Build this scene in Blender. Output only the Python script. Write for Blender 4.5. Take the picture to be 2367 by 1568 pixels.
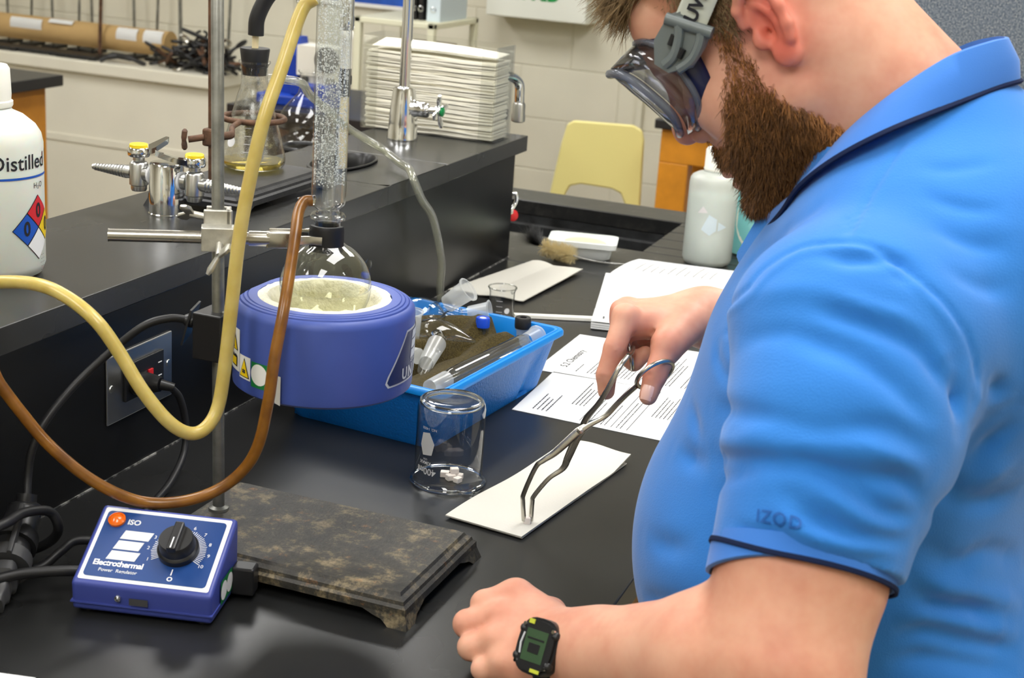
import bpy, bmesh, math, random
import numpy as np
from mathutils import Vector, Matrix, Euler

for _o in list(bpy.data.objects):
    bpy.data.objects.remove(_o)
SC = bpy.context.scene
COL = SC.collection

# ------------------------------------------------------------------ camera
cam_data = bpy.data.cameras.new('camera')
cam_data.lens = 52.84
cam_data.sensor_width = 36.0
cam_data.clip_start = 0.02
cam_data.dof.use_dof = True
cam_data.dof.focus_distance = 1.72
cam_data.dof.aperture_fstop = 11.0
cam = bpy.data.objects.new('camera', cam_data)
COL.objects.link(cam)
yaw, pitch, roll = math.radians(-19.71), math.radians(16.87), math.radians(4.116)
_f = Vector((math.sin(yaw) * math.cos(pitch), math.cos(yaw) * math.cos(pitch), -math.sin(pitch)))
_r = Vector((math.cos(yaw), -math.sin(yaw), 0))
_u = _r.cross(_f)
_r2 = _r * math.cos(roll) + _u * math.sin(roll)
_u2 = -_r * math.sin(roll) + _u * math.cos(roll)
_m = Matrix((_r2, _u2, -_f)).transposed().to_4x4()
_m.translation = Vector((0.953, -1.530, 1.600))
cam.matrix_world = _m
SC.camera = cam

# ------------------------------------------------------------------ world, exposure
world = bpy.data.worlds.new('room_air')
SC.world = world
world.use_nodes = True
world.node_tree.nodes['Background'].inputs[0].default_value = (0.95, 0.97, 1.0, 1)
world.node_tree.nodes['Background'].inputs[1].default_value = 0.2
SC.view_settings.view_transform = 'Standard'
SC.view_settings.look = 'None'
SC.view_settings.gamma = 1.0
SC.view_settings.use_curve_mapping = False
SC.view_settings.exposure = 0.0
LAMP = 13.2       # emission of the ceiling troffers
CEIL = 2.75

# ------------------------------------------------------------------ materials
MATS = {}


def srgb(*c):
    out = []
    for v in c:
        v = v / 255.0
        out.append(v / 12.92 if v <= 0.04045 else ((v + 0.055) / 1.055) ** 2.4)
    return tuple(out)


class NT:
    """small node-tree helper"""

    def __init__(self, name):
        self.m = bpy.data.materials.new(name)
        self.m.use_nodes = True
        self.t = self.m.node_tree
        self.b = self.t.nodes['Principled BSDF']
        self.out = self.t.nodes['Material Output']
        MATS[name] = self.m

    def n(self, kind, **kw):
        nd = self.t.nodes.new(kind)
        for k, v in kw.items():
            if k.startswith('i_'):
                key = k[2:]
                key = int(key) if key.isdigit() else key
                nd.inputs[key].default_value = v
            else:
                setattr(nd, k, v)
        return nd

    def l(self, a, b):
        self.t.links.new(a, b)

    def coord(self, scale=1.0, obj=True):
        tc = self.n('ShaderNodeTexCoord')
        mp = self.n('ShaderNodeMapping')
        mp.inputs['Scale'].default_value = (scale, scale, scale) if not hasattr(scale, '__len__') else scale
        self.l(tc.outputs['Object'], mp.inputs['Vector'])
        return mp.outputs['Vector']

    def noise(self, scale, detail=3.0, rough=0.55, vec=None, dist=0.0):
        nd = self.n('ShaderNodeTexNoise')
        nd.inputs['Scale'].default_value = scale
        nd.inputs['Detail'].default_value = detail
        nd.inputs['Roughness'].default_value = rough
        nd.inputs['Distortion'].default_value = dist
        self.l(vec if vec is not None else self.coord(), nd.inputs['Vector'])
        return nd.outputs['Fac']

    def ramp(self, fac, stops):
        nd = self.n('ShaderNodeValToRGB')
        cr = nd.color_ramp
        while len(cr.elements) < len(stops):
            cr.elements.new(0.5)
        for e, (p, c) in zip(cr.elements, stops):
            e.position = p
            e.color = (*c, 1) if len(c) == 3 else c
        self.l(fac, nd.inputs['Fac'])
        return nd.outputs['Color']

    def bump(self, height, strength=0.3, dist=0.002, normal=None):
        nd = self.n('ShaderNodeBump')
        nd.inputs['Strength'].default_value = strength
        nd.inputs['Distance'].default_value = dist
        self.l(height, nd.inputs['Height'])
        if normal is not None:
            self.l(normal, nd.inputs['Normal'])
        self.l(nd.outputs['Normal'], self.b.inputs['Normal'])
        return nd.outputs['Normal']


def mat(name, col, rough=0.5, metal=0.0, spec=0.5, var=0.0, vscale=30.0, bump=0.0, bscale=80.0, bdist=0.001,
        emit=None, trans=0.0, ior=1.45, sss=0.0, coat=0.0, rvar=0.0, sheen=0.0):
    """plain principled material; var mottles the colour, bump adds fine relief"""
    t = NT(name)
    b = t.b
    b.inputs['Base Color'].default_value = (*col, 1)
    b.inputs['Roughness'].default_value = rough
    b.inputs['Metallic'].default_value = metal
    b.inputs['Specular IOR Level'].default_value = spec
    b.inputs['IOR'].default_value = ior
    if trans:
        b.inputs['Transmission Weight'].default_value = trans
    if coat:
        b.inputs['Coat Weight'].default_value = coat
        b.inputs['Coat Roughness'].default_value = 0.1
    if sheen:
        b.inputs['Sheen Weight'].default_value = sheen
    if sss:
        b.inputs['Subsurface Weight'].default_value = sss
        b.inputs['Subsurface Radius'].default_value = (0.012, 0.005, 0.003)
        b.inputs['Subsurface Scale'].default_value = 1.0
    if var:
        f = t.noise(vscale, 4.0)
        lo = tuple(max(0.0, c * (1 - var)) for c in col)
        hi = tuple(min(1.0, c * (1 + var)) for c in col)
        t.l(t.ramp(f, [(0.3, lo), (0.7, hi)]), b.inputs['Base Color'])
    if rvar:
        f = t.noise(vscale * 0.6, 4.0)
        mr = t.n('ShaderNodeMapRange')
        t.l(f, mr.inputs['Value'])
        mr.inputs['To Min'].default_value = max(0.02, rough - rvar)
        mr.inputs['To Max'].default_value = min(1, rough + rvar)
        t.l(mr.outputs['Result'], b.inputs['Roughness'])
    if bump:
        t.bump(t.noise(bscale, 3.0), bump, bdist)
    if emit:
        b.inputs['Emission Color'].default_value = (*emit[:3], 1)
        b.inputs['Emission Strength'].default_value = emit[3]
    return t.m


def glass_mat(name, tint=(0.985, 0.99, 0.985), edge=(0.40, 0.43, 0.43), gloss_rough=0.02, edge_pos=0.62, haze=0.0):
    """thin-walled glass: light passes straight through a thin wall, the rim of the silhouette darkens, Fresnel gloss on top"""
    t = NT(name)
    t.t.nodes.remove(t.b)
    lw = t.n('ShaderNodeLayerWeight')
    lw.inputs['Blend'].default_value = 0.5
    colr = t.ramp(lw.outputs['Facing'], [(edge_pos, tint), (1.0, edge)])
    tr = t.n('ShaderNodeBsdfTransparent')
    t.l(colr, tr.inputs['Color'])
    gl = t.n('ShaderNodeBsdfGlossy')
    gl.inputs['Roughness'].default_value = gloss_rough
    pw = t.n('ShaderNodeMath', operation='POWER')
    t.l(lw.outputs['Facing'], pw.inputs[0])
    pw.inputs[1].default_value = 3.2
    fr = t.n('ShaderNodeMapRange')
    t.l(pw.outputs[0], fr.inputs['Value'])
    fr.inputs['To Min'].default_value = 0.075
    fr.inputs['To Max'].default_value = 0.85
    mx = t.n('ShaderNodeMixShader')
    t.l(fr.outputs[0], mx.inputs[0])
    t.l(tr.outputs[0], mx.inputs[1])
    t.l(gl.outputs[0], mx.inputs[2])
    last = mx.outputs[0]
    if haze:
        df = t.n('ShaderNodeBsdfDiffuse')
        df.inputs['Color'].default_value = (0.85, 0.87, 0.85, 1)
        tl = t.n('ShaderNodeBsdfTranslucent')
        tl.inputs['Color'].default_value = (0.85, 0.87, 0.85, 1)
        ad = t.n('ShaderNodeMixShader')
        ad.inputs[0].default_value = 0.5
        t.l(df.outputs[0], ad.inputs[1])
        t.l(tl.outputs[0], ad.inputs[2])
        m2 = t.n('ShaderNodeMixShader')
        m2.inputs[0].default_value = haze
        t.l(last, m2.inputs[1])
        t.l(ad.outputs[0], m2.inputs[2])
        last = m2.outputs[0]
    t.l(last, t.out.inputs['Surface'])
    return t.m


# ------------------------------------------------------------------ mesh builder
def frame_from(d):
    d = Vector(d).normalized()
    a = Vector((0, 0, 1)) if abs(d.z) < 0.9 else Vector((1, 0, 0))
    u = d.cross(a).normalized()
    v = d.cross(u).normalized()
    return u, v, d


def catmull(pts, n=8, closed=False):
    P = [np.array(p, float) for p in pts]
    m = len(P)
    if m < 3:
        return [Vector(p) for p in P]
    out = []
    rng = range(m) if closed else range(m - 1)
    for i in rng:
        if closed:
            p0, p1, p2, p3 = P[(i - 1) % m], P[i], P[(i + 1) % m], P[(i + 2) % m]
        else:
            p1, p2 = P[i], P[i + 1]
            p0 = P[i - 1] if i else 2 * p1 - p2
            p3 = P[i + 2] if i + 2 < m else 2 * p2 - p1
        for k in range(n):
            t = k / n
            out.append(0.5 * ((2 * p1) + (-p0 + p2) * t + (2 * p0 - 5 * p1 + 4 * p2 - p3) * t * t + (-p0 + 3 * p1 - 3 * p2 + p3) * t ** 3))
    if not closed:
        out.append(P[-1])
    return [Vector(p) for p in out]


class MB:
    """collects faces and links them as ONE mesh object; coordinates are world coordinates unless .M is set"""

    def __init__(self, M=None):
        self.v, self.f, self.s = [], [], []
        self.M = M or Matrix.Identity(4)

    def add(self, verts, faces, smooth=False):
        o = len(self.v)
        self.v += [self.M @ Vector(p) for p in verts]
        self.f += [tuple(i + o for i in q) for q in faces]
        self.s += [smooth] * len(faces)
        return self

    def box(self, lo, hi, bevel=0.0):
        x0, y0, z0 = lo
        x1, y1, z1 = hi
        if bevel <= 0:
            V = [(x0, y0, z0), (x1, y0, z0), (x1, y1, z0), (x0, y1, z0), (x0, y0, z1), (x1, y0, z1), (x1, y1, z1), (x0, y1, z1)]
            F = [(3, 2, 1, 0), (4, 5, 6, 7), (0, 1, 5, 4), (1, 2, 6, 5), (2, 3, 7, 6), (3, 0, 4, 7)]
            return self.add(V, F)
        bm = bmesh.new()
        bmesh.ops.create_cube(bm, size=1.0)
        for v in bm.verts:
            v.co = Vector(((x0 + x1) / 2 + v.co.x * (x1 - x0), (y0 + y1) / 2 + v.co.y * (y1 - y0), (z0 + z1) / 2 + v.co.z * (z1 - z0)))
        bmesh.ops.bevel(bm, geom=bm.edges[:], offset=bevel, segments=2, affect='EDGES', profile=0.5, clamp_overlap=True)
        self.bm(bm)
        return self

    def bm(self, bm, smooth=False):
        bm.verts.index_update()
        self.add([v.co.copy() for v in bm.verts], [tuple(v.index for v in f.verts) for f in bm.faces], smooth)
        bm.free()
        return self

    def tube(self, path, rad, n=12, closed=False, caps=True, smooth=True, flat=None):
        """sweep a circle (or an ellipse: flat=(a,b,up)) along a path; rad may be a list"""
        P = [Vector(p) for p in path]
        m = len(P)
        R = list(rad) if hasattr(rad, '__len__') else [rad] * m
        T = []
        for i in range(m):
            a = P[(i - 1) % m] if (closed or i) else P[i]
            b = P[(i + 1) % m] if (closed or i < m - 1) else P[i]
            d = (b - a)
            T.append(d.normalized() if d.length > 1e-9 else Vector((0, 0, 1)))
        u, v, _ = frame_from(T[0])
        if flat:
            u = Vector(flat[2])
            u = (u - T[0] * u.dot(T[0])).normalized()
            v = T[0].cross(u)
        V = []
        for i in range(m):
            if i:
                u = (u - T[i] * u.dot(T[i])).normalized()
                v = T[i].cross(u).normalized()
            for k in range(n):
                a = 2 * math.pi * k / n
                ca, sa = math.cos(a), math.sin(a)
                if flat:
                    ex = 0.5
                    ca = math.copysign(abs(ca) ** ex, ca) * flat[0]
                    sa = math.copysign(abs(sa) ** ex, sa) * flat[1]
                V.append(P[i] + (u * ca + v * sa) * R[i])
        F = []
        for i in range(m if closed else m - 1):
            j = (i + 1) % m
            for k in range(n):
                k2 = (k + 1) % n
                F.append((i * n + k, i * n + k2, j * n + k2, j * n + k))
        self.add(V, F, smooth)
        if caps and not closed:
            o = len(self.v) - len(V)
            self.f += [tuple(o + k for k in range(n - 1, -1, -1)), tuple(o + (m - 1) * n + k for k in range(n))]
            self.s += [False, False]
        return self

    def cyl(self, a, b, r, r2=None, n=24, caps=True, smooth=True):
        return self.tube([a, b], [r, r if r2 is None else r2], n=n, caps=caps, smooth=smooth)

    def lathe(self, prof, org=(0, 0, 0), axis=(0, 0, 1), n=32, smooth=True, cap_lo=False, cap_hi=False, arc=None, squash=None):
        """prof: list of (radius, height along the axis)"""
        u, v, d = frame_from(axis)
        if abs(Vector(axis).normalized().z) > 0.999:
            u, v = Vector((1, 0, 0)), Vector((0, 1, 0))
            if d.z < 0:
                v = -v
        O = Vector(org)
        V, F = [], []
        for r, h in prof:
            for k in range(n):
                a = 2 * math.pi * k / n
                sx, sy = (r, r) if squash is None else (r * squash[0], r * squash[1])
                V.append(O + d * h + u * (math.cos(a) * sx) + v * (math.sin(a) * sy))
        for i in range(len(prof) - 1):
            for k in range(n):
                k2 = (k + 1) % n
                F.append((i * n + k, i * n + k2, (i + 1) * n + k2, (i + 1) * n + k))
        self.add(V, F, smooth)
        o = len(self.v) - len(V)
        if cap_lo:
            self.f.append(tuple(o + k for k in range(n - 1, -1, -1)))
            self.s.append(False)
        if cap_hi:
            self.f.append(tuple(o + (len(prof) - 1) * n + k for k in range(n)))
            self.s.append(False)
        return self

    def prism(self, poly, z0, z1, smooth_side=False):
        """polygon in xy extruded in z"""
        n = len(poly)
        V = [(p[0], p[1], z0) for p in poly] + [(p[0], p[1], z1) for p in poly]
        area = sum(poly[i][0] * poly[(i + 1) % n][1] - poly[(i + 1) % n][0] * poly[i][1] for i in range(n))
        idx = list(range(n)) if area > 0 else list(range(n - 1, -1, -1))
        F = [tuple(idx[::-1]), tuple(i + n for i in idx)]
        self.add(V, F, False)
        o = len(self.v) - 2 * n
        for k in range(n):
            a, b = idx[k], idx[(k + 1) % n]
            self.f.append((o + a, o + b, o + b + n, o + a + n))
            self.s.append(smooth_side)
        return self

    def sphere(self, c, r, n=16, m=10, sc=(1, 1, 1)):
        V, F = [], []
        C = Vector(c)
        for i in range(m + 1):
            t = math.pi * i / m
            for k in range(n):
                a = 2 * math.pi * k / n
                V.append(C + Vector((math.sin(t) * math.cos(a) * r * sc[0], math.sin(t) * math.sin(a) * r * sc[1], math.cos(t) * r * sc[2])))
        for i in range(m):
            for k in range(n):
                k2 = (k + 1) % n
                F.append((i * n + k, (i + 1) * n + k, (i + 1) * n + k2, i * n + k2))
        return self.add(V, F, True)

    def torus(self, c, axis, R, r, n=32, m=10, a0=0.0, a1=None):
        u, v, d = frame_from(axis)
        C = Vector(c)
        if a1 is None:
            path = [C + (u * math.cos(2 * math.pi * k / n) + v * math.sin(2 * math.pi * k / n)) * R for k in range(n)]
            return self.tube(path, r, n=m, closed=True)
        path = [C + (u * math.cos(a0 + (a1 - a0) * k / n) + v * math.sin(a0 + (a1 - a0) * k / n)) * R for k in range(n + 1)]
        return self.tube(path, r, n=m)

    def grid(self, fn, nu, nv, smooth=True, flip=False):
        V = [fn(i / nu, j / nv) for j in range(nv + 1) for i in range(nu + 1)]
        F = []
        for j in range(nv):
            for i in range(nu):
                a = j * (nu + 1) + i
                q = (a, a + 1, a + nu + 2, a + nu + 1)
                F.append(q[::-1] if flip else q)
        return self.add(V, F, smooth)

    def slab(self, fn, nu, nv, th, smooth=True):
        """grid surface with thickness th below it"""
        V, n1 = [], (nu + 1)
        for j in range(nv + 1):
            for i in range(nu + 1):
                V.append(Vector(fn(i / nu, j / nv)))
        N = len(V)
        V += [p - Vector((0, 0, th)) for p in V]
        F = []
        for j in range(nv):
            for i in range(nu):
                a = j * n1 + i
                F.append((a, a + 1, a + n1 + 1, a + n1))
                F.append((N + a + n1, N + a + n1 + 1, N + a + 1, N + a))
        for i in range(nu):
            F.append((i + 1, i, N + i, N + i + 1))
            a = nv * n1 + i
            F.append((a, a + 1, N + a + 1, N + a))
        for j in range(nv):
            a = j * n1
            F.append((a, a + n1, N + a + n1, N + a))
            a = j * n1 + nu
            F.append((a + n1, a, N + a, N + a + n1))
        return self.add(V, F, smooth)

    def build(self, name, material, parent=None, autosmooth=False):
        me = bpy.data.meshes.new(name)
        off = root_loc(parent)
        me.from_pydata([tuple(p - off) for p in self.v], [], self.f)
        me.polygons.foreach_set('use_smooth', self.s)
        me.update()
        if any(self.s):
            me.set_sharp_from_angle(angle=math.radians(42))
        if material is not None:
            me.materials.append(MATS[material] if isinstance(material, str) else material)
        return link(name, me, parent)


def root_loc(o):
    while o is not None and o.parent is not None:
        o = o.parent
    return o.location.copy() if o is not None else Vector((0, 0, 0))


def link(name, data, parent=None):
    o = bpy.data.objects.new(name, data)
    COL.objects.link(o)
    if parent is not None:
        o.parent = parent
    return o


def thing(name, loc, label, cat, group=None):
    o = bpy.data.objects.new(name, None)
    o.empty_display_size = 0.05
    COL.objects.link(o)
    o.location = Vector(loc)
    return tag(o, label, cat, group)


def tag(o, label, cat, group=None):
    o['label'] = label
    o['category'] = cat
    if group:
        o['group'] = group
    return o


def structure(o):
    o['kind'] = 'structure'
    return o


def text_mesh(name, body, size, fn, material, parent=None, align='CENTER', xs=1.0, bold=0.0, extrude=0.0, spacing=1.0, shear=0.0):
    """flat lettering: every outline point (u, v) of the text is put on a surface by fn(u, v)"""
    cu = bpy.data.curves.new(name, 'FONT')
    cu.body = body
    cu.size = size
    cu.align_x = align
    cu.align_y = 'CENTER'
    cu.offset = bold
    cu.resolution_u = 3
    cu.space_character = spacing
    cu.shear = shear
    ob = bpy.data.objects.new(name, cu)
    COL.objects.link(ob)
    dg = bpy.context.evaluated_depsgraph_get()
    me = bpy.data.meshes.new_from_object(ob.evaluated_get(dg))
    bpy.data.objects.remove(ob)
    bpy.data.curves.remove(cu)
    off = root_loc(parent)
    for v in me.vertices:
        v.co = Vector(fn(v.co.x * xs, v.co.y)) - off
    me.materials.clear()
    me.materials.append(MATS[material])
    me.name = name
    return link(name, me, parent)


def plane_fn(o, ux, uy, lift=0.0004):
    o, ux, uy = Vector(o), Vector(ux).normalized(), Vector(uy).normalized()
    nn = ux.cross(uy) * lift
    return lambda a, b: o + ux * a + uy * b + nn


def rotz(a):
    return Matrix.Rotation(a, 4, 'Z')


def TR(loc, a=0.0):
    return Matrix.Translation(Vector(loc)) @ rotz(a)


random.seed(7)
SC.cycles.transparent_max_bounces = 32
rng = np.random.default_rng(7)

mat('black_epoxy', (0.014, 0.0142, 0.0142), 0.28, spec=0.5, var=0.15, vscale=6, rvar=0.025, bump=0.04, bscale=900, bdist=0.0005)
mat('black_riser', (0.007, 0.0073, 0.008), 0.30, spec=0.4, var=0.2, vscale=10, rvar=0.08, bump=0.03, bscale=700, bdist=0.0005)
mat('chrome', (0.78, 0.79, 0.80), 0.09, metal=1.0)
mat('satin_steel', (0.55, 0.55, 0.53), 0.30, metal=1.0, rvar=0.08, vscale=60)
mat('brushed_nickel', (0.52, 0.50, 0.45), 0.27, metal=1.0, rvar=0.08)
mat('black_rubber', (0.012, 0.012, 0.013), 0.45)
mat('black_plastic', (0.014, 0.014, 0.015), 0.35)
mat('white_paper', srgb(222, 223, 222), 0.85, spec=0.2)
mat('ink', (0.03, 0.03, 0.035), 0.7, spec=0.1)
mat('ink_grey', (0.06, 0.06, 0.065), 0.8, spec=0.1)
mat('white_print', srgb(235, 236, 238), 0.5)
mat('silver_print', srgb(205, 208, 212), 0.4)
mat('yellow_print', srgb(240, 205, 25), 0.4)
glass_mat('clear_glass')
mat('solid_glass', (0.97, 0.99, 0.98), 0.02, trans=1.0, ior=1.47)
mat('epoxy_shelf_sheen', (0.026, 0.026, 0.025), 0.27, spec=0.5, var=0.2, vscale=6, rvar=0.03, bump=0.04, bscale=900, bdist=0.0005)  # lightened black epoxy: grazing reflection of the wall put into the base colour
glass_mat('clear_glass_dark', edge=(0.26, 0.29, 0.30), edge_pos=0.52)
glass_mat('ground_glass', haze=0.42, gloss_rough=0.25)
glass_mat('acrylic', tint=(0.975, 0.98, 0.97), edge=(0.75, 0.78, 0.76), edge_pos=0.8)
# ------------------------------------------------------------------ the room
mat('wall_paint', srgb(220, 216, 198), 0.55, var=0.03, vscale=5, bump=0.12, bscale=160, bdist=0.002)
mat('mortar_paint', srgb(204, 200, 182), 0.7)
mat('ledge_paint', srgb(226, 222, 206), 0.5, var=0.03, vscale=4)
mat('ceiling_tile', srgb(235, 234, 226), 0.9, bump=0.3, bscale=120)
mat('lamp_diffuser', (1, 1, 1), 0.6, emit=(1.0, 0.99, 0.97, LAMP))
mat('lamp_frame', srgb(238, 238, 234), 0.5)
mat('wood_cabinet', srgb(186, 124, 40), 0.45, var=0.15, vscale=9)
mat('vinyl_base', (0.05, 0.045, 0.04), 0.5)

tf = NT('floor_tile')
_v = tf.coord(1.0)
_br = tf.n('ShaderNodeTexBrick')
tf.l(_v, _br.inputs['Vector'])
_br.offset = 0.0
_br.inputs['Scale'].default_value = 1.0
_br.inputs['Brick Width'].default_value = 0.305
_br.inputs['Row Height'].default_value = 0.305
_br.inputs['Mortar Size'].default_value = 0.0015
_br.inputs['Color1'].default_value = (*srgb(150, 142, 122), 1)
_br.inputs['Color2'].default_value = (*srgb(142, 134, 114), 1)
_br.inputs['Mortar'].default_value = (*srgb(96, 90, 76), 1)
tf.l(_br.outputs['Color'], tf.b.inputs['Base Color'])
tf.b.inputs['Roughness'].default_value = 0.35

WY = 4.0            # back wall
XL, XR, YN = -4.4, 3.2, -3.2
structure(MB().box((XL, YN, -0.1), (XR, WY + 0.2, 0.0)).build('floor', 'floor_tile'))
structure(MB().box((XL, YN, CEIL), (XR, WY + 0.2, CEIL + 0.1)).build('ceiling', 'ceiling_tile'))
structure(MB().box((XL - 0.15, YN, 0), (XL, WY + 0.2, CEIL)).build('wall_left', 'wall_paint'))
structure(MB().box((XR, YN, 0), (XR + 0.15, WY + 0.2, CEIL)).build('wall_right', 'wall_paint'))
structure(MB().box((XL, YN - 0.15, 0), (XR, YN, CEIL)).build('wall_near', 'wall_paint'))
wall_back = structure(MB().box((XL, WY + 0.003, 0), (XR, WY + 0.2, CEIL)).build('wall_back', 'mortar_paint'))
# painted concrete blocks of the back wall, running bond, joints recessed
_bw, _bh = 0.4064, 0.2004
_z0 = 0.928 - 4 * _bh - 0.1264     # courses fall on the joints seen in the photo
_blk = {}


def block(x0, x1, z0, z1):
    key = (round(x1 - x0, 4), round(z1 - z0, 4))
    if key not in _blk:
        b = MB().box((0, -0.0, 0), (key[0], 0.012, key[1]), bevel=0.003)
        o = b.build('block', 'wall_paint', wall_back)
        _blk[key] = o.data
    else:
        o = link('block', _blk[key], wall_back)
    o.location = (x0, WY, z0)


# block size as seen: courses 0.2 m high
row = 0
z = 0.928 - 5 * 0.2
while z < 1.75:
    za, zb = max(z, 0.0) + 0.0012, z + 0.2 - 0.0012
    if zb > 0.02:
        x = -3.9 + (0.2 if row % 2 else 0.0) + 0.03
        while x < 1.4:
            block(x + 0.0012, x + 0.4 - 0.0012, za, zb)
            x += 0.4
    row += 1
    z += 0.2
structure(MB().box((XL, WY - 0.004, 1.73), (XR, WY + 0.02, CEIL)).build('wall_upper', 'wall_paint'))
structure(MB().box((XL, WY - 0.012, 0), (XR, WY, 0.10)).build('baseboard_back', 'vinyl_base'))
# ceiling lamps
LAMPS = [(-1.0, -1.9), (0.7, -1.9), (-1.0, 0.1), (0.7, 0.1), (-1.0, 2.1), (0.7, 2.1), (-2.7, 2.1), (-2.7, 0.1), (2.4, 0.1)]
for lx, ly in LAMPS:
    if True:
        t = thing('ceiling_light', (lx, ly, CEIL), 'white fluorescent ceiling troffer above the benches', 'ceiling light', 'ceiling troffers')
        MB().box((lx - 0.31, ly - 0.62, CEIL - 0.035), (lx + 0.31, ly - 0.59, CEIL)).box((lx - 0.31, ly + 0.59, CEIL - 0.035), (lx + 0.31, ly + 0.62, CEIL)) \
            .box((lx - 0.31, ly - 0.59, CEIL - 0.035), (lx - 0.28, ly + 0.59, CEIL)).box((lx + 0.28, ly - 0.59, CEIL - 0.035), (lx + 0.31, ly + 0.59, CEIL)).build('frame', 'lamp_frame', t)
        MB().box((lx - 0.28, ly - 0.59, CEIL - 0.025), (lx + 0.28, ly + 0.59, CEIL - 0.02)).build('diffuser', 'lamp_diffuser', t)

# boxed-in ledge under the windows on the left part of the back wall
LE = -2.24
lo_ = structure(MB().box((XL, WY - 0.33, 0.0), (LE, WY - 0.001, 0.735)).build('wall_ledge_box', 'ledge_paint'))
MB().box((XL, WY - 0.36, 0.735), (LE + 0.02, WY - 0.001, 0.785), bevel=0.006).build('sill', 'ledge_paint', lo_)
MB().box((XL, WY - 0.336, 0.44), (LE + 0.004, WY - 0.329, 0.47), bevel=0.002).build('joint_strip', 'ledge_paint', lo_)

# ------------------------------------------------------------------ island bench
ZB = 0.92
ZS = 1.150
bench = thing('lab_bench', (0.3, 0.2, 0), 'black topped island lab bench with wooden cabinets', 'bench')
# worktop: near slab and the sink slab beyond it, joined by a fine seam at y = 1.055
MB().box((-0.84, -1.7, ZB - 0.032), (0.609, 1.0545, ZB), bevel=0.002).build('worktop', 'black_epoxy', bench)
sk = MB()
SX0, SX1, SY0, SY1 = -0.44, 0.205, 1.285, 1.60
sk.box((-0.84, 1.0558, ZB - 0.032), (0.609, SY0, ZB), bevel=0.002)
sk.box((-0.84, SY1, ZB - 0.032), (0.609, 1.72, ZB), bevel=0.002)
sk.box((-0.84, SY0, ZB - 0.032), (SX0, SY1, ZB))
# drainboard: strips with grooves between them
_ys = [SY0, 1.345, 1.42, 1.495, 1.565, SY1]
for a, b in zip(_ys[:-1], _ys[1:]):
    sk.box((SX1, a + 0.0025, ZB - 0.032), (0.609, b - 0.0025, ZB), bevel=0.0012)
sk.box((SX1, SY0, ZB - 0.034), (0.609, SY1, ZB - 0.008))
se = NT('stained_epoxy')
_sn = se.noise(26, 8, 0.72)
se.l(se.ramp(_sn, [(0.50, (0.014, 0.0142, 0.0142)), (0.62, (0.030, 0.029, 0.027)), (0.74, (0.16, 0.155, 0.145))]), se.b.inputs['Base Color'])
se.b.inputs['Roughness'].default_value = 0.33
so = sk.build('sink_top', 'stained_epoxy', bench)
mat('sink_resin', (0.016, 0.017, 0.018), 0.6, var=0.9, vscale=22)
bs = MB()
zb_ = ZB - 0.26
bs.box((SX0 - 0.012, SY0 - 0.012, zb_ - 0.012), (SX1 + 0.012, SY1 + 0.012, zb_))
bs.box((SX0 - 0.012, SY0 - 0.012, zb_), (SX0, SY1 + 0.012, ZB - 0.033)).box((SX1, SY0 - 0.012, zb_), (SX1 + 0.012, SY1 + 0.012, ZB - 0.033))
bs.box((SX0, SY0 - 0.012, zb_), (SX1, SY0, ZB - 0.033)).box((SX0, SY1, zb_), (SX1, SY1 + 0.012, ZB - 0.033))
bs.box((SX0, SY1 - 0.012, zb_), (SX1, SY1, ZB - 0.05), bevel=0.004)
bs.build('sink_basin', 'sink_resin', bench)
cab = MB()
cab.box((-0.80, -1.66, 0.1), (0.575, 1.20, ZB - 0.034)).box((-0.76, -1.62, 0), (0.535, 1.70, 0.1))
cab.box((-0.80, 1.20, 0.1), (0.575, 1.69, ZB - 0.30))
cab.build('cabinet', 'wood_cabinet', bench)
for k in range(6):
    y0 = -1.64 + k * 0.47
    dr = MB().box((0.575, y0 + 0.008, 0.13), (0.592, y0 + 0.462, 0.70), bevel=0.003).build('cabinet_door', 'wood_cabinet', bench)
    MB().tube([(0.592, y0 + 0.40, 0.58), (0.617, y0 + 0.40, 0.585), (0.617, y0 + 0.40, 0.665), (0.592, y0 + 0.40, 0.67)], 0.005, n=8).build('handle', 'chrome', dr)
    dw = MB().box((0.575, y0 + 0.008, 0.715), (0.592, y0 + 0.462, ZB - 0.04), bevel=0.003).build('drawer', 'wood_cabinet', bench)
    MB().tube([(0.592, y0 + 0.19, 0.80), (0.617, y0 + 0.195, 0.80), (0.617, y0 + 0.275, 0.80), (0.592, y0 + 0.28, 0.80)], 0.005, n=8).build('handle', 'chrome', dw)

# riser: long black box down the middle of the bench, top slab with overhanging lip and a cup sink
riser = thing('bench_riser', (-0.11, 0.0, ZB), 'long raised black reagent shelf down the middle of the bench', 'shelf')
MB().box((-0.225, -1.65, ZB), (0.0, 1.075, ZS - 0.029)).build('riser_body', 'black_riser', riser)
ck_ = NT('caulk')
_cn = ck_.noise(55, 5, 0.7)
ck_.l(ck_.ramp(_cn, [(0.46, (0.016, 0.016, 0.016)), (0.60, (0.30, 0.29, 0.27))]), ck_.b.inputs['Base Color'])
ck_.b.inputs['Roughness'].default_value = 0.6
MB().prism([(0.0, -1.64), (0.0022, -1.64), (0.0022, 1.074), (0.0, 1.074)], ZB, ZB + 0.0018).build('caulk_line', 'caulk', riser)
lip = MB()
XA, XB = -0.243, 0.012
CX, CY, CA, CB = -0.124, 0.615, 0.040, 0.083
lip.box((XA, -1.68, ZS - 0.029), (XB, 0.50, ZS), bevel=0.0015)
lip.box((XA, 0.73, ZS - 0.029), (XB, 1.105, ZS), bevel=0.0015)
NQ = 48
ring, rect, low = [], [], []
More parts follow.
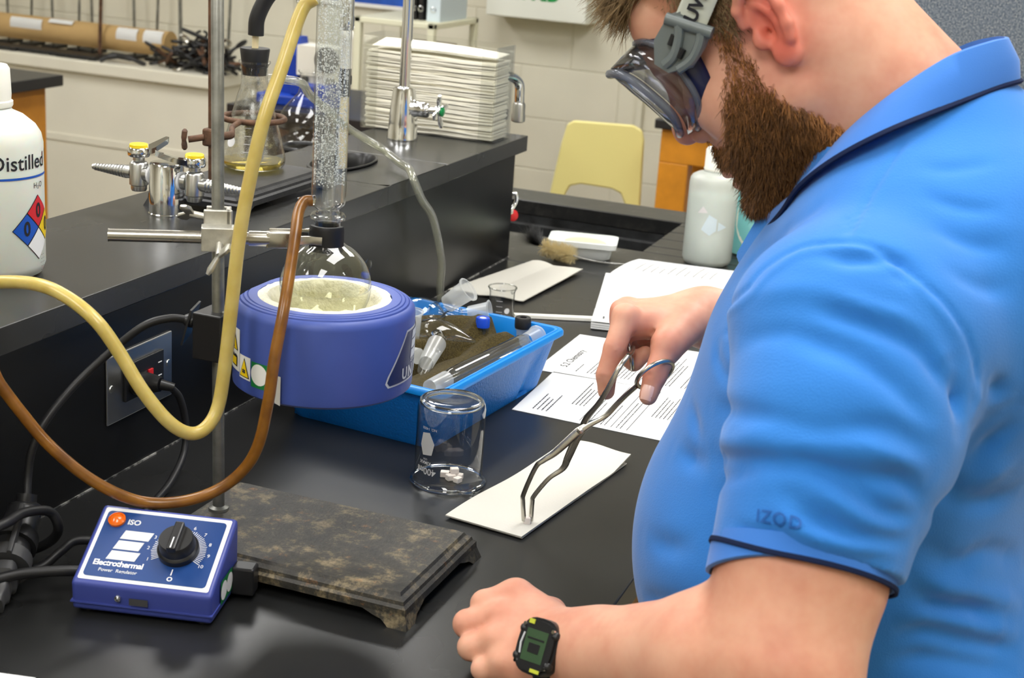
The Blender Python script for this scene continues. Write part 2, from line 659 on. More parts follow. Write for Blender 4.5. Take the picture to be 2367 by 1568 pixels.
for k in range(NQ):
    a = 2 * math.pi * k / NQ
    ca, sa = math.cos(a), math.sin(a)
    ring.append((CX + CA * math.copysign(abs(ca) ** 0.75, ca), CY + CB * math.copysign(abs(sa) ** 0.75, sa), ZS))
    s = min((0.119 if ca < 0 else 0.136) / max(abs(ca), 1e-6), 0.115 / max(abs(sa), 1e-6))
    rect.append((CX + ca * s, CY + sa * s, ZS))
V = rect + ring + [(p[0], p[1], ZS - 0.029) for p in ring]
F = []
for k in range(NQ):
    k2 = (k + 1) % NQ
    F += [(k, k2, NQ + k2, NQ + k), (NQ + k, NQ + k2, 2 * NQ + k2, 2 * NQ + k)]
lip.add(V, F)
lip.box((XB - 0.002, 0.498, ZS - 0.029), (XB, 0.732, ZS)).box((XA, 0.498, ZS - 0.029), (XA + 0.002, 0.732, ZS))
lip.build('shelf_top', 'epoxy_shelf_sheen', riser)
cup = MB()
cup.lathe([(1.10, 0.003), (1.09, 0.005), (1.02, 0.005), (0.98, 0.001), (0.93, -0.012), (0.80, -0.075), (0.55, -0.09), (0.001, -0.092)], (CX, CY, ZS), n=48, squash=(CA, CB))
cup.build('cup_sink', 'black_plastic', riser)
# ------------------------------------------------------------------ reflux set-up on the bench
ci = NT('cast_iron')
_n1 = ci.noise(30, 9, 0.78)
_n2 = ci.noise(70, 5, 0.7)
_c1 = ci.ramp(_n1, [(0.38, (0.014, 0.013, 0.011)), (0.52, (0.036, 0.032, 0.024)), (0.60, (0.16, 0.125, 0.07)), (0.72, (0.32, 0.26, 0.16))])
_c2 = ci.ramp(_n2, [(0.60, (0, 0, 0)), (0.72, (0.30, 0.12, 0.02))])
_mx = ci.n('ShaderNodeMixRGB', blend_type='ADD')
_mx.inputs[0].default_value = 0.55
ci.l(_c1, _mx.inputs[1])
ci.l(_c2, _mx.inputs[2])
ci.l(_mx.outputs[0], ci.b.inputs['Base Color'])
ci.b.inputs['Roughness'].default_value = 0.48
ci.bump(ci.noise(260, 4, 0.6), 0.35, 0.002)
mat('cast_iron_black', (0.016, 0.016, 0.017), 0.42, var=0.5, vscale=60, bump=0.25, bscale=300, bdist=0.001)
mat('rod_steel', (0.25, 0.25, 0.225), 0.42, metal=0.75, var=0.3, vscale=40, bump=0.1, bscale=300)
mat('rust', (0.11, 0.055, 0.03), 0.65, metal=0.2, var=0.6, vscale=60, bump=0.4, bscale=220)
mat('blue_mantle', srgb(66, 86, 162), 0.45, var=0.05, vscale=20, bump=0.06, bscale=400, bdist=0.0006)
mat('glass_wool', srgb(236, 232, 212), 0.95, var=0.10, vscale=45, bump=0.8, bscale=130, bdist=0.004)
mat('navy_print', srgb(24, 40, 92), 0.4)
mat('green_print', srgb(22, 120, 60), 0.5)
mat('sticker_white', srgb(236, 236, 232), 0.4)


def stand_base(root, name, x0, x1, y0, y1, z, h, material):
    b = MB()
    lv = [(0.034, h - 0.0005), (0.013, h), (0.011, h), (0.009, h - 0.003), (0.0045, h - 0.006), (0.0035, h - 0.0095), (0.0005, h - 0.012), (0.0, h - 0.019), (0.006, h - 0.0195)]
    V, F = [], []
    for ins, hz in lv:
        V += [(x0 + ins, y0 + ins, z + hz), (x1 - ins, y0 + ins, z + hz), (x1 - ins, y1 - ins, z + hz), (x0 + ins, y1 - ins, z + hz)]
    F.append((0, 1, 2, 3))
    for i in range(len(lv) - 1):
        for k in range(4):
            k2 = (k + 1) % 4
            F.append((i * 4 + k, (i + 1) * 4 + k, (i + 1) * 4 + k2, i * 4 + k2))
    o = (len(lv) - 1) * 4
    F.append((o + 3, o + 2, o + 1, o))
    b.add(V, F)
    # four splayed feet
    f = 0.030
    for sx, xc in ((1, x0), (-1, x1)):
        for sy, yc in ((1, y0), (-1, y1)):
            def leg(ax):
                th = 0.009
                pr = [(0, -0.003), (0.020, -0.002), (0.026, 0.006), (0.034, h - 0.023), (0.046, h - 0.0185), (0, h - 0.0185)]
                pts = []
                for s, hz in pr:
                    out = -0.0035 * max(0.0, 1 - hz / (h - 0.0185))
                    for t in (out, out + th):
                        if ax == 0:
                            pts.append((xc + sx * (s + min(out, 0)), yc + sy * t, z + max(hz, 0)))
                        else:
                            pts.append((xc + sx * t, yc + sy * (s + min(out, 0)), z + max(hz, 0)))
                n = len(pr)
                FF = [tuple(range(0, 2 * n, 2)), tuple(range(2 * n - 1, 0, -2))]
                for k in range(n):
                    k2 = (k + 1) % n
                    FF.append((2 * k, 2 * k + 1, 2 * k2 + 1, 2 * k2))
                b.add(pts, FF)
            leg(0)
            leg(1)
    return b.build(name, material, root)


def wing_screw(b, c, d, wing_dir, L=0.016, w=0.030, shaft=0.0035):
    """screw along d from c, with a two-lobed wing at its outer end"""
    c, d, wd = Vector(c), Vector(d).normalized(), Vector(wing_dir).normalized()
    b.cyl(c, c + d * L, shaft, n=10)
    e = c + d * L
    path = [e - wd * w / 2 + d * 0.008, e - wd * w * 0.28 + d * 0.004, e, e + wd * w * 0.28 + d * 0.004, e + wd * w / 2 + d * 0.008]
    b.tube(catmull(path, 5), [0.4 if False else r for r in np.interp(np.linspace(0, 1, 21), [0, .15, .5, .85, 1], [0.0035, 0.0062, 0.0045, 0.0062, 0.0035])], n=10, flat=(1.0, 0.35, d))


# front ring stand
RX, RY = 0.186, -0.262
st = thing('ring_stand', (RX, RY, ZB), 'ring stand with worn rusty cast iron base behind the power regulator', 'lab stand')
stand_base(st, 'base', 0.158, 0.446, -0.357, -0.178, ZB, 0.031, 'cast_iron')
MB().lathe([(0.0062, 0.0), (0.0062, 0.02), (0.0062, 0.64), (0.004, 0.643), (0.0005, 0.643)], (RX, RY, ZB + 0.029), axis=(-0.0165, 0.0, 1.0), n=20).lathe([(0.011, 0.0), (0.0105, 0.004), (0.0062, 0.006)], (RX, RY, ZB + 0.029), n=20).build('rod', 'rod_steel', st)


def rod_at(z):
    return Vector((RX - 0.0165 * (z - ZB - 0.029), RY, z))


# clamp holder (boss head) with its two wing screws
CZ = 1.2465
CD = Vector((math.cos(math.radians(31)), math.sin(math.radians(31)), 0.0))
CN = Vector((CD.y, -CD.x, 0))          # towards the camera side
mat('zinc_cast', (0.62, 0.61, 0.56), 0.35, metal=0.9, var=0.15, vscale=90, bump=0.15, bscale=200)
R0 = rod_at(CZ)
ch = thing('clamp_holder', R0 + Vector((0, 0, -0.025)), 'small cast metal clamp holder with wing screws on the front stand rod', 'clamp')
hb = MB(Matrix.Translation(R0) @ Matrix.Rotation(math.radians(31), 4, 'Z'))
hb.box((-0.014, -0.0105, -0.013), (0.014, -0.0065, 0.026), bevel=0.0012)
hb.box((-0.0115, 0.0065, -0.013), (0.013, 0.0105, 0.026), bevel=0.0012)
hb.box((0.0075, -0.0105, -0.012), (0.0125, 0.0105, 0.026), bevel=0.0012)
hb.box((-0.016, -0.025, -0.012), (0.016, -0.010, -0.0085), bevel=0.001)
hb.box((-0.016, -0.025, 0.0085), (0.016, -0.010, 0.012), bevel=0.001)
hb.box((-0.016, -0.0285, -0.012), (0.016, -0.025, 0.012), bevel=0.001)
hb.build('holder_body', 'zinc_cast', ch)
w1 = MB()
wing_screw(w1, R0 + CN * 0.025 + Vector((0.002, 0, -0.004)), CN + Vector((0.10, -0.2, -0.5)), Vector((0.55, 0.1, 0.75)), L=0.020, w=0.038)
w1.build('wing_screw', 'zinc_cast', ch)
w2 = MB()
wing_screw(w2, R0 - CD * 0.010 + Vector((0, 0, 0.016)), -CD + Vector((0, 0, 0.2)), Vector((0.5, -0.6, 0.5)), L=0.018, w=0.034)
w2.build('wing_screw', 'zinc_cast', ch)

# three-pronged clamp on its rod, jaws round the flask neck
AX, AY = 0.275, -0.209
fc = thing('flask_clamp', R0 + CN * 0.0175, 'nickel flask clamp with black rubber jaws around the flask neck', 'clamp')
cb = R0 + CN * 0.0175
MB().cyl(cb - CD * 0.104, cb + CD * 0.052, 0.0062, n=20).cyl(cb - CD * 0.1045, cb - CD * 0.1035, 0.0066, n=20).build('rod', 'brushed_nickel', fc)
hd = MB(Matrix.Translation(cb) @ Matrix.Rotation(math.radians(31), 4, 'Z'))
hd.cyl((0.030, 0, 0), (0.050, 0, 0), 0.0078, n=16)
hd.box((0.047, -0.007, -0.008), (0.076, 0.007, 0.0075), bevel=0.0015)
hd.box((0.050, 0.009, 0.0055), (0.092, 0.012, 0.0085), bevel=0.0008)
hd.cyl((0.074, -0.012, 0.0), (0.074, 0.012, 0.0), 0.0028, n=10)
hd.build('head', 'brushed_nickel', fc)
ns = MB()
wing_screw(ns, cb + CD * 0.073 + CN * 0.006 + Vector((0, 0, -0.002)), CN + Vector((0, 0, -0.2)), Vector((0.3, 0.1, 1)), L=0.008, w=0.018, shaft=0.0022)
ns.build('wing_screw', 'brushed_nickel', fc)
ax = Vector((AX, AY, CZ))
for s in (-1, 1):
    p0 = cb + CD * 0.070 + CN * (s * 0.006)
    p1 = ax - CD * 0.020 + CN * (s * 0.0165)
    p2 = ax - CD * 0.006 + CN * (s * 0.0185)
    MB().tube(catmull([p0, p1, p2], 6), 0.0045, n=10, flat=(1.0, 0.4, (0, 0, 1))).build('prong', 'brushed_nickel', fc)
for a0, a1 in ((-2.9, -0.55), (0.75, 2.2)):
    base_a = math.radians(31)
    path = [ax + Vector((math.cos(base_a + a0 + (a1 - a0) * k / 14) * 0.0162, math.sin(base_a + a0 + (a1 - a0) * k / 14) * 0.0162, 0)) for k in range(15)]
    MB().tube(path, 1.0, n=16, flat=(0.0135, 0.0030, (0, 0, 1))).build('jaw_sleeve', 'black_rubber', fc)

# heating mantle
MR, MZ0, MZ1 = 0.0925, 1.093, 1.184
hm = thing('heating_mantle', (AX, AY, MZ0), 'round blue heating mantle held up on the stand, white lining', 'heating mantle')


def mantle_pt(a, r):
    x, y = r * math.cos(a), r * math.sin(a)
    return (AX + max(x, -0.074 if r > 0.074 else x), AY + y)


mb = MB()
NM = 96
prof = [(0.001, MZ0), (0.080, MZ0), (0.088, MZ0 + 0.001), (0.0918, MZ0 + 0.004), (MR, MZ0 + 0.009), (MR, MZ1 - 0.010), (0.0915, MZ1 - 0.006), (0.0885, MZ1 - 0.002), (0.0865, MZ1 - 0.0012),
        (0.0858, MZ1 - 0.002), (0.085, MZ1), (0.0825, MZ1 + 0.0006), (0.0818, MZ1 - 0.0002), (0.081, MZ1 + 0.0012), (0.0785, MZ1 + 0.0014), (0.0778, MZ1 + 0.0006), (0.077, MZ1 + 0.0018), (0.073, MZ1 + 0.002), (0.068, MZ1 + 0.0018), (0.067, MZ1 - 0.004)]
V, F = [], []
for r, hz in prof:
    for k in range(NM):
        p = mantle_pt(2 * math.pi * k / NM, r)
        V.append((p[0], p[1], hz))
for i in range(len(prof) - 1):
    for k in range(NM):
        k2 = (k + 1) % NM
        F.append((i * NM + k, i * NM + k2, (i + 1) * NM + k2, (i + 1) * NM + k))
mb.add(V, F, True)
mbo = mb.build('casing', 'blue_mantle', hm)
MATSHARP = mbo.data
wl = MB()
rr = random.Random(3)
wp = [(0.0685, 0.001), (0.066, 0.0022), (0.062, 0.0028), (0.058, 0.0015), (0.0545, -0.004), (0.0515, -0.012), (0.0505, -0.02), (0.045, -0.034), (0.03, -0.046), (0.001, -0.05)]
V, F = [], []
for i, (r, hz) in enumerate(wp):
    for k in range(64):
        a = 2 * math.pi * k / 64
        rj = r + (rr.uniform(-0.0007, 0.0007) if i < 6 else 0) + (0.0012 * math.sin(a * 7 + 1) * (i == 0))
        V.append((AX + rj * math.cos(a), AY + rj * math.sin(a), MZ1 + hz + (rr.uniform(-0.0005, 0.0005) if 0 < i < 6 else 0)))
for i in range(len(wp) - 1):
    for k in range(64):
        k2 = (k + 1) % 64
        F.append((i * 64 + k, i * 64 + k2, (i + 1) * 64 + k2, (i + 1) * 64 + k))
wl.add(V, F, True)
wl.build('glass_fibre_lining', 'glass_wool', hm)


def on_mantle(a0, zc, lift=0.0005):
    def fn(u, v):
        a = a0 + u / MR
        x, y = (MR + lift) * math.cos(a), (MR + lift) * math.sin(a)
        return Vector((AX + x, AY + y, zc + v))
    return fn


def patch(name, poly, fn, material, parent, step=0.004):
    """thin curved sticker: polygon (u, v) triangulated finely and laid on the surface by fn"""
    bm = bmesh.new()
    vs = [bm.verts.new((p[0], p[1], 0)) for p in poly]
    bm.faces.new(vs)
    xs_ = [p[0] for p in poly]
    x = math.floor(min(xs_) / step) * step
    while x < max(xs_):
        bmesh.ops.bisect_plane(bm, geom=bm.verts[:] + bm.edges[:] + bm.faces[:], plane_co=(x, 0, 0), plane_no=(1, 0, 0))
        x += step
    b = MB()
    bm.verts.index_update()
    b.add([fn(v.co.x, v.co.y) for v in bm.verts], [tuple(v.index for v in f.verts) for f in bm.faces], True)
    bm.free()
    return b.build(name, material, parent)


# maker's badge on the right flank
A0 = math.radians(28)
bw, bt, bhh = 0.079, 0.045, 0.027
zc_ = 1.137
badge = patch('badge', [(-bw + 0.004, -bhh), (bw - 0.004, -bhh), (bw, -bhh + 0.005), (bw - 0.003, -bhh + 0.012), (bt, bhh), (-bt, bhh), (-bw + 0.003, -bhh + 0.012), (-bw, -bhh + 0.005)], on_mantle(A0, zc_, 0.0004), 'silver_print', hm)
patch('badge_field', [(-bw + 0.006, -bhh + 0.002), (bw - 0.006, -bhh + 0.002), (bw - 0.0025, -bhh + 0.006), (bw - 0.006, -bhh + 0.013), (bt - 0.001, bhh - 0.002), (-bt + 0.001, bhh - 0.002), (-bw + 0.006, -bhh + 0.013), (-bw + 0.0025, -bhh + 0.006)], on_mantle(A0, zc_, 0.0007), 'navy_print', badge)
for k in range(3):
    sh = -0.016 + 0.010 * k
    patch('badge_bar', [(-0.034 + 0.0015 * k, sh + 0.006), (0.02, sh + 0.006), (0.022, sh + 0.0145), (-0.0325 + 0.0015 * k, sh + 0.0145)], on_mantle(A0, zc_ + 0.005, 0.0010), 'silver_print', badge)
text_mesh('lettering', 'UNIMANTLE', 0.0165, on_mantle(A0, zc_ - 0.018, 0.0010), 'silver_print', badge, bold=0.0004, spacing=1.22)
text_mesh('lettering', 'Electrothermal', 0.0085, on_mantle(A0 - 0.08, zc_ - 0.0065, 0.0010), 'silver_print', badge)
# warning stickers on the left flank
st1 = patch('warning_sticker', [(-0.0125, -0.022), (0.0125, -0.022), (0.0125, 0.022), (-0.0125, 0.022)], on_mantle(math.radians(-133), 1.137, 0.0005), 'sticker_white', hm)
patch('warning_triangle', [(-0.009, -0.001), (0.009, -0.001), (0.0, 0.019)], on_mantle(math.radians(-133), 1.137, 0.0008), 'ink', st1)
patch('warning_triangle', [(-0.0075, 0.0), (0.0075, 0.0), (0.0, 0.0165)], on_mantle(math.radians(-133), 1.137, 0.0011), 'yellow_print', st1)
text_mesh('lettering', '!', 0.014, on_mantle(math.radians(-133), 1.143, 0.0014), 'ink', st1, bold=0.0004)
patch('caution_mark', [(-0.008, -0.018), (0.008, -0.018), (0.008, -0.007), (0.003, -0.005), (0.0, -0.007), (-0.004, -0.005), (-0.008, -0.008)], on_mantle(math.radians(-133), 1.137, 0.0008), 'ink', st1)
patch('caution_mark', [(-0.0065, -0.0165), (0.0065, -0.0165), (0.0065, -0.0085), (-0.0065, -0.0085)], on_mantle(math.radians(-133), 1.137, 0.0011), 'yellow_print', st1)
st2 = patch('warning_sticker', [(-0.010, -0.012), (0.010, -0.012), (0.010, 0.012), (-0.010, 0.012)], on_mantle(math.radians(-118.6), 1.123, 0.0005), 'sticker_white', hm)
patch('warning_triangle', [(-0.009, -0.010), (0.009, -0.010), (0.0, 0.0105)], on_mantle(math.radians(-118.6), 1.123, 0.0008), 'ink', st2)
patch('warning_triangle', [(-0.0075, -0.009), (0.0075, -0.009), (0.0, 0.0082)], on_mantle(math.radians(-118.6), 1.123, 0.0011), 'yellow_print', st2)
text_mesh('lettering', '≈', 0.009, on_mantle(math.radians(-118.6), 1.1195, 0.0014), 'ink', st2, bold=0.0003)
st3 = patch('test_sticker', [(-0.012, -0.013), (0.016, -0.013), (0.016, 0.013), (-0.012, 0.013)], on_mantle(math.radians(-104), 1.120, 0.0005), 'green_print', hm)
patch('test_disc', [(0.011 * math.cos(2 * math.pi * k / 20) - 0.001, 0.011 * math.sin(2 * math.pi * k / 20)) for k in range(20)], on_mantle(math.radians(-104), 1.121, 0.0008), 'sticker_white', st3)
patch('paper_flap', [(0.0, -0.020), (0.006, -0.022), (0.006, 0.008), (-0.003, 0.009)], on_mantle(math.radians(-92), 1.117, 0.0012), 'sticker_white', hm)
# mounting block on the rod and its bracket
bkp = rod_at(1.141)
MB().box((bkp.x - 0.020, bkp.y - 0.017, 1.117), (bkp.x + 0.013, bkp.y + 0.024, 1.166), bevel=0.0015).build('mounting_block', 'black_plastic', hm)
MB().box((bkp.x + 0.006, bkp.y - 0.004, 1.160), (AX - 0.068, bkp.y + 0.075, 1.168), bevel=0.001).build('bracket', 'satin_steel', hm)
th = MB()
th.cyl((bkp.x - 0.020, bkp.y + 0.006, 1.148), (bkp.x - 0.034, bkp.y + 0.004, 1.149), 0.004, n=10)
th.add([(bkp.x - 0.034, bkp.y + 0.022, 1.166), (bkp.x - 0.030, bkp.y - 0.002, 1.162), (bkp.x - 0.036, bkp.y - 0.010, 1.126), (bkp.x - 0.041, bkp.y + 0.016, 1.133),
        (bkp.x - 0.037, bkp.y + 0.023, 1.166), (bkp.x - 0.033, bkp.y - 0.001, 1.162), (bkp.x - 0.039, bkp.y - 0.009, 1.126), (bkp.x - 0.044, bkp.y + 0.017, 1.133)],
       [(0, 1, 2, 3), (7, 6, 5, 4), (0, 4, 5, 1), (1, 5, 6, 2), (2, 6, 7, 3), (3, 7, 4, 0)])
th.build('thumb_screw', 'black_plastic', hm)

# round-bottomed flask
FZ, FR = 1.1965, 0.0465
rb = thing('round_bottom_flask', (AX, AY, FZ - FR), 'clear round-bottomed glass flask sitting in the heating mantle', 'flask')
prof = []
for k in range(26):
    a = -math.pi / 2 + k * (math.pi / 2 + 1.12) / 25
    prof.append((max(0.0005, FR * math.cos(a)), FZ + FR * math.sin(a)))
prof += [(0.0165, FZ + 0.0455), (0.0140, FZ + 0.050), (0.0132, FZ + 0.055), (0.0130, 1.262), (0.0142, 1.264), (0.0175, 1.2655), (0.0180, 1.2685), (0.0165, 1.271), (0.0125, 1.271)]
MB().lathe(prof, (AX, AY, 0), n=48).build('flask_body', 'clear_glass', rb)
lq = NT('pale_liquid')
lq.t.nodes.remove(lq.b)
_t = lq.n('ShaderNodeBsdfTransparent')
_t.inputs[0].default_value = (0.93, 0.93, 0.85, 1)
_g = lq.n('ShaderNodeBsdfGlossy')
_g.inputs['Roughness'].default_value = 0.03
_fr = lq.n('ShaderNodeLayerWeight')
_fr.inputs[0].default_value = 0.08
_mx = lq.n('ShaderNodeMixShader')
_pw = lq.n('ShaderNodeMath', operation='POWER')
lq.l(_fr.outputs['Facing'], _pw.inputs[0])
_pw.inputs[1].default_value = 3.0
lq.l(_pw.outputs[0], _mx.inputs[0])
lq.l(_t.outputs[0], _mx.inputs[1])
lq.l(_g.outputs[0], _mx.inputs[2])
lq.l(_mx.outputs[0], lq.out.inputs['Surface'])
lz = FZ - 0.006
prof = []
for k in range(14):
    a = -math.pi / 2 + k * (math.asin((lz - FZ) / (FR - 0.002)) + math.pi / 2) / 13
    prof.append((max(0.0005, (FR - 0.002) * math.cos(a)), FZ + (FR - 0.002) * math.sin(a)))
prof += [(0.0005, lz)]
MB().lathe(prof, (AX, AY, 0), n=40).build('liquid', 'pale_liquid', rb)

# water-jacketed condenser
cd = thing('reflux_condenser', (AX, AY, 1.262), 'tall glass reflux condenser with bubbly water jacket above the flask', 'condenser')
JR = 0.0173
prof = [(0.0105, 1.262), (0.0112, 1.2705), (0.0118, 1.2715), (0.0112, 1.274), (0.0120, 1.276), (0.0150, 1.2785), (0.0168, 1.281), (JR, 1.285), (JR, 1.490), (0.0165, 1.497), (0.013, 1.502), (0.0115, 1.504), (0.0115, 1.515), (0.0135, 1.517), (0.0135, 1.555)]
MB().lathe(prof, (AX, AY, 0), n=40).build('jacket', 'clear_glass', cd)
gb = NT('bubbly_glass')
gb.t.nodes.remove(gb.b)
_v = gb.coord((800, 800, 26))
_n = gb.noise(1.0, 4, 0.7, _v)
_v2 = gb.coord((560, 560, 560))
_nb = gb.noise(1.0, 3, 0.6, _v2)
_ad = gb.n('ShaderNodeMath', operation='ADD')
gb.l(_n, _ad.inputs[0])
_hf = gb.n('ShaderNodeMath', operation='MULTIPLY')
gb.l(_nb, _hf.inputs[0])
_hf.inputs[1].default_value = 0.55
gb.l(_hf.outputs[0], _ad.inputs[1])
_cr = gb.ramp(_ad.outputs[0], [(0.0, (0, 0, 0)), (1.0, (1, 1, 1))])
_rm = gb.n('ShaderNodeMapRange')
_rm.inputs['From Min'].default_value = 0.76
_rm.inputs['From Max'].default_value = 0.98
_rm.inputs['To Min'].default_value = 0.03
_rm.inputs['To Max'].default_value = 0.5
gb.l(_ad.outputs[0], _rm.inputs['Value'])
_tr = gb.n('ShaderNodeBsdfTransparent')
_tr.inputs[0].default_value = (0.97, 0.98, 0.97, 1)
_gl0 = gb.n('ShaderNodeBsdfGlossy')
_gl0.inputs['Roughness'].default_value = 0.12
_df = gb.n('ShaderNodeBsdfDiffuse')
_df.inputs[0].default_value = (0.9, 0.91, 0.9, 1)
_gl = gb.n('ShaderNodeMixShader')
_gl.inputs[0].default_value = 0.5
_bp = gb.n('ShaderNodeBump')
_bp.inputs['Strength'].default_value = 1.0
_bp.inputs['Distance'].default_value = 0.003
gb.l(_ad.outputs[0], _bp.inputs['Height'])
gb.l(_bp.outputs[0], _gl0.inputs['Normal'])
gb.l(_gl0.outputs[0], _gl.inputs[1])
gb.l(_df.outputs[0], _gl.inputs[2])
_mx = gb.n('ShaderNodeMixShader')
gb.l(_rm.outputs['Result'], _mx.inputs[0])
gb.l(_tr.outputs[0], _mx.inputs[1])
gb.l(_gl.outputs[0], _mx.inputs[2])
gb.l(_mx.outputs[0], gb.out.inputs['Surface'])
MB().lathe([(0.0158, 1.300), (0.0158, 1.490)], (AX, AY, 0), n=40).build('water_film', 'bubbly_glass', cd)
MB().lathe([(0.0065, 1.263), (0.0065, 1.300), (0.0072, 1.310), (0.0072, 1.48), (0.0065, 1.50), (0.0065, 1.55)], (AX, AY, 0), n=24).build('inner_tube', 'bubbly_glass', cd)
LC = Vector((-0.80, -0.60, 0))
LC.normalize()
p = Vector((AX, AY, 1.2835)) + LC * 0.014
MB().tube([p, p + LC * 0.008 + Vector((0, 0, 0.001)), p + LC * 0.016 - Vector((0, 0, 0.001))], [0.0058, 0.0042, 0.0042], n=14).build('water_nipple', 'solid_glass', cd)
p2 = Vector((AX, AY, 1.480)) + LC * 0.015
MB().tube([p2, p2 + LC * 0.010, p2 + LC * 0.022], [0.0058, 0.0046, 0.0046], n=14).build('water_nipple', 'clear_glass', cd)
# droplets clinging inside the jacket
dr = MB()
rr = random.Random(11)
for k in range(2600):
    a, zz = rr.uniform(0, 6.283), rr.uniform(1.30, 1.49)
    q = rr.choice((0.0150, 0.0150, 0.0085))
    s = rr.uniform(0.0003, 0.0009)
    c = (AX + q * math.cos(a), AY + q * math.sin(a), zz)
    dr.sphere(c, s, n=6, m=4)
do = dr.build('water_droplets', 'white_glint' if 'white_glint' in MATS else mat('white_glint', (0.9, 0.92, 0.92), 0.08, spec=1.0), cd)
do['kind'] = 'stuff'

# hoses
def hose_mat(name, col, edge):
    t = NT(name)
    b = t.b
    b.inputs['Base Color'].default_value = (*col, 1)
    b.inputs['Roughness'].default_value = 0.28
    b.inputs['Subsurface Weight'].default_value = 0.5
    b.inputs['Subsurface Radius'].default_value = (0.010, 0.007, 0.002)
    b.inputs['Subsurface Scale'].default_value = 1.0
    f = t.noise(35, 3)
    t.l(t.ramp(f, [(0.3, edge), (0.65, col)]), b.inputs['Base Color'])
    return t.m


hose_mat('yellow_latex', srgb(204, 186, 112), srgb(188, 166, 84))
hose_mat('amber_latex', srgb(142, 94, 30), srgb(102, 62, 16))
yellow = [(0.259, -0.221, 1.481), (0.249, -0.228, 1.468), (0.244, -0.255, 1.415), (0.24, -0.28, 1.368), (0.234, -0.295, 1.307), (0.23, -0.305, 1.253), (0.228, -0.312, 1.195), (0.225, -0.318, 1.134), (0.222, -0.325, 1.091), (0.218, -0.34, 1.073), (0.209, -0.355, 1.07), (0.195, -0.37, 1.084), (0.173, -0.38, 1.114), (0.15, -0.385, 1.15), (0.129, -0.39, 1.178), (0.094, -0.385, 1.194), (0.056, -0.38, 1.2), (0.002, -0.37, 1.192), (-0.07, -0.36, 1.172), (-0.13, -0.42, 1.157), (-0.15, -0.55, 1.157)]
tag(MB().tube(catmull(yellow, 8), 0.0066, n=18).build('water_hose', 'yellow_latex'), 'pale yellow rubber hose looping from the top of the condenser', 'hose')
amber = [(0.262, -0.2185, 1.2835), (0.256, -0.2235, 1.2825), (0.2565, -0.236, 1.274), (0.264, -0.255, 1.257), (0.273, -0.28, 1.229), (0.283, -0.31, 1.194), (0.283, -0.325, 1.151), (0.28, -0.33, 1.108), (0.273, -0.335, 1.064), (0.259, -0.34, 1.036), (0.236, -0.35, 1.014), (0.207, -0.365, 1.002), (0.177, -0.38, 1.0), (0.153, -0.395, 1.01), (0.125, -0.41, 1.03), (0.093, -0.42, 1.058), (0.072, -0.43, 1.088), (0.056, -0.44, 1.117), (0.036, -0.45, 1.154), (-0.02, -0.49, 1.17), (-0.1, -0.56, 1.157)]
tag(MB().tube(catmull(amber, 8), 0.0057, n=18).build('water_hose', 'amber_latex'), 'amber brown rubber hose running in front of the heating mantle', 'hose')

# ------------------------------------------------------------------ power regulator
rg_a = math.radians(14.3)
RGM = TR((0.1585, -0.474, ZB), rg_a)     # local: x along the front edge, y to the back
rgW, rgD = 0.134, 0.083
rg = thing('power_regulator', (0.22, -0.43, ZB), 'blue sloping power regulator box with black dial at the front', 'regulator')
mat('blue_case', srgb(62, 74, 150), 0.38, bump=0.05, bscale=500)
mat('panel_blue', srgb(22, 62, 124), 0.35)
mat('orange_lamp', srgb(236, 110, 20), 0.2, coat=0.5)
zf, zk, lift = 0.033, 0.076, 0.0
bm = bmesh.new()
cs = [(0, 0, 0.004), (rgW, 0, 0.004), (rgW, rgD, 0.004), (0, rgD, 0.004), (0.0, -0.002, zf), (rgW, -0.002, zf), (rgW, rgD, zk), (0, rgD, zk)]
vs = [bm.verts.new(c) for c in cs]
for q in ((3, 2, 1, 0), (4, 5, 6, 7), (0, 1, 5, 4), (1, 2, 6, 5), (2, 3, 7, 6), (3, 0, 4, 7)):
    bm.faces.new([vs[i] for i in q])
bmesh.ops.bevel(bm, geom=bm.edges[:], offset=0.004, segments=3, affect='EDGES', profile=0.6)
MB(RGM).bm(bm, True).build('case', 'blue_case', rg)
MB(RGM).box((-0.001, -0.002, 0.012), (rgW + 0.001, rgD + 0.001, 0.0135)).build('case_seam', 'blue_case', rg)
for fx in (0.012, rgW - 0.012):
    for fy in (0.012, rgD - 0.012):
        MB(RGM).cyl((fx, fy, 0), (fx, fy, 0.006), 0.006, n=12).build('foot', 'black_rubber', rg)
pu = RGM.to_3x3() @ Vector((1, 0, 0))
pv = (RGM.to_3x3() @ Vector((0, rgD + 0.002, zk - zf))).normalized()
slope = math.hypot(rgD + 0.002, zk - zf)
po = RGM @ Vector((0, -0.002, zf))
pn = pu.cross(pv)


def panel(u, v, lift=0.0):
    return po + pu * u + pv * v + pn * lift


def panel_fn(u0, v0, lift):
    return lambda a, b: panel(u0 + a, v0 + b, lift)


def rrect(x0, y0, x1, y1, r, n=5):
    out = []
    for cx, cy, a in ((x1 - r, y1 - r, 0), (x0 + r, y1 - r, 90), (x0 + r, y0 + r, 180), (x1 - r, y0 + r, 270)):
        for k in range(n + 1):
            t = math.radians(a + 90 * k / n)
            out.append((cx + r * math.cos(t), cy + r * math.sin(t)))
    return out


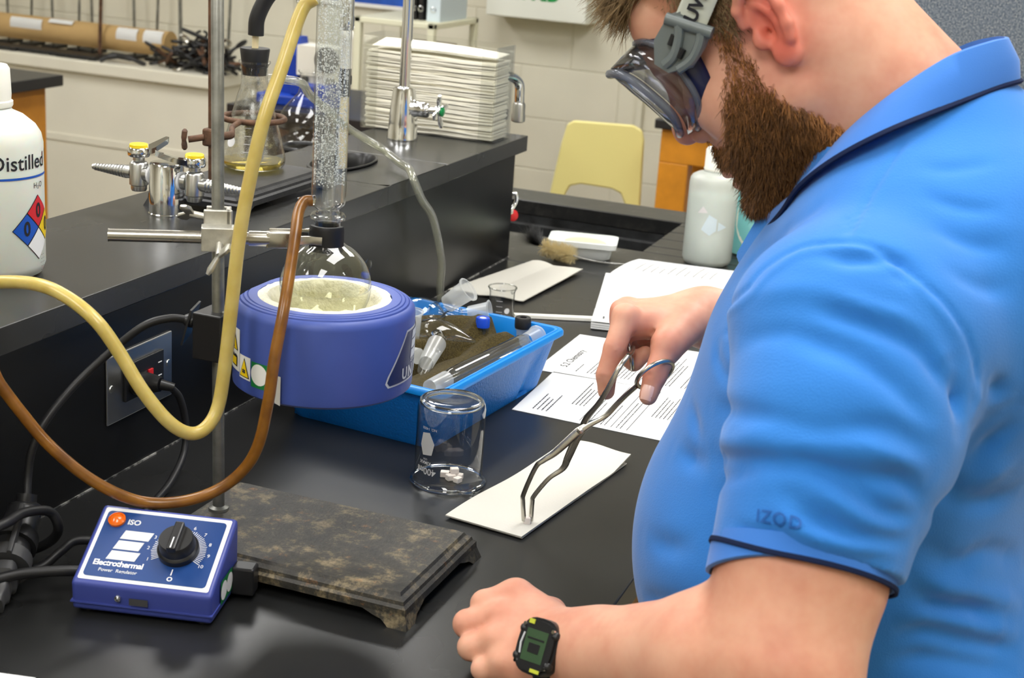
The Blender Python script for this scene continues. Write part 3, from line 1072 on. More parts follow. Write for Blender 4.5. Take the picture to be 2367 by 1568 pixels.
pf = patch('face_plate', rrect(0.0045, 0.0045, rgW - 0.0045, slope - 0.0045, 0.002), panel_fn(0, 0, 0.0004), 'white_print', rg, step=1)
patch('panel_field', rrect(0.008, 0.0085, rgW - 0.0085, slope - 0.0085, 0.004), panel_fn(0, 0, 0.0007), 'panel_blue', pf, step=1)
lamp = MB().lathe([(0.0084, 0.0), (0.0084, 0.003), (0.0065, 0.0045), (0.0062, 0.0035), (0.0035, 0.0055), (0.0001, 0.006)], panel(0.0195, slope - 0.0195), axis=pn, n=24).build('indicator_lamp', 'orange_lamp', rg)
text_mesh('lettering', '▯▯▯' if False else 'ISO', 0.0085, panel_fn(0.037, slope - 0.0205, 0.001), 'silver_print', pf, bold=0.0003)
for k in range(3):
    u0, v0 = 0.0235 + 0.0028 * k, slope * 0.36 + 0.0125 * k - 0.005
    w_ = 0.028 if k != 1 else 0.025
    patch('logo_bar', [(u0, v0), (u0 + w_, v0), (u0 + w_ + 0.0028, v0 + 0.0105), (u0 + 0.0028, v0 + 0.0105)], panel_fn(0, 0, 0.001), 'silver_print', pf, step=1)
text_mesh('lettering', 'Electrothermal', 0.0088, panel_fn(0.0375, 0.0245, 0.001), 'white_print', pf, bold=0.00025, spacing=0.92)
text_mesh('lettering', 'Power  Regulator', 0.0052, panel_fn(0.0395, 0.0165, 0.001), 'silver_print', pf, bold=0.0001)
kx, ky = 0.089, slope * 0.50
tk = MB()
for k in range(51):
    a = math.radians(210 - 240 * k / 50)
    r0, r1 = 0.0185, 0.0265 if k % 5 == 0 else 0.0258
    ca, sa = math.cos(a), math.sin(a)
    w_ = 0.00032
    tk.add([panel(kx + ca * r0 - sa * w_, ky + sa * r0 + ca * w_, 0.001), panel(kx + ca * r0 + sa * w_, ky + sa * r0 - ca * w_, 0.001), panel(kx + ca * r1 + sa * w_, ky + sa * r1 - ca * w_, 0.001), panel(kx + ca * r1 - sa * w_, ky + sa * r1 + ca * w_, 0.001)], [(0, 1, 2, 3)])
tk.build('dial_scale', 'white_print', pf)
for k in range(1, 11):
    a = math.radians(207 - 238 * (k - 1) / 9)
    text_mesh('lettering', str(k), 0.0055, panel_fn(kx + 0.0295 * math.cos(a), ky + 0.0295 * math.sin(a), 0.001), 'white_print', pf)
text_mesh('lettering', 'O', 0.0068, panel_fn(kx + 0.001, ky - 0.0335, 0.001), 'white_print', pf, bold=0.0002)
patch('dial_zero_mark', [(kx + 0.0003, ky - 0.029), (kx + 0.0014, ky - 0.029), (kx + 0.0014, ky - 0.022), (kx + 0.0003, ky - 0.022)], panel_fn(0, 0, 0.001), 'white_print', pf, step=1)
kn = MB()
kn.lathe([(0.0195, 0.001), (0.0195, 0.007), (0.0180, 0.0085), (0.0172, 0.009), (0.0165, 0.019), (0.0155, 0.0205), (0.0001, 0.0205)], panel(kx, ky), axis=pn, n=40)
Mk = Matrix((pu, pv, pn)).transposed().to_4x4()
Mk.translation = panel(kx, ky)
kb = MB(Mk)
kb.box((-0.0045, -0.0165, 0.018), (0.0045, 0.0165, 0.0255), bevel=0.0015)
ko = kn.build('dial_knob', 'black_plastic', rg)
kb.build('knob_grip', 'black_plastic', ko)
MB(Mk).box((-0.0006, -0.0155, 0.0254), (0.0006, -0.003, 0.0258)).build('pointer_line', 'white_print', ko)
MB().lathe([(0.0035, 0), (0.003, 0.0015), (0.0001, 0.002)], RGM @ Vector((0.045, -0.002, 0.021)), axis=RGM.to_3x3() @ Vector((0, -1, 0)), n=14).build('screw', 'chrome', rg)
patch('rating_label', [(0.056, 0.016), (0.074, 0.016), (0.074, 0.023), (0.056, 0.023)], lambda u, v: RGM @ Vector((u, -0.0032, v)), 'ink_grey', rg, step=1)
so_ = patch('test_sticker', [(0.012, 0.012), (0.048, 0.012), (0.048, 0.036), (0.012, 0.036)], lambda u, v: RGM @ Vector((rgW + 0.0012, u + 0.012, v)), 'green_print', rg, step=1)
for cc_ in (0.021, 0.039):
    patch('test_disc', [(cc_ + 0.0095 * math.cos(2 * math.pi * k / 18), 0.024 + 0.0095 * math.sin(2 * math.pi * k / 18)) for k in range(18)], lambda u, v: RGM @ Vector((rgW + 0.0016, u + 0.012, v)), 'sticker_white', so_, step=1)
MB(RGM).box((rgW, 0.060, 0.006), (rgW + 0.022, 0.079, 0.034), bevel=0.002).build('socket', 'black_plastic', rg)
# ------------------------------------------------------------------ sculpting tools: signed distance fields -> one continuous mesh
def A3(*v):
    return np.array(v, np.float32)


class Cone:
    """tapered capsule a-b; flat=(axis vector, factor) squashes it along an axis"""

    def __init__(self, a, b, ra, rb, flat=None):
        self.a, self.b, self.ra, self.rb = np.asarray(a, np.float32), np.asarray(b, np.float32), ra, rb
        self.flat = None
        if flat is not None:
            n = np.asarray(flat[0], np.float32)
            self.flat = (n / np.linalg.norm(n), np.float32(1.0 / flat[1]))

    def __call__(self, p):
        ab = self.b - self.a
        w = p - self.a
        t = np.clip((w @ ab) / (ab @ ab), 0, 1)
        q = w - t[:, None] * ab
        if self.flat is not None:
            n, k = self.flat
            q = q + ((q @ n) * (k - 1))[:, None] * n
        return np.sqrt((q * q).sum(1)) - (self.ra + (self.rb - self.ra) * t)


class Ell:
    """ellipsoid with local axes"""

    def __init__(self, c, r, axes=None):
        self.c, self.r = np.asarray(c, np.float32), np.asarray(r, np.float32)
        self.m = None if axes is None else np.asarray(axes, np.float32)      # rows = local axes

    def __call__(self, p):
        q = p - self.c
        if self.m is not None:
            q = q @ self.m.T
        k0 = np.sqrt(((q / self.r) ** 2).sum(1)) + 1e-9
        k1 = np.sqrt(((q / (self.r ** 2)) ** 2).sum(1)) + 1e-9
        return k0 * (k0 - 1) / k1


class Half:
    def __init__(self, c, n):
        n = np.asarray(n, np.float32)
        self.n = n / np.linalg.norm(n)
        self.c = np.asarray(c, np.float32)

    def __call__(self, p):
        return (p - self.c) @ self.n


def poly_dist(p, pts):
    best = np.full(len(p), 1e9, np.float32)
    for a, b in zip(pts[:-1], pts[1:]):
        ab = b - a
        w = p - a
        t = np.clip((w @ ab) / (ab @ ab + 1e-12), 0, 1)
        q = w - t[:, None] * ab
        best = np.minimum(best, (q * q).sum(1))
    return np.sqrt(best)


class Crease:
    """a fold drawn along a line: amp > 0 presses in, amp < 0 raises"""

    def __init__(self, pts, amp, w, nrm):
        self.pts = np.array([tuple(p) for p in catmull(pts, 3)], np.float32)
        self.nrm = nrm(self.pts)                       # surface normals: distance is measured along the cloth
        self.amp, self.w = amp, w
        self.lo, self.hi = self.pts.min(0) - 2.6 * w - 0.012, self.pts.max(0) + 2.6 * w + 0.012

    def far(self, lo, hi):
        return bool((lo > self.hi).any() or (hi < self.lo).any())

    def __call__(self, p):
        m = ((p > self.lo) & (p < self.hi)).all(1)
        out = np.zeros(len(p), np.float32)
        if m.any():
            P_ = p[m]
            best = np.full(len(P_), 1e9, np.float32)
            for a, b, n in zip(self.pts[:-1], self.pts[1:], self.nrm):
                ab = b - a
                w = P_ - a
                t = np.clip((w @ ab) / (ab @ ab + 1e-12), 0, 1)
                q = w - t[:, None] * ab
                h = q @ n
                best = np.minimum(best, np.maximum((q * q).sum(1) - h * h, 0) + np.maximum(np.abs(h) - 0.025, 0) ** 2 * 4)
            d = np.sqrt(best)
            ends = np.minimum(np.linalg.norm(p[m] - self.pts[0], axis=1), np.linalg.norm(p[m] - self.pts[-1], axis=1))
            fade = np.clip(ends / (self.w * 3.5), 0.15, 1)
            out[m] = self.amp * fade * np.exp(-(d / self.w) ** 2)
        return out


def smin(a, b, k):
    h = np.clip(0.5 + 0.5 * (b - a) / k, 0, 1)
    return b + (a - b) * h - k * h * (1 - h)


class Field:
    """ordered list of operations: union, cut, displacement, nested field"""

    def __init__(self):
        self.ops = []

    def u(self, prim, k=0.01):
        self.ops.append(('u', prim, k))
        return self

    def cut(self, prim, k=0.004):
        self.ops.append(('c', prim, k))
        return self

    def disp(self, fn):
        self.ops.append(('d', fn, 0))
        return self

    def __call__(self, p, near=None):
        d = None
        for op, prim, k in self.ops:
            if op == 'u':
                if near is not None and d is not None:
                    c, r = near
                    if float(prim(c[None, :].astype(np.float32))[0]) - r > 0.03 + k:
                        continue
                e = prim(p)
                d = e if d is None else smin(d, e, k)
            elif op == 'c':
                e = -prim(p)
                d = -smin(-d, -e, k) if k > 0 else np.maximum(d, e)
            else:
                if near is not None and hasattr(prim, 'far'):
                    c, r = near
                    if prim.far(c - r, c + r):
                        continue
                d = d + prim(p)
        return d


def sdf_mesh(fn, lo, hi, h, project=1):
    """sparse surface nets"""
    B = 8
    H = B * h
    lo, hi = np.asarray(lo, np.float32), np.asarray(hi, np.float32)
    nb = np.ceil((hi - lo) / H).astype(int)
    gi = np.stack(np.meshgrid(*[np.arange(n) for n in nb], indexing='ij'), -1).reshape(-1, 3)
    cen = lo + (gi + 0.5) * H
    dv = np.concatenate([fn(c.astype(np.float32)) for c in np.array_split(cen, max(1, len(cen) // 60000))])
    gi = gi[np.abs(dv) < H * 1.05]
    # spatial bins so that far primitives can be skipped
    key = (gi // 4) @ np.array([1, 1000, 1000000])
    order = np.argsort(key, kind='stable')
    gi, key = gi[order], key[order]
    N = nb * B + 2
    off = np.stack(np.meshgrid(*[np.arange(B + 1)] * 3, indexing='ij'), -1).reshape(-1, 3)
    ids, vpos, quads = [], [], []
    corner = np.array([[i, j, k] for i in (0, 1) for j in (0, 1) for k in (0, 1)])
    edges = [(a, b) for a in range(8) for b in range(a + 1, 8) if np.abs(corner[a] - corner[b]).sum() == 1]
    starts = np.flatnonzero(np.r_[True, key[1:] != key[:-1]])
    ends = np.r_[starts[1:], len(key)]

    def cid(c):
        return (c[..., 0].astype(np.int64) * N[1] + c[..., 1]) * N[2] + c[..., 2]
    for s, e in zip(starts, ends):
        g = gi[s:e]
        idx = g[:, None, :] * B + off[None]
        P = (lo + idx.reshape(-1, 3) * h).astype(np.float32)
        c = (P.min(0) + P.max(0)) / 2
        r = float(np.linalg.norm(P.max(0) - c))
        d = fn(P, (c, r)).reshape(len(g), B + 1, B + 1, B + 1)
        sg = d < 0
        C = np.stack([d[:, i:B + i, j:B + j, k:B + k] for i, j, k in corner], -1)
        S = C < 0
        cnt = S.sum(-1)
        act = (cnt > 0) & (cnt < 8)
        w = np.argwhere(act)
        if len(w):
            cv = C[act]
            acc = np.zeros((len(w), 3), np.float32)
            n = np.zeros(len(w), np.float32)
            for a, b in edges:
                m = (cv[:, a] < 0) != (cv[:, b] < 0)
                t = cv[m, a] / (cv[m, a] - cv[m, b])
                acc[m] += corner[a] + t[:, None] * (corner[b] - corner[a])
                n[m] += 1
            cell = g[w[:, 0]] * B + w[:, 1:]
            ids.append(cid(cell))
            vpos.append(lo + (cell + acc / n[:, None]) * h)
        for ax in range(3):
            sl = [slice(0, B)] * 3
            sl2 = list(sl)
            sl2[ax] = slice(1, B + 1)
            s0, s1 = sg[(slice(None), *sl)], sg[(slice(None), *sl2)]
            w = np.argwhere(s0 != s1)
            if not len(w):
                continue
            cell = g[w[:, 0]] * B + w[:, 1:]
            flip = s0[tuple(w.T)]
            a1, a2 = [(1, 2), (2, 0), (0, 1)][ax]
            e1, e2 = np.zeros(3, int), np.zeros(3, int)
            e1[a1], e2[a2] = 1, 1
            q = np.stack([cid(cell - e1 - e2), cid(cell - e2), cid(cell), cid(cell - e1)], 1)
            q[~flip] = q[~flip][:, ::-1]
            quads.append(q)
    ids = np.concatenate(ids)
    vpos = np.concatenate(vpos)
    o = np.argsort(ids)
    ids, vpos = ids[o], vpos[o]
    q = np.concatenate(quads)
    j = np.searchsorted(ids, q)
    j = np.clip(j, 0, len(ids) - 1)
    ok = (ids[j] == q).all(1)
    return vpos, j[ok]


def mesh_from(name, V, Q, material, parent=None, cols=None):
    me = bpy.data.meshes.new(name)
    off = np.array(root_loc(parent), np.float32)
    V = (np.asarray(V, np.float32) - off)
    k = Q.shape[1]
    me.vertices.add(len(V))
    me.vertices.foreach_set('co', V.ravel())
    me.loops.add(Q.size)
    me.loops.foreach_set('vertex_index', Q.ravel().astype(np.int32))
    me.polygons.add(len(Q))
    me.polygons.foreach_set('loop_start', np.arange(0, Q.size, k, dtype=np.int32))
    me.polygons.foreach_set('use_smooth', np.ones(len(Q), bool))
    me.update(calc_edges=True)
    me.validate()
    if cols is not None:
        at = me.color_attributes.new('tone', 'FLOAT_COLOR', 'POINT')
        c4 = np.ones((len(V), 4), np.float32)
        c4[:, :3] = cols
        at.data.foreach_set('color', c4.ravel())
    me.materials.append(MATS[material])
    return link(name, me, parent)
# ------------------------------------------------------------------ the man at the bench
H0 = A3(0.706, -0.160, 1.499)               # between the ear canals
_th = math.radians(41)
HF = A3(-math.cos(_th), 0, -math.sin(_th))
HU = A3(-math.sin(_th), 0, math.cos(_th))
HL = A3(0, -1, 0)
HAX = np.stack([HF, HL, HU])


def hp(f, l, u):
    """point in head coordinates (mm forward, left, up of the ears) -> world"""
    return H0 + (f * HF + l * HL + u * HU) / 1000.0


def he(c, r):
    return Ell(hp(*c), np.array(r) / 1000.0, HAX)


def hc(a, b, ra, rb):
    return Cone(hp(*a), hp(*b), ra / 1000.0, rb / 1000.0)


# --- arms
SH_L, EL_L, WR_L = A3(0.812, -0.350, 1.285), A3(0.820, -0.500, 1.055), A3(0.624, -0.412, 0.972)
SH_R, EL_R, WR_R = A3(0.815, 0.035, 1.285), A3(0.812, 0.115, 1.105), A3(0.614, 0.058, 1.152)


def hand_left(F):
    """loose fist resting on its little-finger side"""
    mcp = [A3(0.5524, -0.3558, 0.9840), A3(0.5495, -0.3813, 0.9740), A3(0.5557, -0.4036, 0.9620), A3(0.5682, -0.4174, 0.9490)]
    wr = [A3(0.6196, -0.4010, 0.9800), A3(0.6165, -0.4105, 0.9740), A3(0.6133, -0.4160, 0.9660), A3(0.6118, -0.4189, 0.9580)]
    pip = [A3(0.5290, -0.3735, 0.9770), A3(0.5209, -0.3928, 0.9640), A3(0.5324, -0.4099, 0.9520), A3(0.5496, -0.4224, 0.9410)]
    dip = [A3(0.5346, -0.3602, 0.9590), A3(0.5265, -0.3760, 0.9470), A3(0.5388, -0.3913, 0.9385), A3(0.5573, -0.4060, 0.9335)]
    tip = [A3(0.5500, -0.3562, 0.9550), A3(0.5440, -0.3700, 0.9450), A3(0.5550, -0.3853, 0.9375), A3(0.5700, -0.4000, 0.9325)]
    back = A3(-0.15, -0.62, 0.77)
    palm = Field()
    for m, w in zip(mcp, wr):
        palm.u(Cone(w - back * 0.012, m - back * 0.010, 0.0215, 0.0165), 0.018)
    palm.u(Cone(A3(0.600, -0.385, 0.955), A3(0.560, -0.362, 0.957), 0.020, 0.019), 0.012)
    F.u(palm, 0.014)
    for i, (m, a, b, c) in enumerate(zip(mcp, pip, dip, tip)):
        r = [0.0128, 0.0130, 0.0122, 0.0105][i]
        fg = Field()
        fg.u(Cone(m - back * 0.006, a - back * 0.005, r + 0.0014, r), 0.003)
        fg.u(Cone(a - back * 0.005, b, r, r - 0.001), 0.003).u(Cone(b, c, r - 0.001, r - 0.002), 0.003)
        F.u(fg, 0.004)
        F.u(Ell(m + back * 0.0015, (0.011, 0.0105, 0.0085)), 0.010)
    th = Field()
    th.u(Cone(A3(0.612, -0.385, 0.965), A3(0.585, -0.345, 0.966), 0.018, 0.0145), 0.004)
    th.u(Cone(A3(0.585, -0.345, 0.966), A3(0.556, -0.335, 0.957), 0.0135, 0.012), 0.004)
    th.u(Cone(A3(0.556, -0.335, 0.957), A3(0.530, -0.343, 0.947), 0.0118, 0.0095), 0.004)
    F.u(th, 0.010)


RH = dict(
    mcp=[A3(0.5421, -0.0252, 1.1624), A3(0.5327, -0.0015, 1.1604), A3(0.5298, 0.0241, 1.1568), A3(0.5329, 0.0458, 1.1520)],
    wr=[A3(0.6085, 0.0329, 1.1657), A3(0.6060, 0.0496, 1.1687), A3(0.6059, 0.0661, 1.1683), A3(0.6074, 0.0819, 1.1638)],
    fingers=[[A3(0.5421, -0.0252, 1.1624), A3(0.5390, -0.0472, 1.1321), A3(0.5352, -0.0576, 1.1041), A3(0.5367, -0.0573, 1.0862)],
             [A3(0.5327, -0.0015, 1.1604), A3(0.5346, -0.0134, 1.1213), A3(0.5529, -0.0156, 1.1113), A3(0.5629, -0.0092, 1.1202)],
             [A3(0.5298, 0.0241, 1.1568), A3(0.5330, 0.0178, 1.1167), A3(0.5502, 0.0154, 1.1073), A3(0.5599, 0.0218, 1.1164)],
             [A3(0.5329, 0.0458, 1.1520), A3(0.5351, 0.0465, 1.1172), A3(0.5489, 0.0434, 1.1097), A3(0.5568, 0.0486, 1.1168)]],
    thumb=[A3(0.6051, 0.0121, 1.1565), A3(0.5918, -0.0313, 1.1400), A3(0.5884, -0.0576, 1.1138), A3(0.5864, -0.0702, 1.0940)])


def hand_right(F):
    """index, thumb and curled fingers round the tong handles"""
    wr = A3(0.6190, 0.0480, 1.1560)
    mcp = RH['mcp']
    palm = Field()
    for m, w in zip(mcp, RH['wr']):
        palm.u(Cone(w + A3(0, 0, -0.013), m + A3(0, 0, -0.006), 0.0190, 0.0150), 0.018)
    palm.u(Cone(RH['wr'][0] + A3(-0.01, -0.006, -0.010), RH['thumb'][1], 0.018, 0.0165), 0.016)
    palm.u(Cone(RH['wr'][1] + A3(-0.02, 0, -0.012), mcp[1] + A3(0.012, 0, -0.014), 0.018, 0.014), 0.014)
    F.u(palm, 0.014)
    for i, ch in enumerate(RH['fingers']):
        r = [0.0118, 0.0112, 0.0105, 0.0090][i]
        fg = Field()
        rs = [r + 0.0022, r + 0.0004, r - 0.0008, r - 0.0026]
        for a, b, ra, rb_ in zip(ch[:-1], ch[1:], rs[:-1], rs[1:]):
            fg.u(Cone(a, b, ra, rb_), 0.003)
        F.u(fg, 0.005)
    for m in mcp[:3]:
        F.u(Ell(m + A3(-0.002, 0, 0.0045), (0.010, 0.010, 0.006)), 0.010)
    t = RH['thumb']
    tf_ = Field()
    tf_.u(Cone(t[0], t[1], 0.018, 0.0155), 0.004).u(Cone(t[1], t[2], 0.0145, 0.0122), 0.004).u(Cone(t[2], t[3], 0.0124, 0.0098), 0.004)
    F.u(tf_, 0.010)


SKIN = Field()
# skull, face
SKIN.u(he((6, 0, 62), (101, 78, 92)))
SKIN.u(he((66, 0, -18), (50, 62, 84)), 0.03)
SKIN.u(he((92, 0, 60), (34, 56, 48)), 0.03)
SKIN.u(he((100, 0, 30), (24, 50, 20)), 0.02)
for s_ in (-1, 1):
    SKIN.u(he((84, s_ * 42, -16), (27, 25, 26)), 0.025)
    SKIN.u(hc((22, s_ * 54, -58), (92, s_ * 16, -108), 22, 21), 0.03)
    SKIN.u(he((60, s_ * 46, -50), (34, 22, 36)), 0.03)
SKIN.u(he((104, 0, -72), (21, 32, 32)), 0.02)
SKIN.u(he((106, 0, -112), (17, 24, 17)), 0.018)
for s_ in (-1, 1):
    SKIN.cut(he((112, s_ * 32, 10), (18, 19, 14)), 0.012)
    SKIN.u(he((93, s_ * 32, 9), (15, 17, 14)), 0.006)
# nose and lips
SKIN.u(hc((112, 0, 26), (135, 0, -19), 9, 11), 0.014)
SKIN.u(he((136, 0, -28), (13, 13, 12)), 0.009)
for s_ in (-1, 1):
    SKIN.u(he((120, s_ * 13, -37), (12, 9, 9.5)), 0.006)
    SKIN.cut(he((127, s_ * 7.5, -47), (7, 4.2, 8)), 0.003)
SKIN.u(he((121, 0, -80), (9, 23, 7)), 0.006)
SKIN.u(he((118, 0, -95), (9, 20, 8)), 0.006)
SKIN.cut(he((128, 0, -87.5), (14, 24, 1.6)), 0.003)
SKIN.cut(he((127, 0, -106), (9, 18, 5)), 0.010)
# ears
for s_ in (-1, 1):
    SKIN.u(he((2, s_ * 77, 6), (15, 6, 29)), 0.010)
    SKIN.cut(he((6, s_ * 86, 3), (11.5, 13, 20)), 0.004)
    hel = [(22, 76, 16), (19, 82, 29), (10, 86, 38), (-2, 88, 38), (-12, 89, 28), (-14, 89, 12), (-11, 88, -4), (-6, 86, -16)]
    for a, b in zip(hel[:-1], hel[1:]):
        SKIN.u(hc((a[0], s_ * a[1], a[2]), (b[0], s_ * b[1], b[2]), 4.6, 4.6), 0.004)
    anti = [(5, 80, 28), (-3, 82, 14), (-5, 82, 0), (-1, 82, -11)]
    for a, b in zip(anti[:-1], anti[1:]):
        SKIN.u(hc((a[0], s_ * a[1], a[2]), (b[0], s_ * b[1], b[2]), 3.4, 3.0), 0.004)
    SKIN.u(he((5, s_ * 81, -24), (10, 6, 11)), 0.005)
    SKIN.u(he((18, s_ * 76, -3), (6, 5, 8)), 0.005)
    SKIN.cut(he((7.5, s_ * 74, -1), (5.5, 16, 7)), 0.003)
# neck
SKIN.u(Cone(hp(-22, 0, -10), A3(0.800, -0.160, 1.428), 0.062, 0.066), 0.035)
SKIN.u(Cone(A3(0.765, -0.160, 1.475), A3(0.845, -0.160, 1.400), 0.061, 0.075), 0.03)
SKIN.u(Cone(hp(48, 0, -70), A3(0.770, -0.160, 1.365), 0.045, 0.055), 0.03)
# trunk inside the shirt
SKIN.u(Ell(A3(0.850, -0.160, 1.285), (0.095, 0.165, 0.115)), 0.04)
SKIN.u(Ell(A3(0.830, -0.160, 1.080), (0.145, 0.165, 0.200)), 0.04)
# arms
for SH, EL, WR in ((SH_L, EL_L, WR_L), (SH_R, EL_R, WR_R)):
    dv = (EL - SH) / np.linalg.norm(EL - SH)
    SKIN.u(Cone(SH, SH + (EL - SH) * 0.55, 0.046, 0.052), 0.03)
    SKIN.u(Cone(SH + (EL - SH) * 0.55, SH + (EL - SH) * 0.76, 0.052, 0.0615), 0.02)
    SKIN.u(Cone(SH + (EL - SH) * 0.76, EL, 0.0615, 0.052), 0.02)
    fd = (WR - EL)
    SKIN.u(Cone(EL, EL + fd * 0.30, 0.050, 0.0515), 0.03)
    SKIN.u(Cone(EL + fd * 0.30, WR, 0.051, 0.0300), 0.02)
    SKIN.u(Cone(WR - fd * 0.15, WR + fd * 0.03, 0.0325, 0.0300), 0.02)
    SKIN.u(Ell(EL - fd * 0.10 + dv * 0.018, (0.028, 0.028, 0.028)), 0.03)
hand_left(SKIN)
hand_right(SKIN)



def skin_normal(P, e=0.003):
    P = np.asarray(P, np.float32)
    gr = np.stack([SKIN0(P + A3(*(e * np.eye(3)[i]))) - SKIN0(P - A3(*(e * np.eye(3)[i]))) for i in range(3)], 1)
    return gr / (np.linalg.norm(gr, axis=1)[:, None] + 1e-9)


SKIN0 = Field()
SKIN0.ops = list(SKIN.ops)


def knuckle_lines(p, q, rad, n, amp=0.0009, w=0.0012):
    # short folds across a finger joint at p, finger direction q
    d = (q - p) / np.linalg.norm(q - p)
    face = A3(0.15, -0.85, 0.45)
    face = face - d * (face @ d)
    face /= np.linalg.norm(face)
    side = np.cross(d, face)
    for k in range(n):
        o = (k - (n - 1) / 2) * 0.0034
        arc = [p + d * o + (face * math.cos(a) + side * math.sin(a)) * rad for a in np.linspace(-1.1, 1.1, 6)]
        SKIN.disp(Crease(arc, amp, w, skin_normal))


for ch in (RH['fingers'][0],):
    knuckle_lines(ch[1], ch[2], 0.0120, 3)
    knuckle_lines(ch[2], ch[3], 0.0108, 2)
knuckle_lines(RH['thumb'][2], RH['thumb'][3], 0.0122, 4)
SKIN.disp(Crease([(0.5500, -0.0420, 1.1440), (0.5600, -0.0350, 1.1420), (0.5700, -0.0330, 1.1380)], 0.0022, 0.0035, skin_normal))

# --- shirt
HEM_C = SH_L + (EL_L - SH_L) * 0.73
HEM_N = (EL_L - SH_L) / np.linalg.norm(EL_L - SH_L)
CUT = Field()
OUT = Field()
OUT.u(Ell(A3(0.800, -0.160, 1.010), (0.186, 0.208, 0.200)))
OUT.u(Ell(A3(0.880, -0.160, 0.880), (0.165, 0.195, 0.170)), 0.05)
OUT.u(Ell(A3(0.826, -0.160, 1.180), (0.165, 0.205, 0.175)), 0.05)
OUT.u(Ell(A3(0.850, -0.160, 1.300), (0.125, 0.190, 0.120)), 0.06)
OUT.u(Ell(A3(0.905, -0.160, 1.290), (0.115, 0.185, 0.150)), 0.06)
OUT.u(Cone(A3(0.845, -0.160, 1.385), SH_L + A3(0.01, 0.03, -0.005), 0.072, 0.070), 0.05)
OUT.u(Cone(A3(0.845, -0.160, 1.385), SH_R + A3(0.01, -0.03, -0.005), 0.072, 0.070), 0.05)
OUT.u(Cone(A3(0.790, -0.160, 1.395), A3(0.850, -0.160, 1.400), 0.062, 0.066), 0.04)
for SH, EL, s_ in ((SH_L, EL_L, -1), (SH_R, EL_R, 1)):
    dv = (EL - SH) / np.linalg.norm(EL - SH)
    hc_ = SH + (EL - SH) * 0.73
    OUT.u(Ell(SH + A3(0.012, 0, -0.006), (0.104, 0.082, 0.078)), 0.035)
    OUT.u(Cone(SH + A3(0.012, 0.0, -0.02), SH + (EL - SH) * 0.32 + A3(0.012, 0, 0), 0.088, 0.086), 0.03)
    OUT.u(Cone(SH + (EL - SH) * 0.32 + A3(0.012, 0, 0), hc_ + dv * 0.03, 0.086, 0.0705), 0.03)


class Shirt:
    """thin cloth: a shell on the outer field, open at hem, cuffs and neck"""

    def __init__(self, creases):
        self.f = Field()
        self.f.ops = list(OUT.ops)
        for c in creases:
            self.f.disp(c)
        self.neck = Cone(A3(0.740, -0.160, 1.470), A3(0.815, -0.160, 1.405), 0.090, 0.072)
        self.near = None

    def __call__(self, p, near=None):
        d = self.f(p, near)
        e = np.maximum(d, -(d + 0.0125))
        for SH, EL, t in ((SH_L, EL_L, 0.73), (SH_R, EL_R, 0.73)):
            n = (EL - SH) / np.linalg.norm(EL - SH)
            c = SH + (EL - SH) * t
            w = p - SH
            ax = w @ n
            rad = np.sqrt(np.maximum((w * w).sum(1) - ax * ax, 0))
            cutv = (p - c) @ n
            m = (rad < 0.135) & (ax > 0.06)
            e = np.where(m, np.maximum(e, cutv), e)
        e = np.maximum(e, 0.800 - p[:, 2])
        e = np.maximum(e, -self.neck(p))
        return e




def out_normal(P, e=0.004):
    P = np.asarray(P, np.float32)
    gr = np.stack([OUT(P + A3(*(e * np.eye(3)[i]))) - OUT(P - A3(*(e * np.eye(3)[i]))) for i in range(3)], 1)
    return gr / (np.linalg.norm(gr, axis=1)[:, None] + 1e-9)


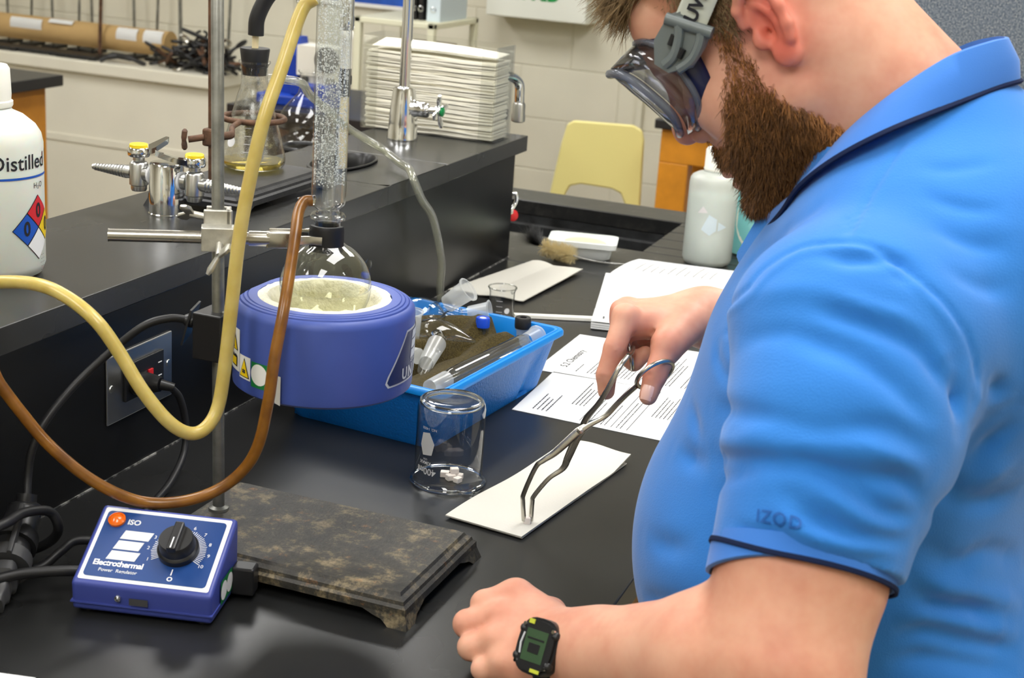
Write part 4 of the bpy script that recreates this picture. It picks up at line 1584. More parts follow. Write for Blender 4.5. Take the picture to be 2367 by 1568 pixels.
CREASES = [Crease(c[0], c[1] * (1.15 if c[1] > 0 else 1.0), c[2] * 0.85, out_normal) for c in [
    ([(0.787, -0.394, 1.345), (0.815, -0.403, 1.346), (0.843, -0.395, 1.350), (0.859, -0.396, 1.345), (0.872, -0.401, 1.336)], 0.0050, 0.0090),
    ([(0.839, -0.409, 1.341), (0.857, -0.405, 1.339), (0.871, -0.407, 1.330)], 0.0040, 0.0080),
    ([(0.787, -0.427, 1.312), (0.825, -0.437, 1.310), (0.857, -0.436, 1.303), (0.879, -0.431, 1.292), (0.894, -0.429, 1.276), (0.907, -0.424, 1.257)], 0.0050, 0.0100),
    ([(0.799, -0.423, 1.323), (0.832, -0.430, 1.318), (0.861, -0.427, 1.313), (0.881, -0.422, 1.301)], -0.0030, 0.0090),
    ([(0.779, -0.440, 1.288), (0.818, -0.455, 1.288), (0.855, -0.459, 1.277), (0.883, -0.457, 1.258), (0.902, -0.447, 1.238)], 0.0040, 0.0110),
    ([(0.902, -0.417, 1.278), (0.910, -0.418, 1.256), (0.914, -0.422, 1.235)], 0.0080, 0.0090),
    ([(0.878, -0.426, 1.300), (0.892, -0.423, 1.287), (0.905, -0.418, 1.269)], -0.0030, 0.0080),
    ([(0.914, -0.401, 1.271), (0.921, -0.390, 1.250), (0.919, -0.407, 1.231)], -0.0040, 0.0090),
    ([(0.702, -0.298, 1.173), (0.764, -0.465, 1.231), (0.799, -0.484, 1.236), (0.830, -0.487, 1.238), (0.860, -0.479, 1.244), (0.883, -0.468, 1.236), (0.903, -0.450, 1.218)], 0.0035, 0.0100),
    ([(0.713, -0.316, 1.136), (0.776, -0.483, 1.203), (0.813, -0.495, 1.212), (0.839, -0.495, 1.210), (0.868, -0.485, 1.208), (0.895, -0.462, 1.207)], 0.0045, 0.0100),
    ([(0.708, -0.309, 1.146), (0.776, -0.481, 1.213), (0.819, -0.492, 1.224), (0.857, -0.487, 1.224), (0.890, -0.466, 1.219)], -0.0030, 0.0100),
    ([(0.716, -0.324, 1.105), (0.759, -0.473, 1.184), (0.783, -0.487, 1.204)], 0.0040, 0.0090),
    ([(0.809, -0.504, 1.183), (0.828, -0.508, 1.176), (0.854, -0.503, 1.168), (0.878, -0.484, 1.162), (0.893, -0.461, 1.158)], 0.0045, 0.0090),
    ([(0.833, -0.497, 1.208), (0.853, -0.494, 1.198), (0.875, -0.484, 1.182), (0.896, -0.458, 1.173)], 0.0045, 0.0090),
    ([(0.815, -0.500, 1.198), (0.843, -0.500, 1.188), (0.869, -0.491, 1.174), (0.895, -0.460, 1.164)], -0.0035, 0.0090),
    ([(0.767, -0.496, 1.152), (0.788, -0.512, 1.154), (0.805, -0.515, 1.160), (0.824, -0.518, 1.155), (0.857, -0.507, 1.151), (0.884, -0.479, 1.146)], 0.0045, 0.0080),
    ([(0.790, -0.498, 1.183), (0.811, -0.509, 1.173), (0.830, -0.512, 1.164), (0.860, -0.502, 1.158), (0.889, -0.469, 1.150)], -0.0035, 0.0090),
    ([(0.869, -0.484, 1.216), (0.889, -0.471, 1.199), (0.900, -0.454, 1.181)], 0.0040, 0.0080),
    ([(0.834, -0.488, 1.236), (0.860, -0.483, 1.230), (0.886, -0.471, 1.217), (0.903, -0.453, 1.207)], -0.0030, 0.0090),
    ([(0.698, -0.273, 1.234), (0.728, -0.381, 1.297), (0.747, -0.384, 1.325), (0.773, -0.383, 1.346), (0.803, -0.386, 1.354), (0.828, -0.388, 1.356), (0.852, -0.395, 1.348), (0.874, -0.401, 1.335), (0.895, -0.402, 1.317), (0.908, -0.399, 1.300), (0.916, -0.395, 1.279), (0.920, -0.392, 1.260)], 0.0022, 0.0035),
    ([(0.703, -0.283, 1.232), (0.735, -0.393, 1.296), (0.755, -0.396, 1.324), (0.777, -0.391, 1.343), (0.804, -0.393, 1.351), (0.827, -0.395, 1.353), (0.850, -0.402, 1.345), (0.871, -0.407, 1.331), (0.891, -0.407, 1.313), (0.904, -0.405, 1.296)], -0.0016, 0.0050),
    ([(0.918, -0.332, 1.165), (0.931, -0.328, 1.187), (0.948, -0.323, 1.212), (0.956, -0.320, 1.223)], 0.0060, 0.0120),
    ([(0.927, -0.319, 1.149), (0.943, -0.311, 1.165), (0.962, -0.295, 1.179)], -0.0040, 0.0120),
    ([(0.901, -0.453, 1.178), (0.921, -0.324, 1.144), (0.946, -0.294, 1.136), (0.967, -0.263, 1.140)], 0.0050, 0.0130),
    ([(0.895, -0.450, 1.141), (0.917, -0.316, 1.083), (0.948, -0.280, 1.084), (0.978, -0.214, 1.055)], 0.0040, 0.0130),
    ([(0.887, -0.465, 1.112), (0.913, -0.322, 1.046), (0.942, -0.294, 1.035), (0.968, -0.267, 1.015)], 0.0060, 0.0110),
    ([(0.889, -0.336, 1.069), (0.925, -0.309, 1.056), (0.960, -0.268, 1.039), (0.985, -0.229, 1.019)], -0.0050, 0.0120),
    ([(0.881, -0.348, 1.019), (0.910, -0.328, 1.023), (0.942, -0.304, 1.011), (0.991, -0.251, 0.987)], 0.0060, 0.0110),
    ([(0.878, -0.347, 1.035), (0.910, -0.325, 1.034), (0.949, -0.292, 1.019), (0.988, -0.246, 0.998)], -0.0050, 0.0120),
    ([(0.879, -0.350, 0.994), (0.911, -0.331, 0.999), (0.955, -0.300, 0.987), (0.992, -0.261, 0.973)], 0.0050, 0.0110),
    ([(0.927, -0.376, 1.266), (0.937, -0.346, 1.245), (0.946, -0.334, 1.238)], 0.0040, 0.0090),
    ([(0.925, -0.354, 1.225), (0.938, -0.342, 1.239), (0.953, -0.331, 1.248)], -0.0040, 0.0110),
    ([(0.663, -0.260, 1.112), (0.695, -0.300, 1.121), (0.712, -0.315, 1.127)], 0.0050, 0.0120),
    ([(0.648, -0.279, 1.029), (0.680, -0.315, 1.042), (0.714, -0.337, 1.059)], 0.0040, 0.0130),
    ([(0.650, -0.276, 0.967), (0.687, -0.325, 0.992), (0.718, -0.347, 1.015)], 0.0040, 0.0130),
    ([(0.668, -0.242, 1.158), (0.683, -0.277, 1.148), (0.696, -0.298, 1.134)], 0.0030, 0.0100),
    ([(0.800, -0.340, 1.368), (0.804, -0.364, 1.363), (0.804, -0.382, 1.357)], 0.0015, 0.0040),
    ([(0.829, -0.264, 1.421), (0.820, -0.294, 1.400), (0.811, -0.327, 1.376), (0.809, -0.380, 1.359)], 0.0016, 0.0030),
    ([(0.835, -0.267, 1.420), (0.826, -0.298, 1.399), (0.817, -0.331, 1.375), (0.814, -0.381, 1.359)], -0.0010, 0.0040),
    ([(0.845, -0.317, 1.389), (0.883, -0.323, 1.382), (0.922, -0.312, 1.382)], 0.0022, 0.0090),
    ([(0.858, -0.347, 1.369), (0.898, -0.342, 1.358), (0.933, -0.326, 1.358)], 0.0025, 0.0100),
    ([(0.874, -0.382, 1.347), (0.907, -0.368, 1.333), (0.938, -0.338, 1.327)], 0.0025, 0.0100),
    ([(0.728, -0.261, 1.319), (0.761, -0.301, 1.353), (0.783, -0.301, 1.375)], 0.0020, 0.0100),
    ([(0.696, -0.234, 1.273), (0.719, -0.251, 1.308), (0.761, -0.336, 1.349)], 0.0020, 0.0090),
    ([(0.837, -0.292, 1.405), (0.870, -0.295, 1.406), (0.911, -0.273, 1.416)], 0.0018, 0.0090),
    ([(0.691, -0.260, 1.234), (0.707, -0.299, 1.207), (0.742, -0.438, 1.218)], 0.0025, 0.0090),
    ([(0.737, -0.396, 1.298), (0.776, -0.416, 1.319), (0.817, -0.428, 1.321)], -0.0025, 0.0120),
    ([(0.736, -0.403, 1.264), (0.784, -0.440, 1.292), (0.828, -0.451, 1.293), (0.861, -0.454, 1.279)], 0.0025, 0.0110),
    ([(0.751, -0.458, 1.208), (0.790, -0.483, 1.231), (0.828, -0.488, 1.237), (0.865, -0.482, 1.229)], -0.0025, 0.0100),
]]
sk_ = NT('skin')
_n = sk_.noise(14, 4, 0.6)
_n2 = sk_.noise(55, 3, 0.6)
_base = sk_.ramp(_n, [(0.32, srgb(206, 140, 116)), (0.50, srgb(217, 160, 134)), (0.70, srgb(226, 177, 150))])
_at = sk_.n('ShaderNodeAttribute', attribute_name='tone')
_mx = sk_.n('ShaderNodeMixRGB', blend_type='MULTIPLY')
_mx.inputs[0].default_value = 1.0
sk_.l(_base, _mx.inputs[1])
sk_.l(_at.outputs['Color'], _mx.inputs[2])
sk_.l(_mx.outputs[0], sk_.b.inputs['Base Color'])
sk_.b.inputs['Roughness'].default_value = 0.48
sk_.b.inputs['Specular IOR Level'].default_value = 0.35
sk_.b.inputs['Subsurface Weight'].default_value = 0.18
sk_.b.inputs['Subsurface Radius'].default_value = (0.010, 0.004, 0.002)
sk_.b.inputs['Subsurface Scale'].default_value = 1.0
sk_.bump(_n2, 0.10, 0.0012)
cl = NT('polo_cloth')
_n = cl.noise(9, 3)
cl.l(cl.ramp(_n, [(0.3, srgb(44, 120, 204)), (0.7, srgb(48, 127, 212))]), cl.b.inputs['Base Color'])
cl.b.inputs['Roughness'].default_value = 0.8
cl.b.inputs['Specular IOR Level'].default_value = 0.2
cl.b.inputs['Sheen Weight'].default_value = 0.25
_wv = cl.n('ShaderNodeTexVoronoi')
_wv.inputs['Scale'].default_value = 620
cl.l(cl.coord(), _wv.inputs['Vector'])
cl.bump(_wv.outputs['Distance'], 0.25, 0.0006)

person = thing('person', (0.86, -0.16, 0.0), 'man in blue polo shirt and goggles leaning over the bench with tongs', 'person')
V, Q = sdf_mesh(SKIN, (0.44, -0.62, 0.87), (1.06, 0.22, 1.68), 0.0022)
tone = np.ones((len(V), 3), np.float32)


def blush(c, r, col, k=1.0):
    d = np.linalg.norm(V - np.asarray(c, np.float32), axis=1)
    w = (np.exp(-(d / r) ** 2) * k)[:, None]
    tone[:] = tone * (1 - w) + np.asarray(col, np.float32) * w


blush(hp(1, 86, 10), 0.030, (1.0, 0.40, 0.40), 0.95)       # ear
blush(hp(4, 84, -20), 0.018, (1.0, 0.42, 0.42), 0.9)
blush(hp(132, 0, -30), 0.022, (0.90, 0.66, 0.64), 0.8)      # nose
blush(hp(120, 0, -86), 0.018, (0.85, 0.58, 0.56), 0.8)      # lips
for c in RH['mcp'][:2] + RH['thumb'][1:3]:
    blush(c, 0.022, (0.96, 0.80, 0.78), 0.6)
blush((0.57, -0.39, 0.97), 0.06, (0.98, 0.86, 0.84), 0.8)
blush((0.56, -0.01, 1.15), 0.05, (0.98, 0.86, 0.84), 0.8)
blush((0.79, -0.50, 1.09), 0.06, (1.0, 0.88, 0.84), 0.6)
BODY_V = V
_hl = (V - H0) @ HAX.T * 1000
_line = np.interp(_hl[:, 0], [-110, -60, -30, 0, 20, 36, 60, 90, 120], [2, 14, 34, 46, 40, 6, 22, 82, 96])
_w = np.clip((_hl[:, 2] - _line) / 14, 0, 1) * (np.abs(_hl[:, 1]) < 79) * (_hl[:, 2] < 170) * (_hl[:, 0] < 112) * (_hl[:, 0] > -100) * (_hl[:, 2] > 0)
tone = tone * (1 - 0.6 * _w[:, None]) + np.array([0.46, 0.34, 0.22], np.float32) * 0.6 * _w[:, None]
tone = tone.astype(np.float32)
hv_ = (V - H0) @ HAX.T * 1000
body = mesh_from('body', V, Q, 'skin', person, tone)
V, Q = sdf_mesh(Shirt(CREASES), (0.56, -0.56, 0.78), (1.10, 0.24, 1.50), 0.0032)
shirt = mesh_from('polo_shirt', V, Q, 'polo_cloth', person)
shirt['label'] = 'bright blue short-sleeved polo shirt'
# --- shirt details: collar, cuff, trim
mat('navy_trim', srgb(18, 30, 62), 0.8, spec=0.2)
mat('collar_knit', srgb(62, 122, 206), 0.85, spec=0.2, bump=0.25, bscale=900, bdist=0.0006, sheen=0.2)
top = [(0.7150, -0.1880, 1.3390), (0.7350, -0.2120, 1.3560), (0.7470, -0.2230, 1.3730), (0.7740, -0.2360, 1.4150), (0.8060, -0.2380, 1.4500), (0.8500, -0.2190, 1.4860), (0.8810, -0.1880, 1.5000), (0.8920, -0.1600, 1.5020)]
bot = [(0.7150, -0.2050, 1.3190), (0.7310, -0.2380, 1.3420), (0.7460, -0.2540, 1.3690), (0.7740, -0.2700, 1.3980), (0.8130, -0.2720, 1.4260), (0.8580, -0.2400, 1.4490), (0.8920, -0.1950, 1.4640), (0.9070, -0.1600, 1.4680)]


def mirror_path(p):
    return [Vector(q) for q in p] + [Vector((q[0], -0.32 - q[1], q[2])) for q in p[-2::-1]]


Tp, Bp = catmull(mirror_path(top), 6), catmull(mirror_path(bot), 6)
cen = Vector((0.80, -0.16, 1.40))
V, F = [], []
NC = 7
for t_, b_ in zip(Tp, Bp):
    inw = (Vector((0.795, -0.16, t_.z)) - t_)
    inw.z = 0
    inw.normalize()
    mid = (t_ + b_) / 2 - inw * 0.004
    dn = Vector((0.35, 0, -0.94))
    V += [t_ + inw * 0.004 + dn * 0.030, t_ + inw * 0.0035, t_, mid, b_, b_ + inw * 0.0025 + dn * 0.001, (t_ + b_) / 2 + inw * 0.002]
n = len(Tp)
for i in range(n - 1):
    for k in range(NC):
        k2 = (k + 1) % NC
        F.append((i * NC + k, i * NC + k2, (i + 1) * NC + k2, (i + 1) * NC + k))
F += [tuple(range(NC)), tuple((n - 1) * NC + k for k in range(NC - 1, -1, -1))]
col_o = MB().add(V, F, True).build('collar', 'collar_knit', person)
MB().tube(Bp, 1.0, n=8, flat=(0.0026, 0.0016, (0, 0, 1))).build('collar_trim', 'navy_trim', col_o)
# standing placket edge under the chin
pk = MB()
pk.slab(lambda u, v: Vector((0.7120 + 0.012 * u - 0.028 * v, -0.178 - 0.022 * u, 1.352 - 0.066 * v - 0.010 * u)), 4, 6, 0.004)
pk.build('placket', 'polo_cloth', person)


def ring_on_arm(tilt, off, r, z_pos=0.73):
    c = Vector(SH_L + (EL_L - SH_L) * z_pos)
    nrm = Vector(HEM_N)
    ex = Vector((1, 0, 0))
    ex = (ex - nrm * ex.dot(nrm)).normalized()
    ey = nrm.cross(ex)
    return [c + ex * (r * math.cos(a)) + ey * (r * math.sin(a)) + nrm * (off + tilt * math.cos(a)) for a in np.linspace(0, 2 * math.pi, 49)[:-1]], ex, ey, c, nrm


# ribbed cuff below the sleeve and its dark trim
cuff_path, ex, ey, cc0, nrm = ring_on_arm(0.0, 0.0, 0.0695)
V, F = [], []
for k in range(48):
    a = 2 * math.pi * k / 48
    dr_ = ex * math.cos(a) + ey * math.sin(a)
    drop = 0.006 + 0.013 * max(0.0, -math.cos(a)) ** 1.5
    for r_, h_ in ((0.0715, -0.010), (0.0715, drop), (0.0685, drop + 0.001), (0.0675, -0.010)):
        V.append(cc0 + dr_ * r_ + nrm * h_)
for k in range(48):
    k2 = (k + 1) % 48
    for j in range(4):
        j2 = (j + 1) % 4
        F.append((k * 4 + j, k2 * 4 + j, k2 * 4 + j2, k * 4 + j2))
cuff = MB().add(V, F, True).build('sleeve_cuff', 'collar_knit', person)
tr_path = [cc0 + (ex * math.cos(a) + ey * math.sin(a)) * 0.0718 + nrm * (0.0065 - 0.012 * max(0.0, -math.cos(a)) ** 2) for a in np.linspace(0, 2 * math.pi, 49)[:-1]]
MB().tube(tr_path, 1.0, n=8, closed=True, flat=(0.0022, 0.0016, tuple(nrm))).build('cuff_trim', 'navy_trim', cuff)
# embroidered mark on the sleeve
mat('thread_blue', srgb(28, 92, 172), 0.7)


def on_sleeve(u, v):
    a0 = math.radians(-104 if False else 0)
    base = Vector((0.8035, -0.5080, 1.1690))
    x = Vector((0.98, -0.18, 0.05)).normalized()
    y = -nrm
    p = base + x * u + y * v
    w = p - cc0
    axl = w.dot(nrm)
    rad = (w - nrm * axl)
    for _ in range(12):
        d = float(SHIRT_F(np.array([tuple(p)], np.float32))[0])
        p = p - rad.normalized() * d
    return p + rad.normalized() * 0.0012


SHIRT_F = Shirt(CREASES).f
text_mesh('lettering', 'IZOD', 0.013, on_sleeve, 'thread_blue', shirt, bold=0.0002, spacing=1.15)

# trousers and shoes
mat('denim', srgb(44, 56, 84), 0.85, var=0.15, vscale=60)
TRS = Field()
TRS.u(Ell(A3(0.885, -0.160, 0.860), (0.140, 0.180, 0.120)))
for sy in (-1, 1):
    TRS.u(Cone(A3(0.885, -0.160 + sy * 0.085, 0.83), A3(0.870, -0.160 + sy * 0.100, 0.48), 0.092, 0.064), 0.03)
    TRS.u(Cone(A3(0.870, -0.160 + sy * 0.100, 0.48), A3(0.895, -0.160 + sy * 0.105, 0.07), 0.062, 0.055), 0.02)
TRS.cut(Half(A3(0, 0, 0.035), (0, 0, 1)), 0.0) if False else None
V, Q = sdf_mesh(TRS, (0.70, -0.42, 0.0), (1.08, 0.10, 1.02), 0.009)
mesh_from('trousers', V, Q, 'denim', person)
for sy in (-1, 1):
    SF = Field()
    c = A3(0.895, -0.160 + sy * 0.105, 0.0)
    SF.u(Ell(c + A3(-0.10, sy * 0.012, 0.040), (0.10, 0.050, 0.042)))
    SF.u(Ell(c + A3(0.01, 0, 0.050), (0.075, 0.042, 0.055)), 0.03)
    SF.u(Cone(c + A3(-0.12, sy * 0.012, 0.018), c + A3(0.04, 0, 0.018), 0.040, 0.034), 0.02)

    class _Sole:
        def __init__(self, f):
            self.f = f

        def __call__(self, p, near=None):
            return np.maximum(self.f(p, near), 0.002 - p[:, 2])
    V, Q = sdf_mesh(_Sole(SF), c - A3(0.25, 0.08, 0.01), c + A3(0.12, 0.08, 0.14), 0.006)
    mesh_from('shoe', V, Q, 'black_rubber', person)

# --- beard and hair: fine tapered strands grown from a soft mass
hm_ = NT('hair_strand')
_at = hm_.n('ShaderNodeAttribute', attribute_name='tone')
hm_.l(_at.outputs['Color'], hm_.b.inputs['Base Color'])
hm_.b.inputs['Roughness'].default_value = 0.45
hm_.b.inputs['Specular IOR Level'].default_value = 0.4


def grow(roots, normals, comb, length, rad, col_lo, col_hi, seed, curl=0.35, down=0.35):
    g = np.random.default_rng(seed)
    n = len(roots)
    d = comb + 0.30 * g.normal(size=(n, 3))
    d /= np.linalg.norm(d, axis=1)[:, None] + 1e-9
    L = length * g.uniform(0.6, 1.25, (n, 1))
    pts = [roots]
    cur = d.copy()
    for s in range(3):
        pts.append(pts[-1] + cur * L / 3)
        cur = cur + np.array([0, 0, -down]) + curl * 0.4 * g.normal(size=(n, 3))
        cur /= np.linalg.norm(cur, axis=1)[:, None]
    u = np.cross(d, np.array([0.3, 0.9, 0.2]))
    u /= np.linalg.norm(u, axis=1)[:, None] + 1e-9
    v = np.cross(d, u)
    rs = [1.0, 0.9, 0.65, 0.12]
    V = np.zeros((n, 4, 3, 3))
    for s in range(4):
        for k in range(3):
            a = 2 * math.pi * k / 3
            V[:, s, k] = pts[s] + (u * math.cos(a) + v * math.sin(a)) * (rad * rs[s])
    q = []
    for s in range(3):
        for k in range(3):
            k2 = (k + 1) % 3
            q.append((s * 3 + k, s * 3 + k2, (s + 1) * 3 + k2, (s + 1) * 3 + k))
    Q = (np.arange(n)[:, None, None] * 12 + np.array(q)[None]).reshape(-1, 4)
    t = g.beta(1.5, 2.2, (n, 1))
    c = np.asarray(col_lo) * (1 - t) + np.asarray(col_hi) * t
    return V.reshape(-1, 3), Q, np.repeat(c, 12, 0)


def gradient(f, P, e=0.002):
    P = P.astype(np.float32)
    g = np.stack([f(P + A3(*(e * np.eye(3)[i]))) - f(P - A3(*(e * np.eye(3)[i]))) for i in range(3)], 1)
    return g / (np.linalg.norm(g, axis=1)[:, None] + 1e-9)


BEARD = Field()
for s_ in (-1, 1):
    BEARD.u(hc((40, s_ * 50, -76), (88, s_ * 24, -108), 20, 22), 0.02)
BEARD.u(he((98, 0, -116), (21, 30, 15)), 0.02)
V, Q = sdf_mesh(BEARD, hp(60, 0, -60) - 0.16, hp(60, 0, -60) + 0.16, 0.0035)
g = np.random.default_rng(5)
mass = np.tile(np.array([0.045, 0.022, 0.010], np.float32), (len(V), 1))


def inside(poly, x, y):
    r = np.zeros(len(x), bool)
    n = len(poly)
    for i in range(n):
        (x0, y0), (x1, y1) = poly[i], poly[(i + 1) % n]
        c = ((y0 > y) != (y1 > y)) & (x < (x1 - x0) * (y - y0) / (y1 - y0 + 1e-9) + x0)
        r ^= c
    return r


BPOLY = [(38, 34), (50, 30), (56, -4), (68, -20), (84, -44), (96, -62), (112, -58), (122, -50), (140, -50), (140, -71), (116, -74), (108, -88), (112, -104), (140, -106), (140, -145), (60, -140), (20, -128), (4, -104), (18, -80), (28, -58), (36, -36), (36, -6)]
hv = (BODY_V - H0) @ HAX.T * 1000
jit = g.normal(size=hv.shape) * 2.2
on = np.flatnonzero(inside(BPOLY, hv[:, 0] + jit[:, 0], hv[:, 2] + jit[:, 2]) & (np.abs(hv[:, 1]) < 90) & (hv[:, 2] > -150) & (hv[:, 2] < 40) & (np.abs(hv[:, 1]) > 0))
_bt = body.data.color_attributes['tone']
_bc = np.empty(len(BODY_V) * 4, np.float32)
_bt.data.foreach_get('color', _bc)
_bc = _bc.reshape(-1, 4)
_bc[on, :3] = _bc[on, :3] * 0.45 + np.array([0.42, 0.26, 0.16], np.float32) * 0.55
_bt.data.foreach_set('color', _bc.ravel())
pool = np.concatenate([BODY_V[on], V])
nrm_p = np.concatenate([gradient(SKIN, BODY_V[on]), gradient(BEARD, V)])
NS = 46000
idx = g.choice(len(pool), NS)
roots = pool[idx] + g.normal(size=(NS, 3)) * 0.0010
nr = nrm_p[idx]
lr = (roots - H0) @ HAX.T * 1000
must = (lr[:, 0] > 105) & (lr[:, 2] > -80)
comb = 0.55 * nr - 0.55 * HU + 0.12 * HF + np.array([0.08, 0, -0.30])
comb = np.where(must[:, None], 0.45 * nr - 0.8 * HU + np.sign(lr[:, 1:2]) * 0.5 * HL, comb)
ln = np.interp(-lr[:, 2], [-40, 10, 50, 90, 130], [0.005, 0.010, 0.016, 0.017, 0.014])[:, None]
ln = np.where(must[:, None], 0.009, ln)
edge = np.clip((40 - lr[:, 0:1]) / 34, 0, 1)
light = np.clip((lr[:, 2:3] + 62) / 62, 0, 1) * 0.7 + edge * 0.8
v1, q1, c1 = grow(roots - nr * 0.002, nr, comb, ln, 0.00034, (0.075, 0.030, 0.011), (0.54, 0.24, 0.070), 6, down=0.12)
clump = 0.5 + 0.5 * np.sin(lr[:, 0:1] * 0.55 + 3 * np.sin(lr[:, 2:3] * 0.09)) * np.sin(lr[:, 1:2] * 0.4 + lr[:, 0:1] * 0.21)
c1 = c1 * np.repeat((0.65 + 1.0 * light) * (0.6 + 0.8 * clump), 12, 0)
VV = np.concatenate([V, v1])
QQ = np.concatenate([Q, q1 + len(V)])
CC = np.concatenate([mass, c1])
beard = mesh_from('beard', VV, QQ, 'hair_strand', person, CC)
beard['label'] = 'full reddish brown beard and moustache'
# scalp hair: cap sampled on the skull above the hairline
g = np.random.default_rng(9)
n_ = 60000
d_ = g.normal(size=(n_, 3))
d_ /= np.linalg.norm(d_, axis=1)[:, None]
sk0 = np.array([6, 0, 62]) + d_ * np.array([104, 81, 95])
line = np.interp(sk0[:, 0], [-110, -60, -30, 0, 20, 36, 60, 90, 120], [2, 14, 34, 46, 40, 6, 22, 82, 96])
keep = sk0[:, 2] > line + g.normal(size=n_) * 4
sk0 = sk0[keep]
d_ = d_[keep]
roots = (H0 + (sk0 @ HAX) / 1000.0)
nr = d_ @ HAX
comb = np.where((sk0[:, 2] > 95)[:, None], 0.5 * nr + 0.8 * HF, 0.35 * nr - 0.7 * HU - 0.25 * HF)
ln = np.where(sk0[:, 2] > 95, 0.026, 0.010)[:, None]
ln = np.where((sk0[:, 0] < -20)[:, None] & (sk0[:, 2] < 60)[:, None], 0.004, ln)
v1, q1, c1 = grow(roots - nr * 0.003, nr, comb, ln, 0.0004, (0.15, 0.095, 0.045), (0.46, 0.31, 0.16), 10, down=0.12)
m_ = 1500
fr = np.stack([g.uniform(98, 112, m_), g.uniform(-55, 60, m_), g.uniform(92, 122, m_)], 1)
fr[:, 0] -= (fr[:, 1] / 60) ** 2 * 22
fn = np.tile(HF, (m_, 1))
v2, q2, c2 = grow(H0 + (fr @ HAX) / 1000.0, fn, np.tile(HF * 1.0 - 0.10 * HU, (m_, 1)), 0.040, 0.00045, (0.13, 0.08, 0.03), (0.42, 0.28, 0.13), 12, down=0.10)
hair = mesh_from('hair', np.concatenate([v1, v2]), np.concatenate([q1, q2 + len(v1)]), 'hair_strand', person, np.concatenate([c1, c2]))
hair['label'] = 'short brown hair with a fringe'

# fingernail of the right thumb
mat('nail', srgb(238, 190, 172), 0.25, spec=0.5)
tp, ti = Vector(RH['thumb'][3]), Vector(RH['thumb'][2])
td = (tp - ti).normalized()
nn = Vector((-0.05, -0.80, 0.60))
nn = (nn - td * nn.dot(td)).normalized()
nb_ = td.cross(nn)
MB().grid(lambda u, v: tp + td * (-0.009 + 0.0155 * v) + nb_ * (0.0072 * math.sin((u - 0.5) * 2.4)) * (1 - 0.2 * abs(v - 0.4)) + nn * (0.0114 - 0.0011 * (1 - math.cos((u - 0.5) * 2.4)) * 4 - 0.0034 * v * v), 8, 6).build('thumbnail', 'nail', person)

# ------------------------------------------------------------------ safety goggles
gg = thing('safety_goggles', tuple(hp(120, 0, 15)), 'clear chemical splash goggles with grey strap on the man\'s face', 'goggles')
glass_mat('goggle_lens', tint=(0.93, 0.94, 0.95), edge=(0.35, 0.36, 0.40), edge_pos=0.45, gloss_rough=0.04)
gf = NT('goggle_frame')
gf.b.inputs['Base Color'].default_value = (0.20, 0.22, 0.27, 1)
gf.b.inputs['Roughness'].default_value = 0.08
gf.b.inputs['Transmission Weight'].default_value = 0.0
_tr = gf.n('ShaderNodeBsdfTransparent')
_tr.inputs[0].default_value = (0.62, 0.64, 0.70, 1)
_mx = gf.n('ShaderNodeMixShader')
_mx.inputs[0].default_value = 0.48
gf.l(_tr.outputs[0], _mx.inputs[1])
gf.l(gf.b.outputs[0], _mx.inputs[2])
gf.l(_mx.outputs[0], gf.out.inputs['Surface'])
mat('goggle_skirt', srgb(24, 30, 66), 0.25, spec=0.5)
mat('clip_grey', srgb(108, 116, 116), 0.3, spec=0.5)
mat('strap_grey', srgb(196, 200, 188), 0.7)


def gog_loop(fm_top, fm_bot, curv, hl, uc, hu, n=64, nose=0.0):
    out = []
    for k in range(n):
        a = 2 * math.pi * k / n
        ca, sa = math.cos(a), math.sin(a)
        l = hl * math.copysign(abs(ca) ** 0.62, ca)
        u = uc + hu * math.copysign(abs(sa) ** 0.62, sa)
        t = (u - (uc - hu)) / (2 * hu)
        f = fm_bot + (fm_top - fm_bot) * t - curv * (l / hl) ** 2
        if nose and sa < 0:
            u += nose * math.exp(-(l / 16) ** 2)
        out.append(Vector(hp(f, l, u)))
    return out


L_lens = gog_loop(164, 140, 26, 66, 15, 42, nose=6)
L_rim = gog_loop(160, 134, 28, 70, 14, 46, nose=8)
L_mid = gog_loop(128, 124, 36, 75, 16, 49, nose=16)
L_skt = gog_loop(104, 116, 40, 69, 12, 45, nose=26)


def loft(loops, material, name, parent, th=0.0):
    V, F = [], []
    n = len(loops[0])
    for lp in loops:
        V += lp
    for i in range(len(loops) - 1):
        for k in range(n):
            k2 = (k + 1) % n
            F.append((i * n + k, i * n + k2, (i + 1) * n + k2, (i + 1) * n + k))
    o = MB().add(V, F, True).build(name, material, parent)
    if th:
        md = o.modifiers.new('thickness', 'SOLIDIFY')
        md.thickness = th
        md.offset = 0
    return o


# lens: filled sheet inside the rim
cl_ = [Vector(hp(171 - 18 * s, 0, 16)) for s in (0.0,)][0]
n = len(L_lens)
V, F = [], []
for s in (1.0, 0.75, 0.5, 0.25):
    for p in L_lens:
        q = (Vector(p) - Vector(H0))
        f, l, u = q.dot(Vector(HF)) * 1000, q.dot(Vector(HL)) * 1000, q.dot(Vector(HU)) * 1000
        l2, u2 = l * s, 15 + (u - 15) * s
        t = (u2 + 27) / 84
        V.append(hp(140 + 24 * t - 26 * (l2 / 66) ** 2, l2, u2))
V.append(hp(152, 0, 15))
for i in range(3):
    for k in range(n):
        k2 = (k + 1) % n
        F.append((i * n + k, i * n + k2, (i + 1) * n + k2, (i + 1) * n + k))
for k in range(n):
    F.append((3 * n + k, 3 * n + (k + 1) % n, 4 * n))
MB().add([Vector(p) for p in V], F, True).build('lens', 'goggle_lens', gg)
glass_mat('goggle_wall', tint=(0.70, 0.71, 0.75), edge=(0.25, 0.26, 0.32), edge_pos=0.35, gloss_rough=0.06)
loft([L_rim, L_mid], 'goggle_wall', 'side_wall', gg, 0.0018)
